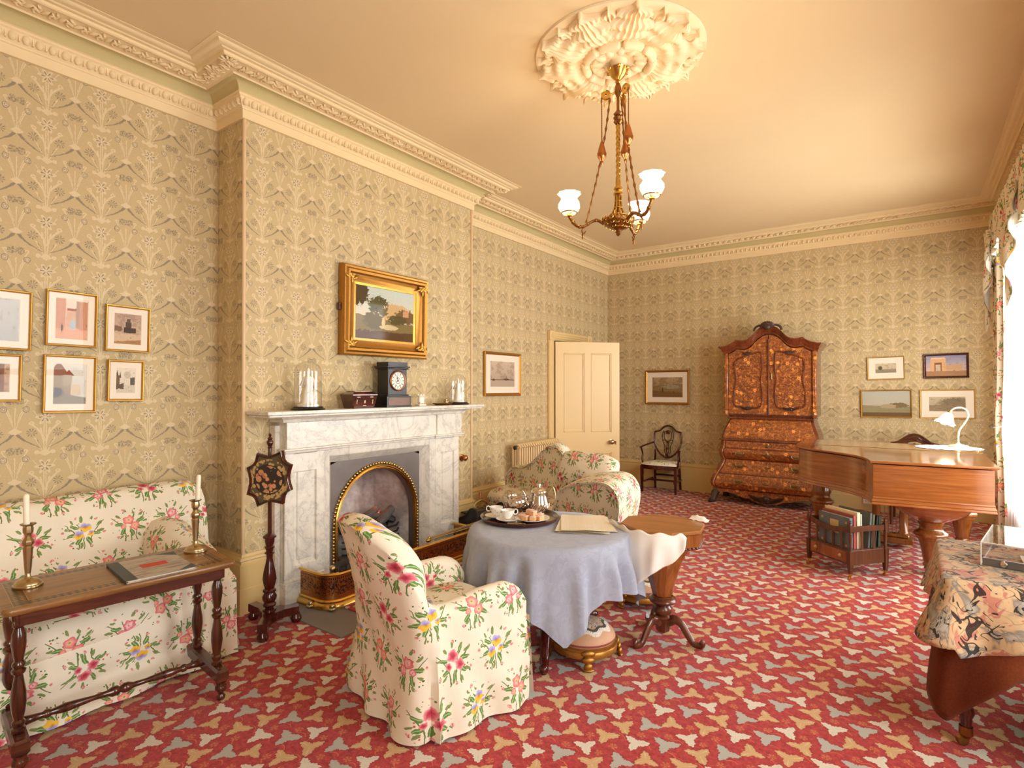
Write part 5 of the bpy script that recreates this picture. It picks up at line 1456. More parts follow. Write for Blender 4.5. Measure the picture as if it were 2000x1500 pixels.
TT = TZ + .003                                             # top of the cloth
t = thing('tray', 'round mahogany tea tray with a raised rim on blue cloth', 'tray', (-2.042, 2.914, TT))
b = MB(); b.lathe([(0, 0), (.225, 0), (.238, .006), (.246, .020), (.250, .026), (.246, .030), (.238, .026), (.226, .010), (.0, .008)], 56); b.build('tray_body', MAT['mahogx'], t, 40)
t = [o for o in bpy.data.objects if o.name == 'tray'][0]
TY = TT + .0085
def ontray(dx, dy): return (-2.042 + dx * 1.04, 2.914 + dy * 1.04, TY)
MAT['teachina'] = flowered('gilt_teacup_china', srgb(244, 238, 228), srgb(222, 176, 130), srgb(206, 180, 140), 90, .35)
def teacup(label, dx, dy, rz):
    t = thing('teacup', label, 'cup', ontray(dx, dy), rz, 'teacups on the tray')
    b = MB(); b.lathe([(.0, .022), (.018, .022), (.020, .026), (.026, .034), (.037, .052), (.0425, .068), (.0435, .074), (.041, .074), (.035, .055), (.02, .034), (0, .030)], 28); b.build('bowl', MAT['teachina'], t, 50)
    b = MB(); b.tube(spline([(.037, 0, .052), (.050, 0, .048), (.061, 0, .058), (.060, 0, .074), (.050, 0, .080), (.042, 0, .073)], 4), .0035, 6); b.build('handle', MAT['teachina'], t, 60)
    s = thing('saucer', label.replace('teacup', 'saucer under the teacup'), 'saucer', ontray(dx, dy), rz, 'saucers on the tray')
    b = MB(); b.lathe([(.0, .004), (.022, .0), (.026, .003), (.05, .010), (.070, .019), (.072, .022), (.068, .021), (.03, .0085), (.02, .012), (.0, .012)], 32); b.build('dish', MAT['teachina'], s, 50)
teacup('white gilt teacup nearest the front left of the tray', -.005, -.115, .5)
teacup('white gilt teacup at the back left of the tray', -.115, -.085, 3.9)
t = thing('sugar_bowl', 'two handled silver pedestal sugar bowl with spoon on the tea tray', 'bowl', ontray(-.035, .015))
b = MB(); b.lathe([(.0, .0), (.034, .0), (.036, .004), (.026, .010), (.010, .018), (.009, .045), (.013, .052), (.030, .058), (.048, .070), (.058, .085), (.061, .10), (.059, .112), (.056, .116), (.060, .124), (.061, .134), (.058, .134), (.052, .115), (.05, .10)], 32); b.build('bowl', MAT['silver'], t, 50)
for sx in (-1, 1):
    b = MB(); b.tube(spline([(sx * .058, 0, .10), (sx * .080, 0, .105), (sx * .088, 0, .128), (sx * .076, 0, .142), (sx * .060, 0, .130)], 4), .004, 6, T=Matrix.Rotation(.6, 4, 'Z')); b.build('handle', MAT['silver'], t, 60)
b = MB()
for k in range(14): a = rnd.uniform(0, 6.3); q = rnd.uniform(0, .035); b.box((q * cos(a), q * sin(a), .118 + rnd.uniform(-.004, .006)), (.016, .016, .016), .002, None)
b.build('sugar_lumps', plain('brown_sugar', srgb(206, 150, 92), .7), t, 20, kind='stuff')
b = MB(); b.tube([(.01, .0, .12), (.0, .015, .16)], [.004, .003], 6); b.build('spoon', MAT['silver'], t, 50)
t = thing('teapot', 'tall fluted silver teapot at the back of the tea tray', 'teapot', ontray(.055, .135), radians(25))
b = MB(); pr = [(.0, 0), (.040, 0), (.043, .006), (.034, .014), (.032, .020), (.046, .032), (.060, .048), (.067, .066), (.066, .085), (.060, .105), (.055, .125), (.052, .142), (.054, .146), (.054, .152), (.050, .155)]
vs = []
b.lathe(pr, 32); b.build('body', MAT['silver'], t, 50)
b = MB()
for k in range(26):                                        # gadrooned flutes round the lower body
    a = 2 * pi * k / 26; b.tube([(.047 * cos(a), .047 * sin(a), .034), (.0645 * cos(a + .25), .0645 * sin(a + .25), .060), (.066 * cos(a + .5), .066 * sin(a + .5), .082)], [.004, .0055, .003], 5)
b.build('fluting', MAT['silver'], t, 60, kind='stuff')
b = MB(); b.lathe([(.052, .154), (.050, .162), (.040, .172), (.024, .180), (.010, .184), (.008, .190), (.014, .196), (.012, .204), (0, .208)], 28); b.build('lid', MAT['silver'], t, 50)
b = MB(); b.tube(spline([(-.058, 0, .055), (-.085, 0, .085), (-.090, 0, .115), (-.102, 0, .148), (-.112, 0, .155)], 5), [.018] * 5 + [.014] * 5 + [.011] * 5 + [.009] * 6, 10); b.build('spout', MAT['silver'], t, 60)
b = MB(); b.tube(spline([(.054, 0, .070), (.085, 0, .075), (.105, 0, .11), (.100, 0, .165), (.082, 0, .188), (.055, 0, .150)], 5), .006, 8); b.build('handle', MAT['oldsilver'], t, 60)
t = thing('milk_jug', 'small silver milk jug between the sugar bowl and teapot', 'jug', ontray(-.045, .125), radians(200))
b = MB(); b.lathe([(.0, 0), (.026, 0), (.028, .004), (.016, .012), (.018, .02), (.034, .034), (.040, .052), (.036, .070), (.030, .085), (.034, .10), (.031, .10), (.028, .085)], 24); b.build('body', MAT['silver'], t, 50)
b = MB(); b.tube(spline([(.036, 0, .045), (.058, 0, .055), (.058, 0, .088), (.032, 0, .098)], 5), .004, 6); b.build('handle', MAT['silver'], t, 60)
b = MB(); b.loft([[(-.026, -.012, .088), (-.026, .012, .088), (-.030, 0, .072)], [(-.048, -.003, .106), (-.048, .003, .106), (-.046, 0, .098)]]); b.build('lip', MAT['silver'], t, 60)
t = thing('cake_plate', 'white china plate heaped with iced sponge cakes on the tray', 'plate', ontray(.100, -.010))
b = MB(); b.lathe([(.0, 0), (.055, 0), (.06, .004), (.085, .012), (.108, .020), (.109, .023), (.105, .022), (.07, .011), (.0, .009)], 40); b.build('plate', MAT['teachina'], t, 50)
MAT['cake'] = plain('sponge', srgb(226, 178, 124), .85, var=.1, scale=60); MAT['icing'] = plain('pink_icing', srgb(238, 196, 180), .5, var=.04)
CK = ['iced cake nearest the front left of the china plate', 'iced cake at the front of the plate, left of centre', 'iced cake at the front of the plate, right of centre', 'iced cake at the right edge of the china plate', 'iced cake at the left edge of the china plate', 'iced cake buried in the middle of the heap', 'iced cake on the right of the heap, towards the teapot', 'iced cake at the back left of the heap', 'iced cake at the back of the heap beside the teapot', 'pink iced cake on top of the heap, left one', 'pink iced cake on top of the heap, right one']
pos = [(-.055, -.03), (-.015, -.045), (.03, -.035), (.06, -.005), (-.05, .015), (-.005, -.002), (.035, .02), (-.02, .045), (.02, .055)]
for k, (x, y) in enumerate(pos + [(-.02, .005), (.015, -.012)]):
    hi = k >= len(pos); c = thing('iced_cake', CK[k], 'cake', (*ontray(.100 + x, -.010 + y)[:2], TY + (.012 if not hi else .040)), rnd.uniform(-.4, .4), 'iced cakes on the plate')
    b = MB(); b.box((0, 0, .011), (.037, .037, .022), .002); b.build('sponge', MAT['cake'], c, 30)
    b = MB(); b.box((0, 0, .0255), (.038, .038, .007), .003); b.build('icing', MAT['icing'], c, 40)
t = thing('sugar_tongs', 'silver sugar tongs lying at the front of the tea tray', 'tongs', ontray(.075, -.145), radians(20))
for sy in (-1, 1):
    b = MB(); b.tube(spline([(-.055, 0, .006), (-.045, sy * .010, .006), (0, sy * .012, .006), (.045, sy * .016, .005)], 4), .0025, 6); b.ball((.052, sy * .016, .005), (.010, .006, .003), 6, 4); b.build('tong_arm', MAT['silver'], t, 60)
def newsprint():
    g = G('old_newspaper'); u, v, _ = g.xyz(g.coord('UV')); uv = g.coord('UV')
    li = ((v / .0042).fract() < .5) * (g.noise(g.vec(u * 160.0, (v / .0042).floor() * 3.1, 0), 1.0, 1) > .40) * (((u + .01) / .052).fract() > .06)
    return g.set(color=g.mix(li * .30, g.mix(g.noise(uv, 6, 3), srgb(226, 212, 184), srgb(238, 226, 202)), srgb(168, 152, 126)), rough=.95, spec=.1)
NP = newsprint()
t = thing('newspaper', 'yellowed folded old newspapers lying on the blue tablecloth', 'newspaper', (-1.645, 3.035, TT), radians(28))
for k, (rz, dx, dy, w, h) in enumerate(((.0, 0, 0, .30, .44), (.16, .02, .02, .29, .42), (-.05, -.01, .0, .29, .43), (.05, .0, -.01, .28, .42))):
    b = MB(); z0 = .001 + k * .0035
    b.grid(8, 10, lambda u, v: ((u - .5) * w, (v - .5) * h, z0 + .0018 * sin(9 * u + k) + .004 * max(0, u - .8) + (.008 * (1 - v) ** 3 if k == 3 else 0)), None, TR((dx, dy, 0), rz)); b.build('sheet', NP, t, 60)

# ------------------------------------------------------------------ beaded footstools
def beadwork():
    g = G('beadwork'); x, y, z = g.xyz(g.coord('Object')); p = g.coord()
    r = g.m('SQRT', x.sq() + y.sq()); a = g.m('ARCTAN2', y, x)
    f = g.noise(p, 190, 2, .7); n = g.noise(p, 34, 3, .65, 1.2)
    col = g.mix(f, srgb(178, 128, 92), srgb(206, 160, 122))
    sc_ = g.m('COSINE', a * 8.0) * .008 + .128
    lace = ((r - sc_).abs() < .012) * (f > .42)
    col = g.mix(((r - sc_ + .016).abs() < .013), col, srgb(72, 66, 58))
    col = g.mix(lace, col, srgb(222, 212, 196))
    cen = (r < .095) * ((n - .5).abs() < .06)
    col = g.mix(cen, col, g.mix(f > .5, srgb(60, 54, 50), srgb(216, 208, 194)))
    col = g.mix((z < .122) * (z > .112), col, srgb(136, 62, 58))
    return g.set(color=col, rough=.6)
MAT['bead'] = beadwork()
def footstool(label, x, y, s, rz):
    t = thing('footstool', label, 'footstool', (x, y, 0), rz, 'round beaded footstools')
    t.scale = (s, s, s)
    b = MB(); b.lathe([(0, .045), (.165, .045), (.180, .052), (.182, .075), (.176, .085), (.186, .092), (.186, .100), (.172, .104), (.0, .104)], 40); b.build('gilt_base', MAT['giltdk'], t, 40)
    b = MB(); b.lathe([(.166, .100), (.174, .112), (.172, .122), (.160, .145), (.130, .172), (.085, .190), (.04, .197), (0, .199)], 40); b.build('beaded_cushion', MAT['bead'], t, 60)
    for k in range(4):
        a = k * pi / 2 + .4; b = MB()
        for dz, w, o in ((.085, .040, .182), (.055, .034, .190), (.025, .024, .196), (.008, .030, .200)): b.ball((o, 0, dz), (.016, w, .020 if dz > .02 else .009), 8, 6, Matrix.Rotation(a, 4, 'Z'))
        b.build('bracket_foot', MAT['giltdk'], t, 60)
footstool('round beaded footstool on gilt base at the corner of the blue tablecloth', -1.515, 2.80, 1.0, 0.2)
footstool('round beaded footstool on gilt base behind the octagonal work table', -1.56, 3.72, 1.0, .8)

# ------------------------------------------------------------------ octagonal trumpet work table
t = thing('work_table', 'walnut octagonal trumpet work table on three carved scroll feet', 'table', (-1.23, 3.25, 0), radians(10))
WZ = .69
def octa(rx, ry, rot=0): return [(rx * cos(pi / 8 + k * pi / 4 + rot), ry * sin(pi / 8 + k * pi / 4 + rot)) for k in range(8)]
b = MB(); b.loft([[(x, y, z) for x, y in octa(.252 * s, .245 * s)] for s, z in ((.97, WZ - .022), (1.0, WZ - .018), (1.0, WZ - .006), (.98, WZ))]); b.build('lid', MAT['walnuttop'], t, 20)
b = MB(); b.loft([[(x, y, z) for x, y in octa(.240 * s, .233 * s)] for s, z in ((1, WZ - .024), (1, WZ - .095), (.96, WZ - .10))]); b.build('case', MAT['walnut'], t, 20)
b = MB()
for k in range(8):
    p, q = octa(.236, .229)[k], octa(.236, .229)[(k + 1) % 8]
    for f in range(7): b.ball((lerp(p[0], q[0], (f + .5) / 7), lerp(p[1], q[1], (f + .5) / 7), WZ - .102), (.011, .011, .009), 6, 4)
b.build('scalloped_edge', MAT['walnutdk'], t, 60, kind='stuff')
b = MB(); b.loft([[(x, y, z) for x, y in octa(r, r * .92)] for r, z in ((.190, WZ - .10), (.160, WZ - .15), (.124, .475), (.098, .40), (.076, .33), (.062, .275), (.058, .262))]); b.build('trumpet_bag', MAT['walnut'], t, 20)
b = MB(); b.lathe([(.058, .262), (.064, .258), (.064, .252), (.075, .248), (.082, .235), (.074, .222), (.050, .214), (.042, .205), (.055, .19), (.058, .17), (.045, .152), (.040, .146), (.052, .140), (.052, .132)], 24); b.build('baluster', MAT['walnutdk'], t, 50)
b = MB(); b.lathe([(.050, .135), (.046, .125), (.040, .05), (.028, .042), (0, .042)], 6); b.build('boss', MAT['walnutdk'], t, 20)
for a in (-118, -12, 125):
    pts = spline([(.03, 0, .105), (.075, 0, .128), (.115, 0, .115), (.150, 0, .065), (.185, 0, .022), (.225, 0, .016), (.240, 0, .034), (.226, 0, .044)], 5)
    n = len(pts); b = MB(); T = Matrix.Rotation(radians(a), 4, 'Z')
    b.tube(pts, [lerp(.030, .017, min(1, k / (n * .7))) for k in range(n)], 8, T=T, flat=.72)
    b.tube([(x, .0, z + .022 * (1 - k / n)) for k, (x, y, z) in enumerate(pts[3:-8])], .010, 6, T=T); b.build('scroll_leg', MAT['walnutdk'], t, 60)
# white linen hanging out of the work table
LE1, LE2 = Vector((.811, .585)), Vector((-.585, .811))
lpath = spline([(-.300, .10), (-.262, .0), (-.235, -.105), (-.165, -.19), (-.085, -.240), (.015, -.250), (.060, -.252)], 6)
def linen(u, v):
    # u along the lid's edge towards the camera, v from under the lid downwards
    k = u * (len(lpath) - 1); i = min(int(k), len(lpath) - 2); f = k - i
    a, d = lerp(lpath[i][0], lpath[i + 1][0], f), lerp(lpath[i][1], lpath[i + 1][1], f)
    ln = interp(u, [(0, .25), (.12, .33), (.25, .37), (.42, .32), (.6, .225), (.75, .17), (.9, .09), (1, .03)])
    o = 1.0 + .05 * smoothstep(0, .4, v) + (.05 * sin(u * 20 + v * 3) + .03 * sin(u * 41 + 1)) * v
    p = LE1 * (a * o) + LE2 * (d * o)
    return (p.x, p.y, WZ - .004 - ln * v + .008 * sin(u * 30) * (1 - v))
b = MB(); b.grid(40, 20, linen); o = b.build('linen_cloth', MAT['white'], None, 70)
o.location = (-1.23, 3.25, 0); tag(o, 'crumpled white linen hanging over the edge of the work table', 'cloth')
sm = o.modifiers.new('thick', 'SOLIDIFY'); sm.thickness = .004
b = MB(); b.grid(8, 5, lambda u, v: (.13 + .12 * u, .16 + .07 * v - .05 * u, WZ + .003 + .025 * sin(pi * v) * sin(pi * u) ** .5 + .004 * sin(20 * u))); o = b.build('linen_cloth', MAT['white'], None, 70)
o.location = (-1.23, 3.25, 0); o.rotation_euler = (0, 0, radians(10)); tag(o, 'small tip of white linen peeping over the far edge of the work table', 'cloth')

# ------------------------------------------------------------------ coal scuttle
t = thing('coal_scuttle', 'black japanned coal scuttle with scroll handle beside the chimney breast', 'coal scuttle', (-3.45, 4.275, 0.0), radians(-8))
t.scale = (.9, .88, .95)
b = MB(); pr = [(-.15, .06), (-.155, .20), (-.13, .25), (.06, .335), (.11, .345), (.15, .30), (.155, .20), (.13, .06)]
b.loft([[(x, y * s, z) for x, z in pr] for y, s in ((-.20, 1), (-.19, 1), (.19, 1), (.20, 1))]); b.build('body', MAT['black'], t, 30)
b = MB(); b.box((-.02, 0, .305), (.22, .385, .012), .004, TR((0, 0, 0), 0, 0, radians(-0))); b.build('lid', MAT['iron'], t, 30)
for sy in (-1, 1):
    b = MB(); pl = spline([(-.20, .02), (-.17, .10), (-.18, .18), (-.13, .25), (-.02, .30), (.05, .37), (.12, .38), (.17, .32), (.175, .22), (.20, .12), (.19, .02), (0, .05)], 4, True)
    b.loft([[(x, sy * .205, z) for x, z in pl], [(x, sy * .225, z) for x, z in pl]]); b.loft([[(x * .7, sy * .226, .05 + z * .7) for x, z in pl], [(x * .6, sy * .236, .06 + z * .6) for x, z in pl]]); b.build('end_plate', MAT['iron'], t, 30)
b = MB(); b.tube(spline([(-.02, -.10, .31), (-.02, -.10, .37), (-.02, -.06, .40), (-.02, 0, .415), (-.02, .06, .40), (-.02, .10, .37), (-.02, .10, .31)], 5), .008, 8)
for sy in (-1, 1): b.tube(spline([(-.02, sy * .09, .33), (-.02, sy * .05, .36), (-.02, sy * .03, .34), (-.02, sy * .05, .33)], 5), .006, 6)
b.build('handle', MAT['oldsilver'], t, 60)
b = MB(); b.tube([(-.12, .10, .22), (-.15, .12, .43)], .007, 8); b.tube([(-.15, .12, .42), (-.158, .125, .47)], [.012, .014], 8); b.build('tong_handle', MAT['copper'], t, 50)
# ------------------------------------------------------------------ marquetry bureau cabinet on the end wall
MQ = marquetry('marquetry', srgb(104, 50, 24), srgb(158, 86, 42), srgb(226, 144, 66), 13.0, .62)
MQ2 = marquetry('marquetry_door', srgb(96, 46, 24), srgb(150, 80, 42), srgb(232, 150, 72), 13.0, .7)
MAT['bw'] = wood('bureau_walnut', srgb(84, 36, 18), srgb(146, 72, 36), .25, axis=2, coat=.5)
MAT['carved'] = plain('dark_carving', srgb(64, 46, 34), .4, var=.3, scale=40)
MAT['mountmetal'] = plain('dull_brass_mount', srgb(150, 122, 78), .4, .9, var=.25, scale=60)
BX, BYB = -1.515, YB - .045
t = thing('bureau_cabinet', 'tall marquetry bureau cabinet with bombe drawers and arched top', 'cabinet', (BX, BYB, 0))
HW = [(.17, .655), (.20, .675), (.26, .69), (.33, .675), (.42, .63), (.52, .585), (.565, .575), (.60, .590), (.66, .600), (.70, .590), (.74, .578), (.83, .578), (.86, .575), (.93, .56), (1.02, .525), (1.09, .50), (1.13, .50)]
DP = [(.17, .53), (.20, .565), (.26, .585), (.33, .565), (.42, .52), (.52, .475), (.565, .465), (.60, .48), (.66, .50), (.70, .485), (.74, .47), (.83, .475), (.86, .47), (.93, .445), (1.02, .40), (1.09, .34), (1.13, .34)]
def ring(z, dx=0, dy=0, y0=0):
    w, d = interp(z, HW) + dx, interp(z, DP) + dy; c = .05
    return [(-w, y0, z), (-w, -d + c, z), (-w + c, -d, z), (w - c, -d, z), (w, -d + c, z), (w, y0, z)]
b = MB(); b.loft([ring(z) for z in [.17 + k * .02 for k in range(49)]]); b.build('lower_case', MAT['bw'], t, 35)
def front(name, z0, z1, wd, mat, n=10, grow=.010):
    b = MB(); rows = []
    for k in range(n + 1):
        z = lerp(z0, z1, k / n); d = interp(z, DP) + grow - (.006 if k in (0, n) else 0); w = interp(z, HW) - wd
        rows.append([(-w, -d + .01, z), (-w + .004, -d, z), (w - .004, -d, z), (w, -d + .01, z)])
    b.loft(rows, False, True); return b.build(name, mat, t, 30)
def handle(b, x, z, dp, w=.05):
    for sx in (-1, 1): b.ball((x + sx * w, -dp - .012, z + .01), (.013, .010, .013), 7, 5)
    b.tube(spline([(x - w, -dp - .02, z + .008), (x - w * .6, -dp - .026, z - .018), (x, -dp - .028, z - .024), (x + w * .6, -dp - .026, z - .018), (x + w, -dp - .02, z + .008)], 3), .006, 6)
    b.ball((x, -dp - .006, z), (w * 1.15, .006, .026), 10, 5)
for nm, z0, z1, hz in (('drawer', .715, .800, None), ('drawer', .580, .700, .645), ('drawer', .390, .560, .495), ('drawer', .185, .375, .30)):
    o = front(nm, z0, z1, .072, MQ)
    zc = (z0 + z1) / 2 + .012
    if hz:
        for sx in (-1, 1):
            b = MB(); handle(b, sx * .33, hz, interp(hz, DP) + .010); b.build('handle', MAT['mountmetal'], o, 50)
    b = MB(); d_ = interp(zc, DP) + .012
    b.ball((0, -d_, zc), (.022, .006, .034), 8, 6); b.ball((0, -d_, zc), (.046, .004, .014), 8, 5); b.ball((0, -d_ - .004, zc - .004), (.005, .004, .009), 6, 4); b.build('escutcheon', MAT['mountmetal'], o, 50)
for sx in (-1, 1):                                         # marquetry corner stiles
    b = MB(); rows = []
    for k in range(25):
        z = lerp(.185, .80, k / 24); w, d = interp(z, HW), interp(z, DP); rows.append([(sx * (w - .060), -d - .006, z), (sx * (w - .045), -d - .012, z), (sx * (w + .004), -d + .045, z), (sx * (w - .05), -d + .03, z)])
    b.loft(rows); b.build('corner_stile', MQ, t, 35)
o = front('fall_front', .845, 1.085, .030, MQ, 14, .008)
b = MB(); b.ball((0, -interp(1.05, DP) - .012, 1.05), (.034, .006, .014), 8, 5); b.build('escutcheon', MAT['mountmetal'], o, 50)
for z, s, h in ((.822, .012, .022), (1.108, .014, .03), (1.136, .006, .014)):
    b = MB(); w, d = interp(z, HW), interp(z, DP); b.box((0, -(d + s) / 2, z), (2 * (w + s), d + s, h), .006); b.build('ledge', MAT['bw'], t, 30)
b = MB()                                                   # shaped apron
ap = [(-.66, .18), (-.66, .10), (-.60, .135), (-.48, .145), (-.36, .125), (-.28, .09), (-.20, .085), (-.13, .05), (0, .03)]
pl = ap + [(-x, z) for x, z in ap[::-1][1:]]
b.loft([[(x, -.555, z) for x, z in pl], [(x, -.525, z) for x, z in pl]]); b.build('apron', MQ, t, 20)
b = MB()
for k in range(-8, 9):
    a = k * .17; b.tube([(0, -.560, .125), (.09 * sin(a), -.575, .115 - .055 * cos(a)), (.21 * sin(a), -.566, .135 - .09 * cos(a) + .02 * abs(sin(a)))], [.016, .014, .008], 6)
b.ball((0, -.57, .10), (.05, .02, .045), 10, 7); b.build('apron_carving', MAT['carved'], t, 60)
for sx in (-1, 1):
    b = MB(); b.tube([(sx * .60, -.50, .18), (sx * .63, -.53, .12), (sx * .645, -.555, .06), (sx * .655, -.575, .02)], [.055, .05, .042, .045], 8)
    for k in (-1, 0, 1): b.ball((sx * .66 + k * .028, -.605, .02), (.017, .04, .02), 7, 5)
    b.build('claw_foot', MAT['carved'], t, 50)
    b = MB(); b.tube([(sx * .60, -.08, .18), (sx * .62, -.06, .0)], [.05, .04], 8); b.build('rear_foot', MAT['carved'], t, 50)
# upper case
UD = .385
AR = [(0, 2.305), (.05, 2.30), (.10, 2.275), (.15, 2.23), (.20, 2.17), (.245, 2.135), (.30, 2.122), (.36, 2.128), (.40, 2.135), (.42, 2.11), (.47, 2.085), (.53, 2.055), (.60, 2.05)]
def arch_z(x, off=0.0): return interp(abs(x), AR) - off
xs = [-.545 + 1.09 * k / 44 for k in range(45)]
b = MB(); pl = [(x, arch_z(x, .10)) for x in xs] + [(.545, 1.14), (-.545, 1.14)]
b.loft([[(x, -UD + .03, z) for x, z in pl], [(x, 0, z) for x, z in pl]]); b.build('upper_case', MAT['bw'], t, 20)
b = MB(); pr = [(.0, -.115), (.012, -.105), (.014, -.085), (.030, -.070), (.036, -.045), (.055, -.025), (.066, -.006), (.066, .0), (-.02, .0)]
xs2 = [-.548 + 1.096 * k / 60 for k in range(61)]
rows = [[(x * (1 + .10 * max(0, (abs(x) - .5) / .05) * q / .066), -UD - q + .02, arch_z(x) + dz) for q, dz in pr] for x in xs2]
b.loft(rows, False, True); b.build('cornice', MAT['bw'], t, 40)
for sx in (-1, 1):
    b = MB(); b.loft([[(sx * (.545 + q), -UD - q + .02, 2.055 + dz), (sx * (.545 + q), 0, 2.055 + dz)] for q, dz in pr], False, False, None, True); b.build('side_cornice', MAT['bw'], t, 40)
    b = MB(); b.box((sx * .522, -UD + .005, 1.56), (.05, .06, .80), .012); b.ball((sx * .525, -UD - .005, 1.175), (.034, .04, .05), 8, 6); b.build('pilaster', MQ, t, 40)
b = MB()                                                   # carved crest
for k in range(11):
    a = -pi / 2 + pi * k / 10; b.tube([(0, -UD - .07, 2.29), (.05 * sin(a), -UD - .085, 2.29 + .035 * cos(a)), (.085 * sin(a), -UD - .07, 2.285 + .065 * cos(a))], [.020, .018, .011], 6)
b.ball((0, -UD - .08, 2.28), (.05, .03, .04), 10, 7)
for sx in (-1, 1):
    b.tube(spline([(sx * .06, -UD - .06, 2.30), (sx * .11, -UD - .06, 2.30), (sx * .15, -UD - .055, 2.275), (sx * .165, -UD - .05, 2.235)], 3), .014, 6)
b.build('carved_crest', MAT['carved'], t, 60)
for sx in (-1, 1):
    xx = [.006 + .485 * k / 20 for k in range(21)]
    pl = [(sx * x, arch_z(x, .125)) for x in xx] + [(sx * .491, 1.16), (sx * .006, 1.16)]
    b = MB(); b.loft([[(x, -UD - .004, z) for x, z in pl], [(x, -UD + .03, z) for x, z in pl]]); door_ = b.build('door', MQ, t, 20)
    po = spline([(.085, 1.30), (.075, 1.45), (.095, 1.60), (.075, 1.75), (.085, 1.92), (.10, 1.965), (.17, 1.955), (.25, 1.93), (.33, 1.90), (.40, 1.86), (.415, 1.76), (.395, 1.62), (.42, 1.46), (.425, 1.32), (.40, 1.265), (.33, 1.255), (.27, 1.225), (.21, 1.245), (.13, 1.245)], 5, True)
    po = [(sx * x, z) for x, z in po]
    b = MB(); b.tube([(x, -UD - .012, z) for x, z in po], .011, 6, True); b.build('panel_moulding', MAT['bw'], door_, 60)
    b = MB(); b.loft([[(x, -UD - .006, z) for x, z in po], [(x, -UD - .0045, z) for x, z in po]]); b.build('panel', MQ2, door_, 0)
    for zc, s in ((1.95, .7), (1.24, 1.0)):
        b = MB()
        for k in range(-4, 5):
            a = k * .36; b.tube([(sx * .255, -UD - .02, zc + .01), (sx * .255 + .045 * s * sin(a), -UD - .030, zc - .012 * s * cos(a)), (sx * .255 + .085 * s * sin(a), -UD - .02, zc - .045 * s * cos(a) + .02)], [.012, .011, .006], 5)
        b.build('carved_mount', MAT['carved'], door_, 60)
b = MB(); b.box((.0, -UD - .012, 1.64), (.022, .016, .98), .005); b.build('meeting_bead', MAT['bw'], t, 30)
b = MB(); b.ball((.035, -UD - .012, 1.655), (.010, .008, .045), 8, 6); b.ball((.035, -UD - .012, 1.62), (.014, .008, .016), 8, 6); b.build('lock_plate', MAT['mountmetal'], t, 50)

# ------------------------------------------------------------------ shield back armchair
t = thing('shield_back_chair', 'mahogany shield back armchair with floral seat against the end wall', 'chair', (-2.975, 7.915, 0), radians(2))
MH = MAT['mahog']
# local: x right, -y front
for sx in (-1, 1):
    b = MB(); b.loft([[(sx * .245 + q * c1, -.22 + q * c2, z) for c1, c2 in ((-1, -1), (1, -1), (1, 1), (-1, 1))] for z, q in ((0, .014), (.38, .021))]); b.build('leg', MH, t, 20)
    b = MB(); b.tube([(sx * .19, .185, 0), (sx * .185, .155, .25), (sx * .18, .145, .40), (sx * .178, .155, .52), (sx * .185, .165, .58)], [.017, .02, .02, .015, .012], 6); b.build('leg', MH, t, 40)
    b = MB(); b.tube(spline([(sx * .245, -.15, .36), (sx * .265, -.16, .46), (sx * .262, -.15, .55), (sx * .275, -.17, .635), (sx * .262, -.10, .655), (sx * .23, .06, .675), (sx * .20, .16, .685)], 5), .013, 8); b.ball((sx * .276, -.178, .637), (.02, .022, .018), 8, 6); b.build('arm', MH, t, 60)
    b = MB(); b.box((sx * .215, -.03, .155), (.018, .36, .028), .003, None); b.build('stretcher', MH, t, 20)
b = MB(); b.box((0, -.02, .155), (.42, .018, .028), .003); b.build('stretcher', MH, t, 20)
b = MB(); b.box((0, .155, .21), (.36, .016, .028), .003); b.build('stretcher', MH, t, 20)
def seatrail(z0, z1, k): return [[(-.26 * k, -.225, z), (-.13 * k, -.25, z), (0, -.258, z), (.13 * k, -.25, z), (.26 * k, -.225, z), (.2 * k, .17, z), (-.2 * k, .17, z)] for z in (z0, z1)]
b = MB(); b.loft(seatrail(.335, .395, 1.0)); b.build('seat_rail', MH, t, 20)
b = MB(); rr = seatrail(.395, .395, .985)[0]
b.loft([[(x * s, -.03 + (y + .03) * s, z) for x, y, _ in rr] for z, s in ((.393, 1.0), (.412, .985), (.428, .88), (.438, .6), (.440, .02))]); b.build('seat', MAT['chintz'], t, 70)
def bk(x, z): return (x, .165 + .05 * (z - .45) / .5, z)
sh = spline([(-.20, .835), (-.185, .845), (-.12, .865), (-.06, .92), (0, .938), (.06, .92), (.12, .865), (.185, .845), (.20, .835), (.205, .74), (.185, .63), (.12, .53), (.05, .478), (0, .465), (-.05, .478), (-.12, .53), (-.185, .63), (-.205, .74)], 4, True)
b = MB(); b.tube([bk(x, z) for x, z in sh], .013, 8, True); b.build('shield_frame', MH, t, 60)
b = MB()
for sx in (-1, 1):
    for q in (spline([(0, .49), (sx * .045, .55), (sx * .04, .62), (sx * .075, .72), (sx * .085, .80), (sx * .06, .87)], 4), spline([(0, .50), (sx * .02, .58), (sx * .01, .68), (sx * .055, .76), (sx * .05, .84), (0, .87)], 4), spline([(sx * .0, .70), (sx * .05, .725), (sx * .085, .71)], 3)): b.tube([bk(x, z) for x, z in q], .006, 6)
for x, z, r in ((0, .50, .032), (0, .60, .018), (0, .70, .02), (0, .84, .03)): b.ball(bk(x, z), (r, .010, r), 10, 6)
b.build('pierced_splat', MH, t, 60)

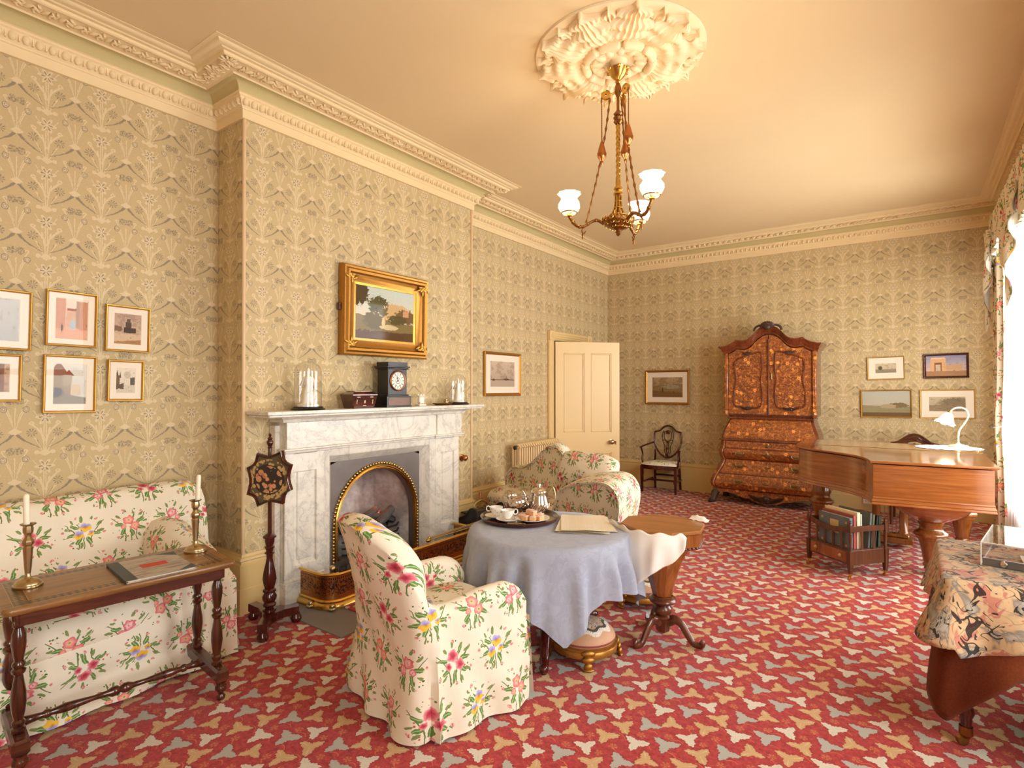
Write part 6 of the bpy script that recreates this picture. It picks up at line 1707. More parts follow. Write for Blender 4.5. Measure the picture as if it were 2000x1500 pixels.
# second chair behind the piano: only its carved crest shows above the lid
t = thing('carved_chair', 'dark carved chair behind the piano showing only its arched crest', 'chair', (.0, 7.84, 0))
b = MB(); pl = spline([(-.225, .872), (-.16, .886), (-.10, .932), (-.05, .968), (0, .98), (.05, .968), (.10, .932), (.16, .886), (.225, .872)], 4)
pl2 = pl + [(x * .96, z - .045 - .045 * (1 - (x / .22) ** 2)) for x, z in pl[::-1]]
b.loft([[(x, -.014, z) for x, z in pl2], [(x, .014, z) for x, z in pl2]]); b.tube([(x, -.016, z - .004) for x, z in pl], .009, 6); b.build('crest_rail', MAT['walnutdk'], t, 40)
b = MB()
for sx in (-1, 1):
    b.tube(spline([(0, -.018, .95), (sx * .04, -.022, .935), (sx * .07, -.018, .905), (sx * .04, -.022, .892), (sx * .02, -.018, .91)], 4), .008, 6)
    b.tube(spline([(sx * .06, -.018, .93), (sx * .11, -.020, .90), (sx * .16, -.018, .875)], 4), .007, 6)
b.build('crest_carving', MAT['walnutdk'], t, 60)
for sx in (-1, 1):
    b = MB(); b.tube([(sx * .195, .05, 0), (sx * .19, .01, .25), (sx * .185, .0, .45), (sx * .205, .0, .86)], [.018, .022, .022, .016], 8); b.build('leg', MAT['walnutdk'], t, 40)
    b = MB(); b.loft([[(sx * .21 + q * c1, -.40 + q * c2, z) for c1, c2 in ((-1, -1), (1, -1), (1, 1), (-1, 1))] for z, q in ((0, .016), (.40, .022))]); b.build('leg', MAT['walnutdk'], t, 20)
b = MB(); b.box((0, -.20, .415), (.46, .43, .06), .01); b.build('seat_rail', MAT['walnutdk'], t, 30)
cushion('seat', t, (0, -.20, .455), (.44, .41, .05), .02)
b = MB()
for sx in (-.07, 0, .07): b.box((sx, .0, .66), (.025, .014, .42), .003)
b.build('splat', MAT['walnutdk'], t, 30)

# ------------------------------------------------------------------ grand piano
PZ0, PZ1 = .583, .905
t = thing('grand_piano', 'polished rosewood grand piano, square tail towards the camera', 'piano', (0, 0, 0))
case = [(-.266, 5.25), (.472, 5.335), (.472, 7.02), (-.965, 7.02), (-.965, 6.42), (-.930, 6.16)] + spline([(-.930, 6.16), (-.80, 5.98), (-.62, 5.83), (-.44, 5.66), (-.32, 5.45), (-.266, 5.25)], 6)[1:-1]
def inset(poly, d):
    n = len(poly); out = []
    for i in range(n):
        p, a, c = Vector(poly[i]), Vector(poly[i - 1]), Vector(poly[(i + 1) % n])
        d0, d1 = (p - a).normalized(), (c - p).normalized(); q = Vector((-d0.y, d0.x)) + Vector((-d1.y, d1.x)); q = q / max(q.length_squared / 2, .3)
        out.append(tuple(p + q * d))
    return out
def shell(pr, name, mat, sm=30, ch=False):
    b = MB(); b.loft([[(x, y, z) for x, y in inset(case, d)] for d, z in pr], False, True); return b.build(name, mat, t, sm)
shell([(.0, PZ0 + .062), (.0, PZ1 - .006)], 'case', MAT['piano'])
shell([(.02, PZ0), (-.012, PZ0), (-.016, PZ0 + .006), (-.010, PZ0 + .020), (-.014, PZ0 + .026), (-.004, PZ0 + .046), (-.006, PZ0 + .054), (.001, PZ0 + .064)], 'base_moulding', MAT['piano'])
lid_poly = case
b = MB(); b.loft([[(x, y, z) for x, y in inset(case, d)] for d, z in ((-.006, PZ1), (-.022, PZ1 + .004), (-.026, PZ1 + .014), (-.020, PZ1 + .023), (.02, PZ1 + .025))], False, True); lid_ = b.build('lid', MAT['piano'], t, 25)
b = MB(); b.box((-.24, 6.36, PZ1 + .0262), (1.44, .008, .002)); b.build('lid_joint', MAT['brass'], lid_, 0)
b = MB(); b.box((-.24, 7.10, .66), (1.40, .17, .10), .012); b.build('keybed', MAT['piano'], t, 30)
b = MB(); b.box((-.24, 7.09, .716), (1.22, .15, .016), .002); b.build('keys', MAT['china'], t, 0, kind='stuff')
PLEG = [(.034, .0), (.036, .03), (.050, .05), (.044, .06), (.056, .07), (.056, .085), (.048, .095), (.056, .12), (.062, .17), (.080, .26), (.088, .285), (.098, .29), (.098, .30), (.112, .312), (.118, .328), (.110, .346), (.086, .36), (.078, .375), (.078, .395), (.086, .41), (.090, .43), (.084, .45), (.084, PZ0 + .01)]
for x, y in ((.105, 5.62), (-.79, 6.62), (.36, 6.72)):
    b = MB(); b.lathe(PLEG, 28, c=(x, y, 0)); b.build('leg', MAT['pianoz'], t, 45)
    b = MB(); b.lathe([(.0, .0), (.022, .0), (.028, .012), (.022, .028), (.03, .034), (.03, .05)], 16, c=(x, y, 0)); b.build('castor', MAT['brass'], t, 50)
b = MB(); rg = []                                          # bowed block over the tail leg
for z, s in ((PZ0 + .004, 1.06), (.555, 1.0), (.52, .90), (.485, .70), (.455, .48), (.436, .36)): rg.append([(.105 + .26 * s * cos(a), 5.58 + .24 * s * sin(a), z) for a in (2 * pi * k / 28 for k in range(28))])
b.loft(rg); b.build('leg_block', MAT['piano'], t, 50)
b = MB()                                                   # pedal lyre
b.box((-.19, 6.40, .075), (.36, .16, .05), .006); b.box((-.19, 6.40, .115), (.30, .11, .034), .012); b.build('lyre_base', MAT['pianoz'], t, 30)
for x in (-.30, -.085):
    b = MB(); b.lathe([(.046, .13), (.046, .15), (.036, .16), (.034, .30), (.032, .55), (.040, .57), (.040, PZ0 + .01)], 20, c=(x, 6.40, 0)); b.build('lyre_column', MAT['pianoz'], t, 50)
for x in (-.235, -.205, -.175, -.145):
    b = MB(); b.tube([(x, 6.41, .13), (x, 6.41, PZ0)], .004, 6); b.build('pedal_rod', MAT['oldsilver'], t, 50)
for x in (-.23, -.15):
    b = MB(); b.loft([[(x + s * w, y, z) for s, z in ((-1, .055), (1, .055), (1, .068), (-1, .068))] for y, w in ((6.48, .014), (6.56, .018), (6.60, .024))]); b.build('pedal', MAT['brass'], t, 30)

o = MB()
def doily(u, v):
    a = 2 * pi * u; r = .26 * v * (1 + (.03 * cos(20 * a) if v > .8 else 0)); return (r * cos(a), r * sin(a), .0012 + .0012 * sin(20 * a) * (v > .8))
o.grid(80, 8, doily); o = o.build('doily', MAT['white'], None, 70); o.location = (.262, 6.76, PZ1 + .0262)
tag(o, 'white scalloped lace mat under the lamp on the piano lid', 'doily')
LZ = PZ1 + .030
t = thing('piano_lamp', 'white swan neck table lamp with frosted flower shade on the piano', 'lamp', (.345, 6.90, LZ))
MAT['lampwhite'] = plain('cream_lamp_enamel', srgb(216, 200, 172), .35)
b = MB(); b.lathe([(0, 0), (.078, 0), (.082, .006), (.070, .014), (.030, .022), (.014, .030), (.010, .04), (0, .042)], 28); b.build('base', MAT['lampwhite'], t, 50)
e1 = Vector((.811, .585, 0)); nk = [(0, .03), (.0, .10), (.012, .16), (.06, .225), (.095, .29), (.085, .345), (.035, .375), (-.03, .372), (-.07, .345), (-.085, .315)]
b = MB(); b.tube(spline([tuple(e1 * x + Vector((0, 0, z))) for x, z in nk], 5), .0075, 8); b.build('neck', MAT['lampwhite'], t, 60)
def glow(name, c, s):
    g = G(name); lw = g.n.new('ShaderNodeLayerWeight'); lw.inputs[0].default_value = .4
    return g.set(color=srgb(250, 240, 226), rough=.4, emis=c, emis_s=s)
SHT = Matrix.Translation(e1 * -.085 + Vector((0, 0, .325))) @ Matrix.Rotation(radians(35.79), 4, 'Z') @ Matrix.Rotation(radians(25), 4, 'Y')
def petals(pr, n, amp, T, name, mat, parent, lob):
    b = MB(); rg = []
    for r, z in pr:
        k = amp * max(0, (r - pr[0][0]) / max(1e-6, pr[-1][0] - pr[0][0])) ** 2
        rg.append([(r * (1 + k * cos(lob * a)) * cos(a), r * (1 + k * cos(lob * a)) * sin(a), z - k * .02 * cos(lob * a)) for a in (2 * pi * j / n for j in range(n))])
    b.loft(rg, False, False, T); return b.build(name, mat, parent, 60)
petals([(.016, .0), (.030, -.012), (.046, -.035), (.056, -.065), (.068, -.09), (.082, -.105)], 48, .16, SHT, 'flower_shade', glow('lit_lamp_glass', (1, .86, .62), 1.6), t, 6)
b = MB(); b.lathe([(.0, .012), (.018, .010), (.020, -.006), (.016, -.014)], 14, T=SHT); b.build('lamp_holder', MAT['brass'], t, 50)
b = MB(); b.ball((0, 0, -.05), (.022, .022, .03), 10, 8, SHT); b.build('bulb', glow('lamp_bulb', (1, .82, .55), 12.0), t, 60)
b = MB(); b.tube(spline([tuple(Vector((.07, .0, .004))), (.12, -.10, .004), (.115, -.30, .003), (.125, -.36, -.01), (.140, -.38, -.10)], 5), .003, 6); b.build('flex', MAT['lampwhite'], t, 60)
pl_ = bpy.data.lights.new('piano_lamp_light', 'POINT'); pl_.energy = .9; pl_.color = (1, .78, .5); pl_.shadow_soft_size = .03
po_ = bpy.data.objects.new('piano_lamp_light', pl_); C.objects.link(po_); po_.location = Vector((.345, 6.90, LZ)) + (SHT @ Vector((0, 0, -.09)))

# ------------------------------------------------------------------ canterbury with music books
cF, cL, cR = Vector((-.412, 5.104)), Vector((-.734, 5.376)), Vector((-.166, 5.339))
u_, v_ = (cL - cF), (cR - cF)                              # long side to the left, short side to the right
cl_, cw_ = u_.length, v_.length
cz = atan2(u_.y, u_.x)
t = thing('canterbury', 'mahogany canterbury music rack with a drawer beside the piano', 'music rack', (cF.x, cF.y, 0), cz)
# local: x along the long side (away to the left), -y along the short side
CW = wood('canterbury_mahogany', srgb(66, 34, 18), srgb(116, 70, 42), .3, axis=2, coat=.3)
for x in (0, cl_):
    for y in (0, -cw_):
        b = MB(); b.loft([[(x + q * c1, y + q * c2, z) for c1, c2 in ((-1, -1), (1, -1), (1, 1), (-1, 1))] for z, q in ((.045, .011), (.10, .015), (.22, .018))])
        b.lathe([(.014, .22), (.010, .235), (.013, .25), (.009, .26), (.012, .30), (.010, .345), (.014, .355), (.009, .362)], 10, c=(x, y, 0)); b.box((x, y, .395), (.028, .028, .065), .003)
        b.lathe([(.012, .427), (.009, .433), (.012, .442), (.008, .45), (.010, .458), (0, .466)], 10, c=(x, y, 0)); b.build('corner_post', CW, t, 40)
        b = MB(); b.lathe([(.010, .05), (.012, .03), (.006, .026), (.006, .018)], 10, c=(x, y, 0)); b.lathe([(0, -.006), (.013, -.006), (.013, .006), (0, .006)], 14, T=Matrix.Translation((x + .008, y, .013)) @ Matrix.Rotation(pi / 2, 4, 'X')); b.build('castor', MAT['brass'], t, 40)
b = MB(); b.box((cl_ / 2, -cw_ / 2, .222), (cl_ - .01, cw_ - .01, .012)); b.build('shelf', CW, t, 0)
for y in (0, -cw_):
    b = MB(); b.box((cl_ / 2, y, .165), (cl_ - .03, .016, .11), .002); b.build('side_board', CW, t, 20)
for x in (0, cl_):
    b = MB(); b.box((x, -cw_ / 2, .165), (.016, cw_ - .03, .11), .002); b.build('end_board', CW, t, 20)
    b = MB(); b.box((x, -cw_ / 2, .39), (.014, cw_ - .025, .045), .003); b.build('end_rail', CW, t, 20)
    for k in (1, 2):
        b = MB(); b.box((x, -cw_ * k / 3, .30), (.008, .022, .15), .002); b.build('slat', CW, t, 20)
for y in (0, -cw_ / 2, -cw_):
    b = MB(); rg = []
    for k in range(13):
        f = k / 12; dz = -.035 * sin(pi * f); rg.append([(f * cl_, y - .006, .372 + dz), (f * cl_, y + .006, .372 + dz), (f * cl_, y + .006, .415 + dz), (f * cl_, y - .006, .415 + dz)])
    b.loft(rg); b.build('dipped_rail', CW, t, 30)
    for k in range(1, 5):
        b = MB(); b.box((cl_ * k / 5, y, .29), (.018, .008, .14), .002); b.build('slat', CW, t, 20)
b = MB(); b.box((cl_ / 2, .009, .165), (cl_ - .05, .006, .085), .002); dw = b.build('drawer', MAT['walnut'], t, 20)
for f in (.2, .8):
    b = MB(); b.lathe([(.0, 0), (.014, 0), (.016, .004), (.006, .010), (.012, .016), (0, .02)], 12, T=Matrix.Translation((cl_ * f, .012, .168)) @ Matrix.Rotation(-pi / 2, 4, 'X')); b.build('knob', MAT['oldsilver'], dw, 50)
b = MB(); b.tube(spline([(cl_ + .0, -cw_ / 2, .44), (cl_, -cw_ / 2 - .015, .465), (cl_, -cw_ / 2, .49), (cl_, -cw_ / 2 + .015, .465), (cl_, -cw_ / 2, .445)], 4), .006, 6); b.build('brass_loop', MAT['bronze'], t, 50)
def bookmat(n, c): 
    if n not in MAT: MAT[n] = plain(n, c, .6, var=.1, scale=30)
    return MAT[n]
def musicbook(label, y, th, ln, ht, cover, x0, lean_=0.0, labelpatch=False):
    o = thing('music_book', label, 'book', (0, 0, 0), 0, 'music books in the canterbury')
    o.matrix_world = Matrix.Translation((cF.x, cF.y, 0)) @ Matrix.Rotation(cz, 4, 'Z') @ Matrix.Translation((x0 + ln / 2, y, .2285)) @ Matrix.Rotation(lean_, 4, 'X')
    b = MB()
    for s in (-1, 1): b.box((0, s * (th / 2 - .0015), ht / 2), (ln, .003, ht))
    b.box((-ln / 2 + .0015, 0, ht / 2), (.003, th, ht), .001); b.build('cover', cover, o, 0)
    b = MB(); b.box((.003, 0, ht / 2), (ln - .012, th - .007, ht - .01)); b.build('page_block', MAT['page'], o, 0)
    if labelpatch:
        b = MB(); b.box((-.005, th / 2 + .0006, ht * .62), (.085, .001, .105)); b.build('title_label', bookmat('tan_label', srgb(196, 170, 122)), o, 0)
        b = MB()
        for sx in (-1, 1):
            for z in (.08, .82): b.lathe([(0, .0016), (.010, .0014), (.011, .0)], 10, T=Matrix.Translation((sx * .12, th / 2, ht * z)) @ Matrix.Rotation(-pi / 2, 4, 'X'))
        b.build('gilt_roundels', MAT['gilt'], o, 0, kind='stuff')
musicbook('blue grey cloth music book with tan label at the front of the canterbury', -.030, .030, .31, .245, MAT['bookcloth'], .020, 0, True)
musicbook('faded red music book behind the blue grey one in the canterbury', -.064, .024, .315, .262, bookmat('faded_red', srgb(158, 70, 58)), .018, 0)
musicbook('cream bound thick music book in the middle of the canterbury', -.098, .030, .32, .285, bookmat('cream_cloth', srgb(224, 206, 172)), .016, 0)
musicbook('cream paper bound music book leaning behind the thick cream one', -.125, .012, .31, .27, bookmat('cream_paper', srgb(232, 218, 190)), .018, 0)
musicbook('slate grey music book in the rear half of the canterbury', -.200, .020, .31, .275, bookmat('slate_cloth', srgb(92, 98, 98)), .020, .10)
musicbook('green and brown marbled music book in the rear half of the canterbury', -.228, .020, .31, .262, bookmat('green_marble', srgb(104, 110, 78)), .020, .10)
musicbook('black music book at the back of the canterbury', -.262, .016, .30, .25, bookmat('black_cloth', srgb(34, 30, 34)), .022, .12)
musicbook('dark green music book along the rear rail of the canterbury', -.305, .022, .30, .245, bookmat('dark_green', srgb(62, 78, 56)), .022, .04)
# ------------------------------------------------------------------ cloth covered table at the right
RX0, RX1, RY0, RY1, RZ = .10, .84, 2.90, 3.66, .712
t = thing('side_table', 'turned mahogany leg table under brown velvet beside the window', 'table', ((RX0 + RX1) / 2, (RY0 + RY1) / 2, 0))
hx, hy = (RX1 - RX0) / 2, (RY1 - RY0) / 2
b = MB(); b.box((0, 0, RZ - .018), (2 * hx, 2 * hy, .026), .006); b.build('top', MAT['mahogx'], t, 30)
b = MB()
for sy in (-1, 1): b.box((0, sy * (hy - .08), RZ - .08), (2 * hx - .14, .02, .10))
for sx in (-1, 1): b.box((sx * (hx - .07), 0, RZ - .08), (.02, 2 * hy - .16, .10))
b.build('frieze', MAT['mahogx'], t, 20)
for sx in (-1, 1):
    for sy in (-1, 1):
        c = (sx * (hx - .07), sy * (hy - .12), 0)
        b = MB(); b.lathe([(.020, .07), (.022, .12), (.030, .14), (.030, .155), (.022, .17), (.027, .30), (.034, .45), (.036, .52), (.028, .56), (.036, .575), (.036, .6)], 18, c=c); b.box((c[0], c[1], .64), (.07, .07, .09), .004); b.build('leg', MAT['mahog'], t, 45)
        b = MB(); b.lathe([(.024, .085), (.025, .05), (.018, .046), (.014, .034)], 14, c=c); b.lathe([(0, -.011), (.021, -.011), (.023, 0), (.021, .011), (0, .011)], 14, T=Matrix.Translation((c[0] - .012, c[1], .023)) @ Matrix.Rotation(.5, 4, 'Z') @ Matrix.Rotation(pi / 2, 4, 'X')); b.build('castor', MAT['bronze'], t, 45)
def overcloth(name, mat, z, hang, folds, label, grow=0.0, NA=200, ND=16, jag=0.0, sol=.004):
    """A cloth lying on the table's top and hanging over its edges; hang(x, y) gives the drop outside each point of the edge."""
    cx, cy = (RX0 + RX1) / 2, (RY0 + RY1) / 2; hx_, hy_ = hx + .004 + grow, hy + .004 + grow
    vs, fs, uv = [], [], []
    per = rrect(hx_, hy_, .035, 6); P = []
    for p, q in zip(per, per[1:] + per[:1]):
        L = hypot(q[0] - p[0], q[1] - p[1]); m = max(1, int(L / .016))
        P += [(lerp(p[0], q[0], k / m), lerp(p[1], q[1], k / m)) for k in range(m)]
    n = len(P); rows = [[(x * s, y * s, z + (0 if s < 1 else -.004)) for x, y in P] for s in (0.02, .35, .65, .9, .975, 1.0)]
    U = [[(x, y) for x, y, _ in r] for r in rows]
    for j in range(1, ND + 1):
        f = j / ND; r, u = [], []
        for i, (x, y) in enumerate(P):
            a, c = P[i - 1], P[(i + 1) % n]; d = Vector((c[0] - a[0], c[1] - a[1])).normalized(); nx, ny = d.y, -d.x
            D = hang(x, y, i)
            o = .010 * min(1, f * 6) + folds(i, n, x, y) * smoothstep(.05, 1, f) + .015 * f * f
            r.append((x + nx * o, y + ny * o, z - .004 - D * f)); u.append((x + nx * D * f, y + ny * D * f))
        rows.append(r); U.append(u)
    b = MB(); b.loft(rows, False, False, None, False, uvs=lambda i, k: U[min(i, len(U) - 1)][k % n])
    o = b.build(name, mat, None, 70); o.location = (cx, cy, 0)
    sm = o.modifiers.new('thick', 'SOLIDIFY'); sm.thickness = sol; sm.offset = 1
    return tag(o, *label)
def corner(x, y, r):                                       # 1 at a corner of the table, 0 away from it
    d = min(hypot(abs(x) - hx, abs(y) - hy), 9); return max(0, 1 - d / r)
overcloth('velvet_cloth', MAT['velvet'], RZ + .001, lambda x, y, i: .335 + .235 * corner(x, y, .22) ** 1.0 + .012 * sin(i * .21), lambda i, n, x, y: .010 + .022 * sin(i * .35) - .02 * corner(x, y, .08), ('rust brown velvet cloth hanging low over the side table', 'tablecloth'))
def tapestry():
    g = G('patterned_wool_cloth'); uv = g.coord('UV')
    n = g.noise(uv, 10.0, 3, .55, .6); f = g.noise(uv, 300, 2)
    col = g.ramp(n, [(.34, srgb(170, 160, 144)), (.42, srgb(132, 120, 108)), (.46, srgb(190, 158, 120)), (.55, srgb(196, 164, 126)), (.58, srgb(180, 116, 96)), (.68, srgb(188, 126, 104))])
    w = g.noise(uv, 4.0, 2); 
    x, y, _ = g.xyz(uv)
    wx = g.m('SINE', y * 60.0 + w * 9.0) * .012; wy = g.m('SINE', x * 70.0 + w * 8.0) * .012
    # crooked black branches: broken ridges of a warped field
    q = g.noise(g.vec(x + wx, y + wy, 0), 13.0, 1, .5, .9)
    br = ((q - .5).abs() < .034) * (g.noise(uv, 8.0, 1) > .50)
    q2 = g.noise(g.vec(x + wx, y + wy, 3.3), 20.0, 2, .6, .7)
    blot = (q2 > .64)
    line = ((g.noise(g.vec(x + wx * 1.5, y, 7.7), 16.0, 0) - .5).abs() < .008)
    col = g.mix(line * .75, col, srgb(96, 80, 70))
    col = g.mix(mx(g, br, blot) * (f > .3) * .92, col, srgb(34, 28, 30))
    col = g.mix(.3, col, g.ramp(f, [(.3, (.7, .68, .66)), (.7, (1, 1, 1))]), 'MULTIPLY')
    g.bump(f, .3, .002)
    return g.set(color=col, rough=.95, spec=.1, sheen=.2)
overcloth('patterned_cloth', tapestry(), RZ + .006, lambda x, y, i: (.205 if y < 0 and abs(x) < hx - .03 else .165) + .085 * corner(x, y, .25) + .015 * sin(i * .13), lambda i, n, x, y: .014 + .020 * sin(i * .33 + .7) + .045 * corner(x, y, .12), ('pink and black patterned wool cloth spread over the brown velvet', 'tablecloth'), .003)
# clear display case
BZ = RZ + .012
t = thing('display_case', 'clear acrylic display case with metal base rail on the patterned cloth', 'display case', (.235, 3.20, BZ), radians(-10))
bw, bd, bh = .60, .44, .100
AC = MAT['acrylic']
for c, d in (((bw / 2, 0, bh / 2), (bw, .005, bh)), ((bw / 2, bd, bh / 2), (bw, .005, bh)), ((0, bd / 2, bh / 2), (.005, bd, bh)), ((bw, bd / 2, bh / 2), (.005, bd, bh)), ((bw / 2, bd / 2, bh), (bw + .005, bd + .005, .005))):
    b = MB(); b.box(c, d, .001); b.build('acrylic_sheet', AC, t, 0)
AE = plain('acrylic_edge', srgb(226, 226, 218), .2, spec=.6)
for p, q in (((0, 0, 0), (0, 0, bh)), ((bw, 0, 0), (bw, 0, bh)), ((0, 0, bh), (bw, 0, bh)), ((0, 0, bh), (0, bd, bh)), ((0, bd, 0), (0, bd, bh)), ((0, bd, bh), (bw, bd, bh))):
    b = MB(); b.tube([p, q], .0022, 6); b.build('polished_edge', AE, t, 50)
b = MB(); b.box((bw / 2, .012, .016), (bw - .01, .016, .032), .002); b.build('metal_rail', plain('grey_metal', srgb(122, 124, 124), .35, .8), t, 30)
b = MB(); T = Matrix.Translation((.075, .0, .017)) @ Matrix.Rotation(pi / 2, 4, 'X'); b.lathe([(.014, 0), (.014, .006), (.010, .012), (0, .013)], 16, T=T); b.build('screw', MAT['silver'], t, 40)
for lab, x, y, w, h, rz in (('open pale letter lying inside the acrylic display case', .22, .20, .20, .14, .15), ('tan leather writing case inside the acrylic display case', .30, .31, .24, .10, -.1)):
    o = thing('letter' if 'letter ' in lab else 'writing_case', lab, 'letter' if 'letter ' in lab else 'case', (0, 0, 0)); o.matrix_world = Matrix.Translation((.235, 3.20, BZ)) @ Matrix.Rotation(radians(-10), 4, 'Z') @ Matrix.Translation((x, y, .002)) @ Matrix.Rotation(rz, 4, 'Z')
    b = MB()
    if 'letter ' in lab: b.grid(6, 4, lambda u, v: ((u - .5) * w, (v - .5) * h, .004 + .010 * abs(u - .5)), None); b.build('sheet', bookmat('pinkish_paper', srgb(232, 208, 188)), o, 60)
    else: b.box((0, 0, .012), (w, h, .022), .004); b.build('body', bookmat('tan_leather', srgb(150, 108, 72)), o, 30)

# ------------------------------------------------------------------ curtains of the far window
WY0, WY1 = 5.95, 7.42
def chintz_drop(name, fn, nu, nv, label, mat=None, uvw=None):
    b = MB(); b.grid(nu, nv, fn); o = b.build(name, mat or MAT['chintz2'], None, 70)
    sm = o.modifiers.new('thick', 'SOLIDIFY'); sm.thickness = .005
    return tag(o, *label)
MAT['chintz2'] = chintz('curtain_chintz', .24)
t = thing('pelmet', 'gathered floral chintz pelmet with tails and white lining over the window', 'pelmet', (0, 0, 0))
PX = .632
def pel(u, v):
    y = lerp(WY1 + .06, 3.9, u); ruf = .016 * sin(y * 46) + .008 * sin(y * 101); sc_ = .16 * (sin(pi * ((y - WY0) / (WY1 - WY0))) ** 2 if WY0 < y < WY1 else 0)
    z = lerp(3.215, 2.72 + sc_, v); return (PX + ruf * (.4 + .6 * v), y, z)
b = MB(); b.grid(220, 10, pel); o = b.build('valance', MAT['chintz2'], t, 70); sm = o.modifiers.new('thick', 'SOLIDIFY'); sm.thickness = .004
b = MB(); b.grid(8, 10, lambda u, v: (lerp(PX, XW - .01, u), WY1 + .06 + .012 * sin(u * 20), lerp(3.215, 2.72, v))); o = b.build('valance_return', MAT['chintz2'], t, 70)
b = MB(); b.box(((PX + XW) / 2 + .01, 5.6, 3.20), (XW - PX - .02, 3.6, .02)); b.build('pelmet_board', MAT['cream'], t, 0)
def tail(y0, wdt, sgn, zb, nm):
    def f(u, v):
        y = y0 + sgn * u * wdt; zig = .028 * sin(u * 4 * pi); L = lerp(zb, 2.80, abs(u) ** .8)
        return (PX - .03 + zig + .01 * sin(v * 6), y, lerp(3.05, L, v))
    b = MB(); b.grid(36, 16, f); o = b.build('tail', MAT['chintz2'], t, 70); 
    def f2(u, v): p = f(u, v); return (p[0] + .006, p[1], p[2])
    b = MB(); b.grid(36, 16, f2); b.build('lining', MAT['white'], t, 70)
tail(WY1 + .05, .34, -1, 2.07, 't'); tail(WY0 - .02, .42, -1, 2.14, 't'); tail(WY0 - .02, .22, 1, 2.30, 't')
def curt(u, v):
    z = lerp(2.85, .02, v); pinch = 1 - .50 * math.exp(-((z - 1.12) / .38) ** 2) - .06 * smoothstep(1.2, 2.8, z)
    d = .09 + .055 * sin(u * 8 * pi)
    y = lerp(WY1 + .03, WY1 + .03 - .40 * pinch, u)
    return (XW - .195 - d * .75, y, z)
chintz_drop('curtain', curt, 70, 30, ('floral chintz curtain tied back at the far side of the window', 'curtain'))
def curt2(u, v):
    z = lerp(2.85, .02, v); pinch = 1 - .50 * math.exp(-((z - 1.12) / .38) ** 2)
    return (XW - .10 - (.06 + .035 * sin(u * 8 * pi)) * .8, lerp(4.02, 4.02 + .26 * pinch, u), z)
chintz_drop('curtain', curt2, 60, 30, ('floral chintz curtain tied back at the near side of the window', 'curtain'))
t = thing('tieback', 'thin grey cord tieback round the far floral curtain', 'tieback', (0, 0, 0))
b = MB(); b.tube(spline([(XW - .02, WY1 + .0, 1.16), (XW - .30, WY1 + .05, 1.13), (XW - .335, WY1 - .10, 1.10), (XW - .30, WY1 - .23, 1.12), (XW - .05, WY1 - .10, 1.16)], 6), .007, 6); b.build('cord', plain('grey_cord', srgb(150, 144, 136), .8), t, 60)
def sheer():
    g = G('sheer_voile'); tr = g.n.new('ShaderNodeBsdfTransparent'); tl = g.n.new('ShaderNodeBsdfTranslucent'); df = g.n.new('ShaderNodeBsdfDiffuse')
    for n in (tl, df): n.inputs[0].default_value = (.95, .95, .94, 1)
    m1 = g.n.new('ShaderNodeMixShader'); m1.inputs[0].default_value = .55; g.l.new(df.outputs[0], m1.inputs[1]); g.l.new(tl.outputs[0], m1.inputs[2])
    m2 = g.n.new('ShaderNodeMixShader'); m2.inputs[0].default_value = .42; g.l.new(tr.outputs[0], m2.inputs[1]); g.l.new(m1.outputs[0], m2.inputs[2])
    g.l.new(m2.outputs[0], g.out.inputs[0]); return g.mat
SHEER = sheer()
def sheers(y0, y1, label):
    b = MB(); b.grid(240, 8, lambda u, v: (XW - .235 - .018 * sin(u * 116) - .008 * sin(u * 131), lerp(y0, y1, u), lerp(2.98, .03, v)))
    tag(b.build('sheer_curtain', SHEER, None, 70), label, 'curtain')
sheers(WY1 - .12, 4.1, 'white voile sheer curtain filling the bright far window')

t = thing('wall_socket', 'small white electric socket on the end wall skirting behind the canterbury', 'socket', (-.475, YB - .0405, .125))
b = MB(); b.box((0, -.012, 0), (.085, .022, .085), .005); b.build('faceplate', MAT['china'], t, 30)
for sx in (-1, 1):
    b = MB(); b.box((sx * .014, -.024, -.008), (.006, .003, .012), .001); b.build('pin_hole', MAT['black'], t, 0)
# ------------------------------------------------------------------ ceiling rose and gasolier
RC = Vector((-1.485, 3.195))
t = thing('ceiling_rose', 'large round acanthus leaf plaster ceiling rose above the chandelier', 'ceiling rose', (RC.x, RC.y, ZT))
RP = MAT['rose']
b = MB(); b.lathe([(.52, -.001), (.515, -.012), (.48, -.020), (.20, -.022), (0, -.022)], 64); b.build('backing_disc', RP, t, 40)
def leafmesh(r0, r1, w, lift, ribs, name, mat):
    """Acanthus leaf: runs out along local x, hanging below z=0."""
    NU, NV = 34, 30
    def f(u, v):
        s = 2 * v - 1; x = lerp(r0, r1, u)
        ww = w * (.42 + .58 * sin(pi * min(1, .10 + u * .95)) ** .7) * (1 + .10 * sin(u * 24) * (abs(s) ** 2)) * (1 if u < .86 else lerp(1, .55, (u - .86) / .14))
        y = s * ww + .012 * s * sin(u * 24)
        z = -.028 - lift * sin(pi * u ** .8) * (1 - .55 * s * s) - .0075 * cos(s * pi * ribs) * (1 - abs(s) ** 3) * (.4 + u) - .012 * abs(s) * sin(u * 24 + 1) - .03 * smoothstep(.8, 1, u) * (1 - s * s)
        return (x + .012 * s * s * -1, y, min(z, -.004))
    b = MB(); b.grid(NU, NV, f)
    per = [f(k / NU, 0) for k in range(NU + 1)] + [f(1, k / NV) for k in range(1, NV + 1)] + [f(1 - k / NU, 1) for k in range(1, NU + 1)]
    b.loft([per, [(x, y, -.001) for x, y, z in per]], False, False, None, True)
    return b.build(name, mat, t, 60)
lf = None
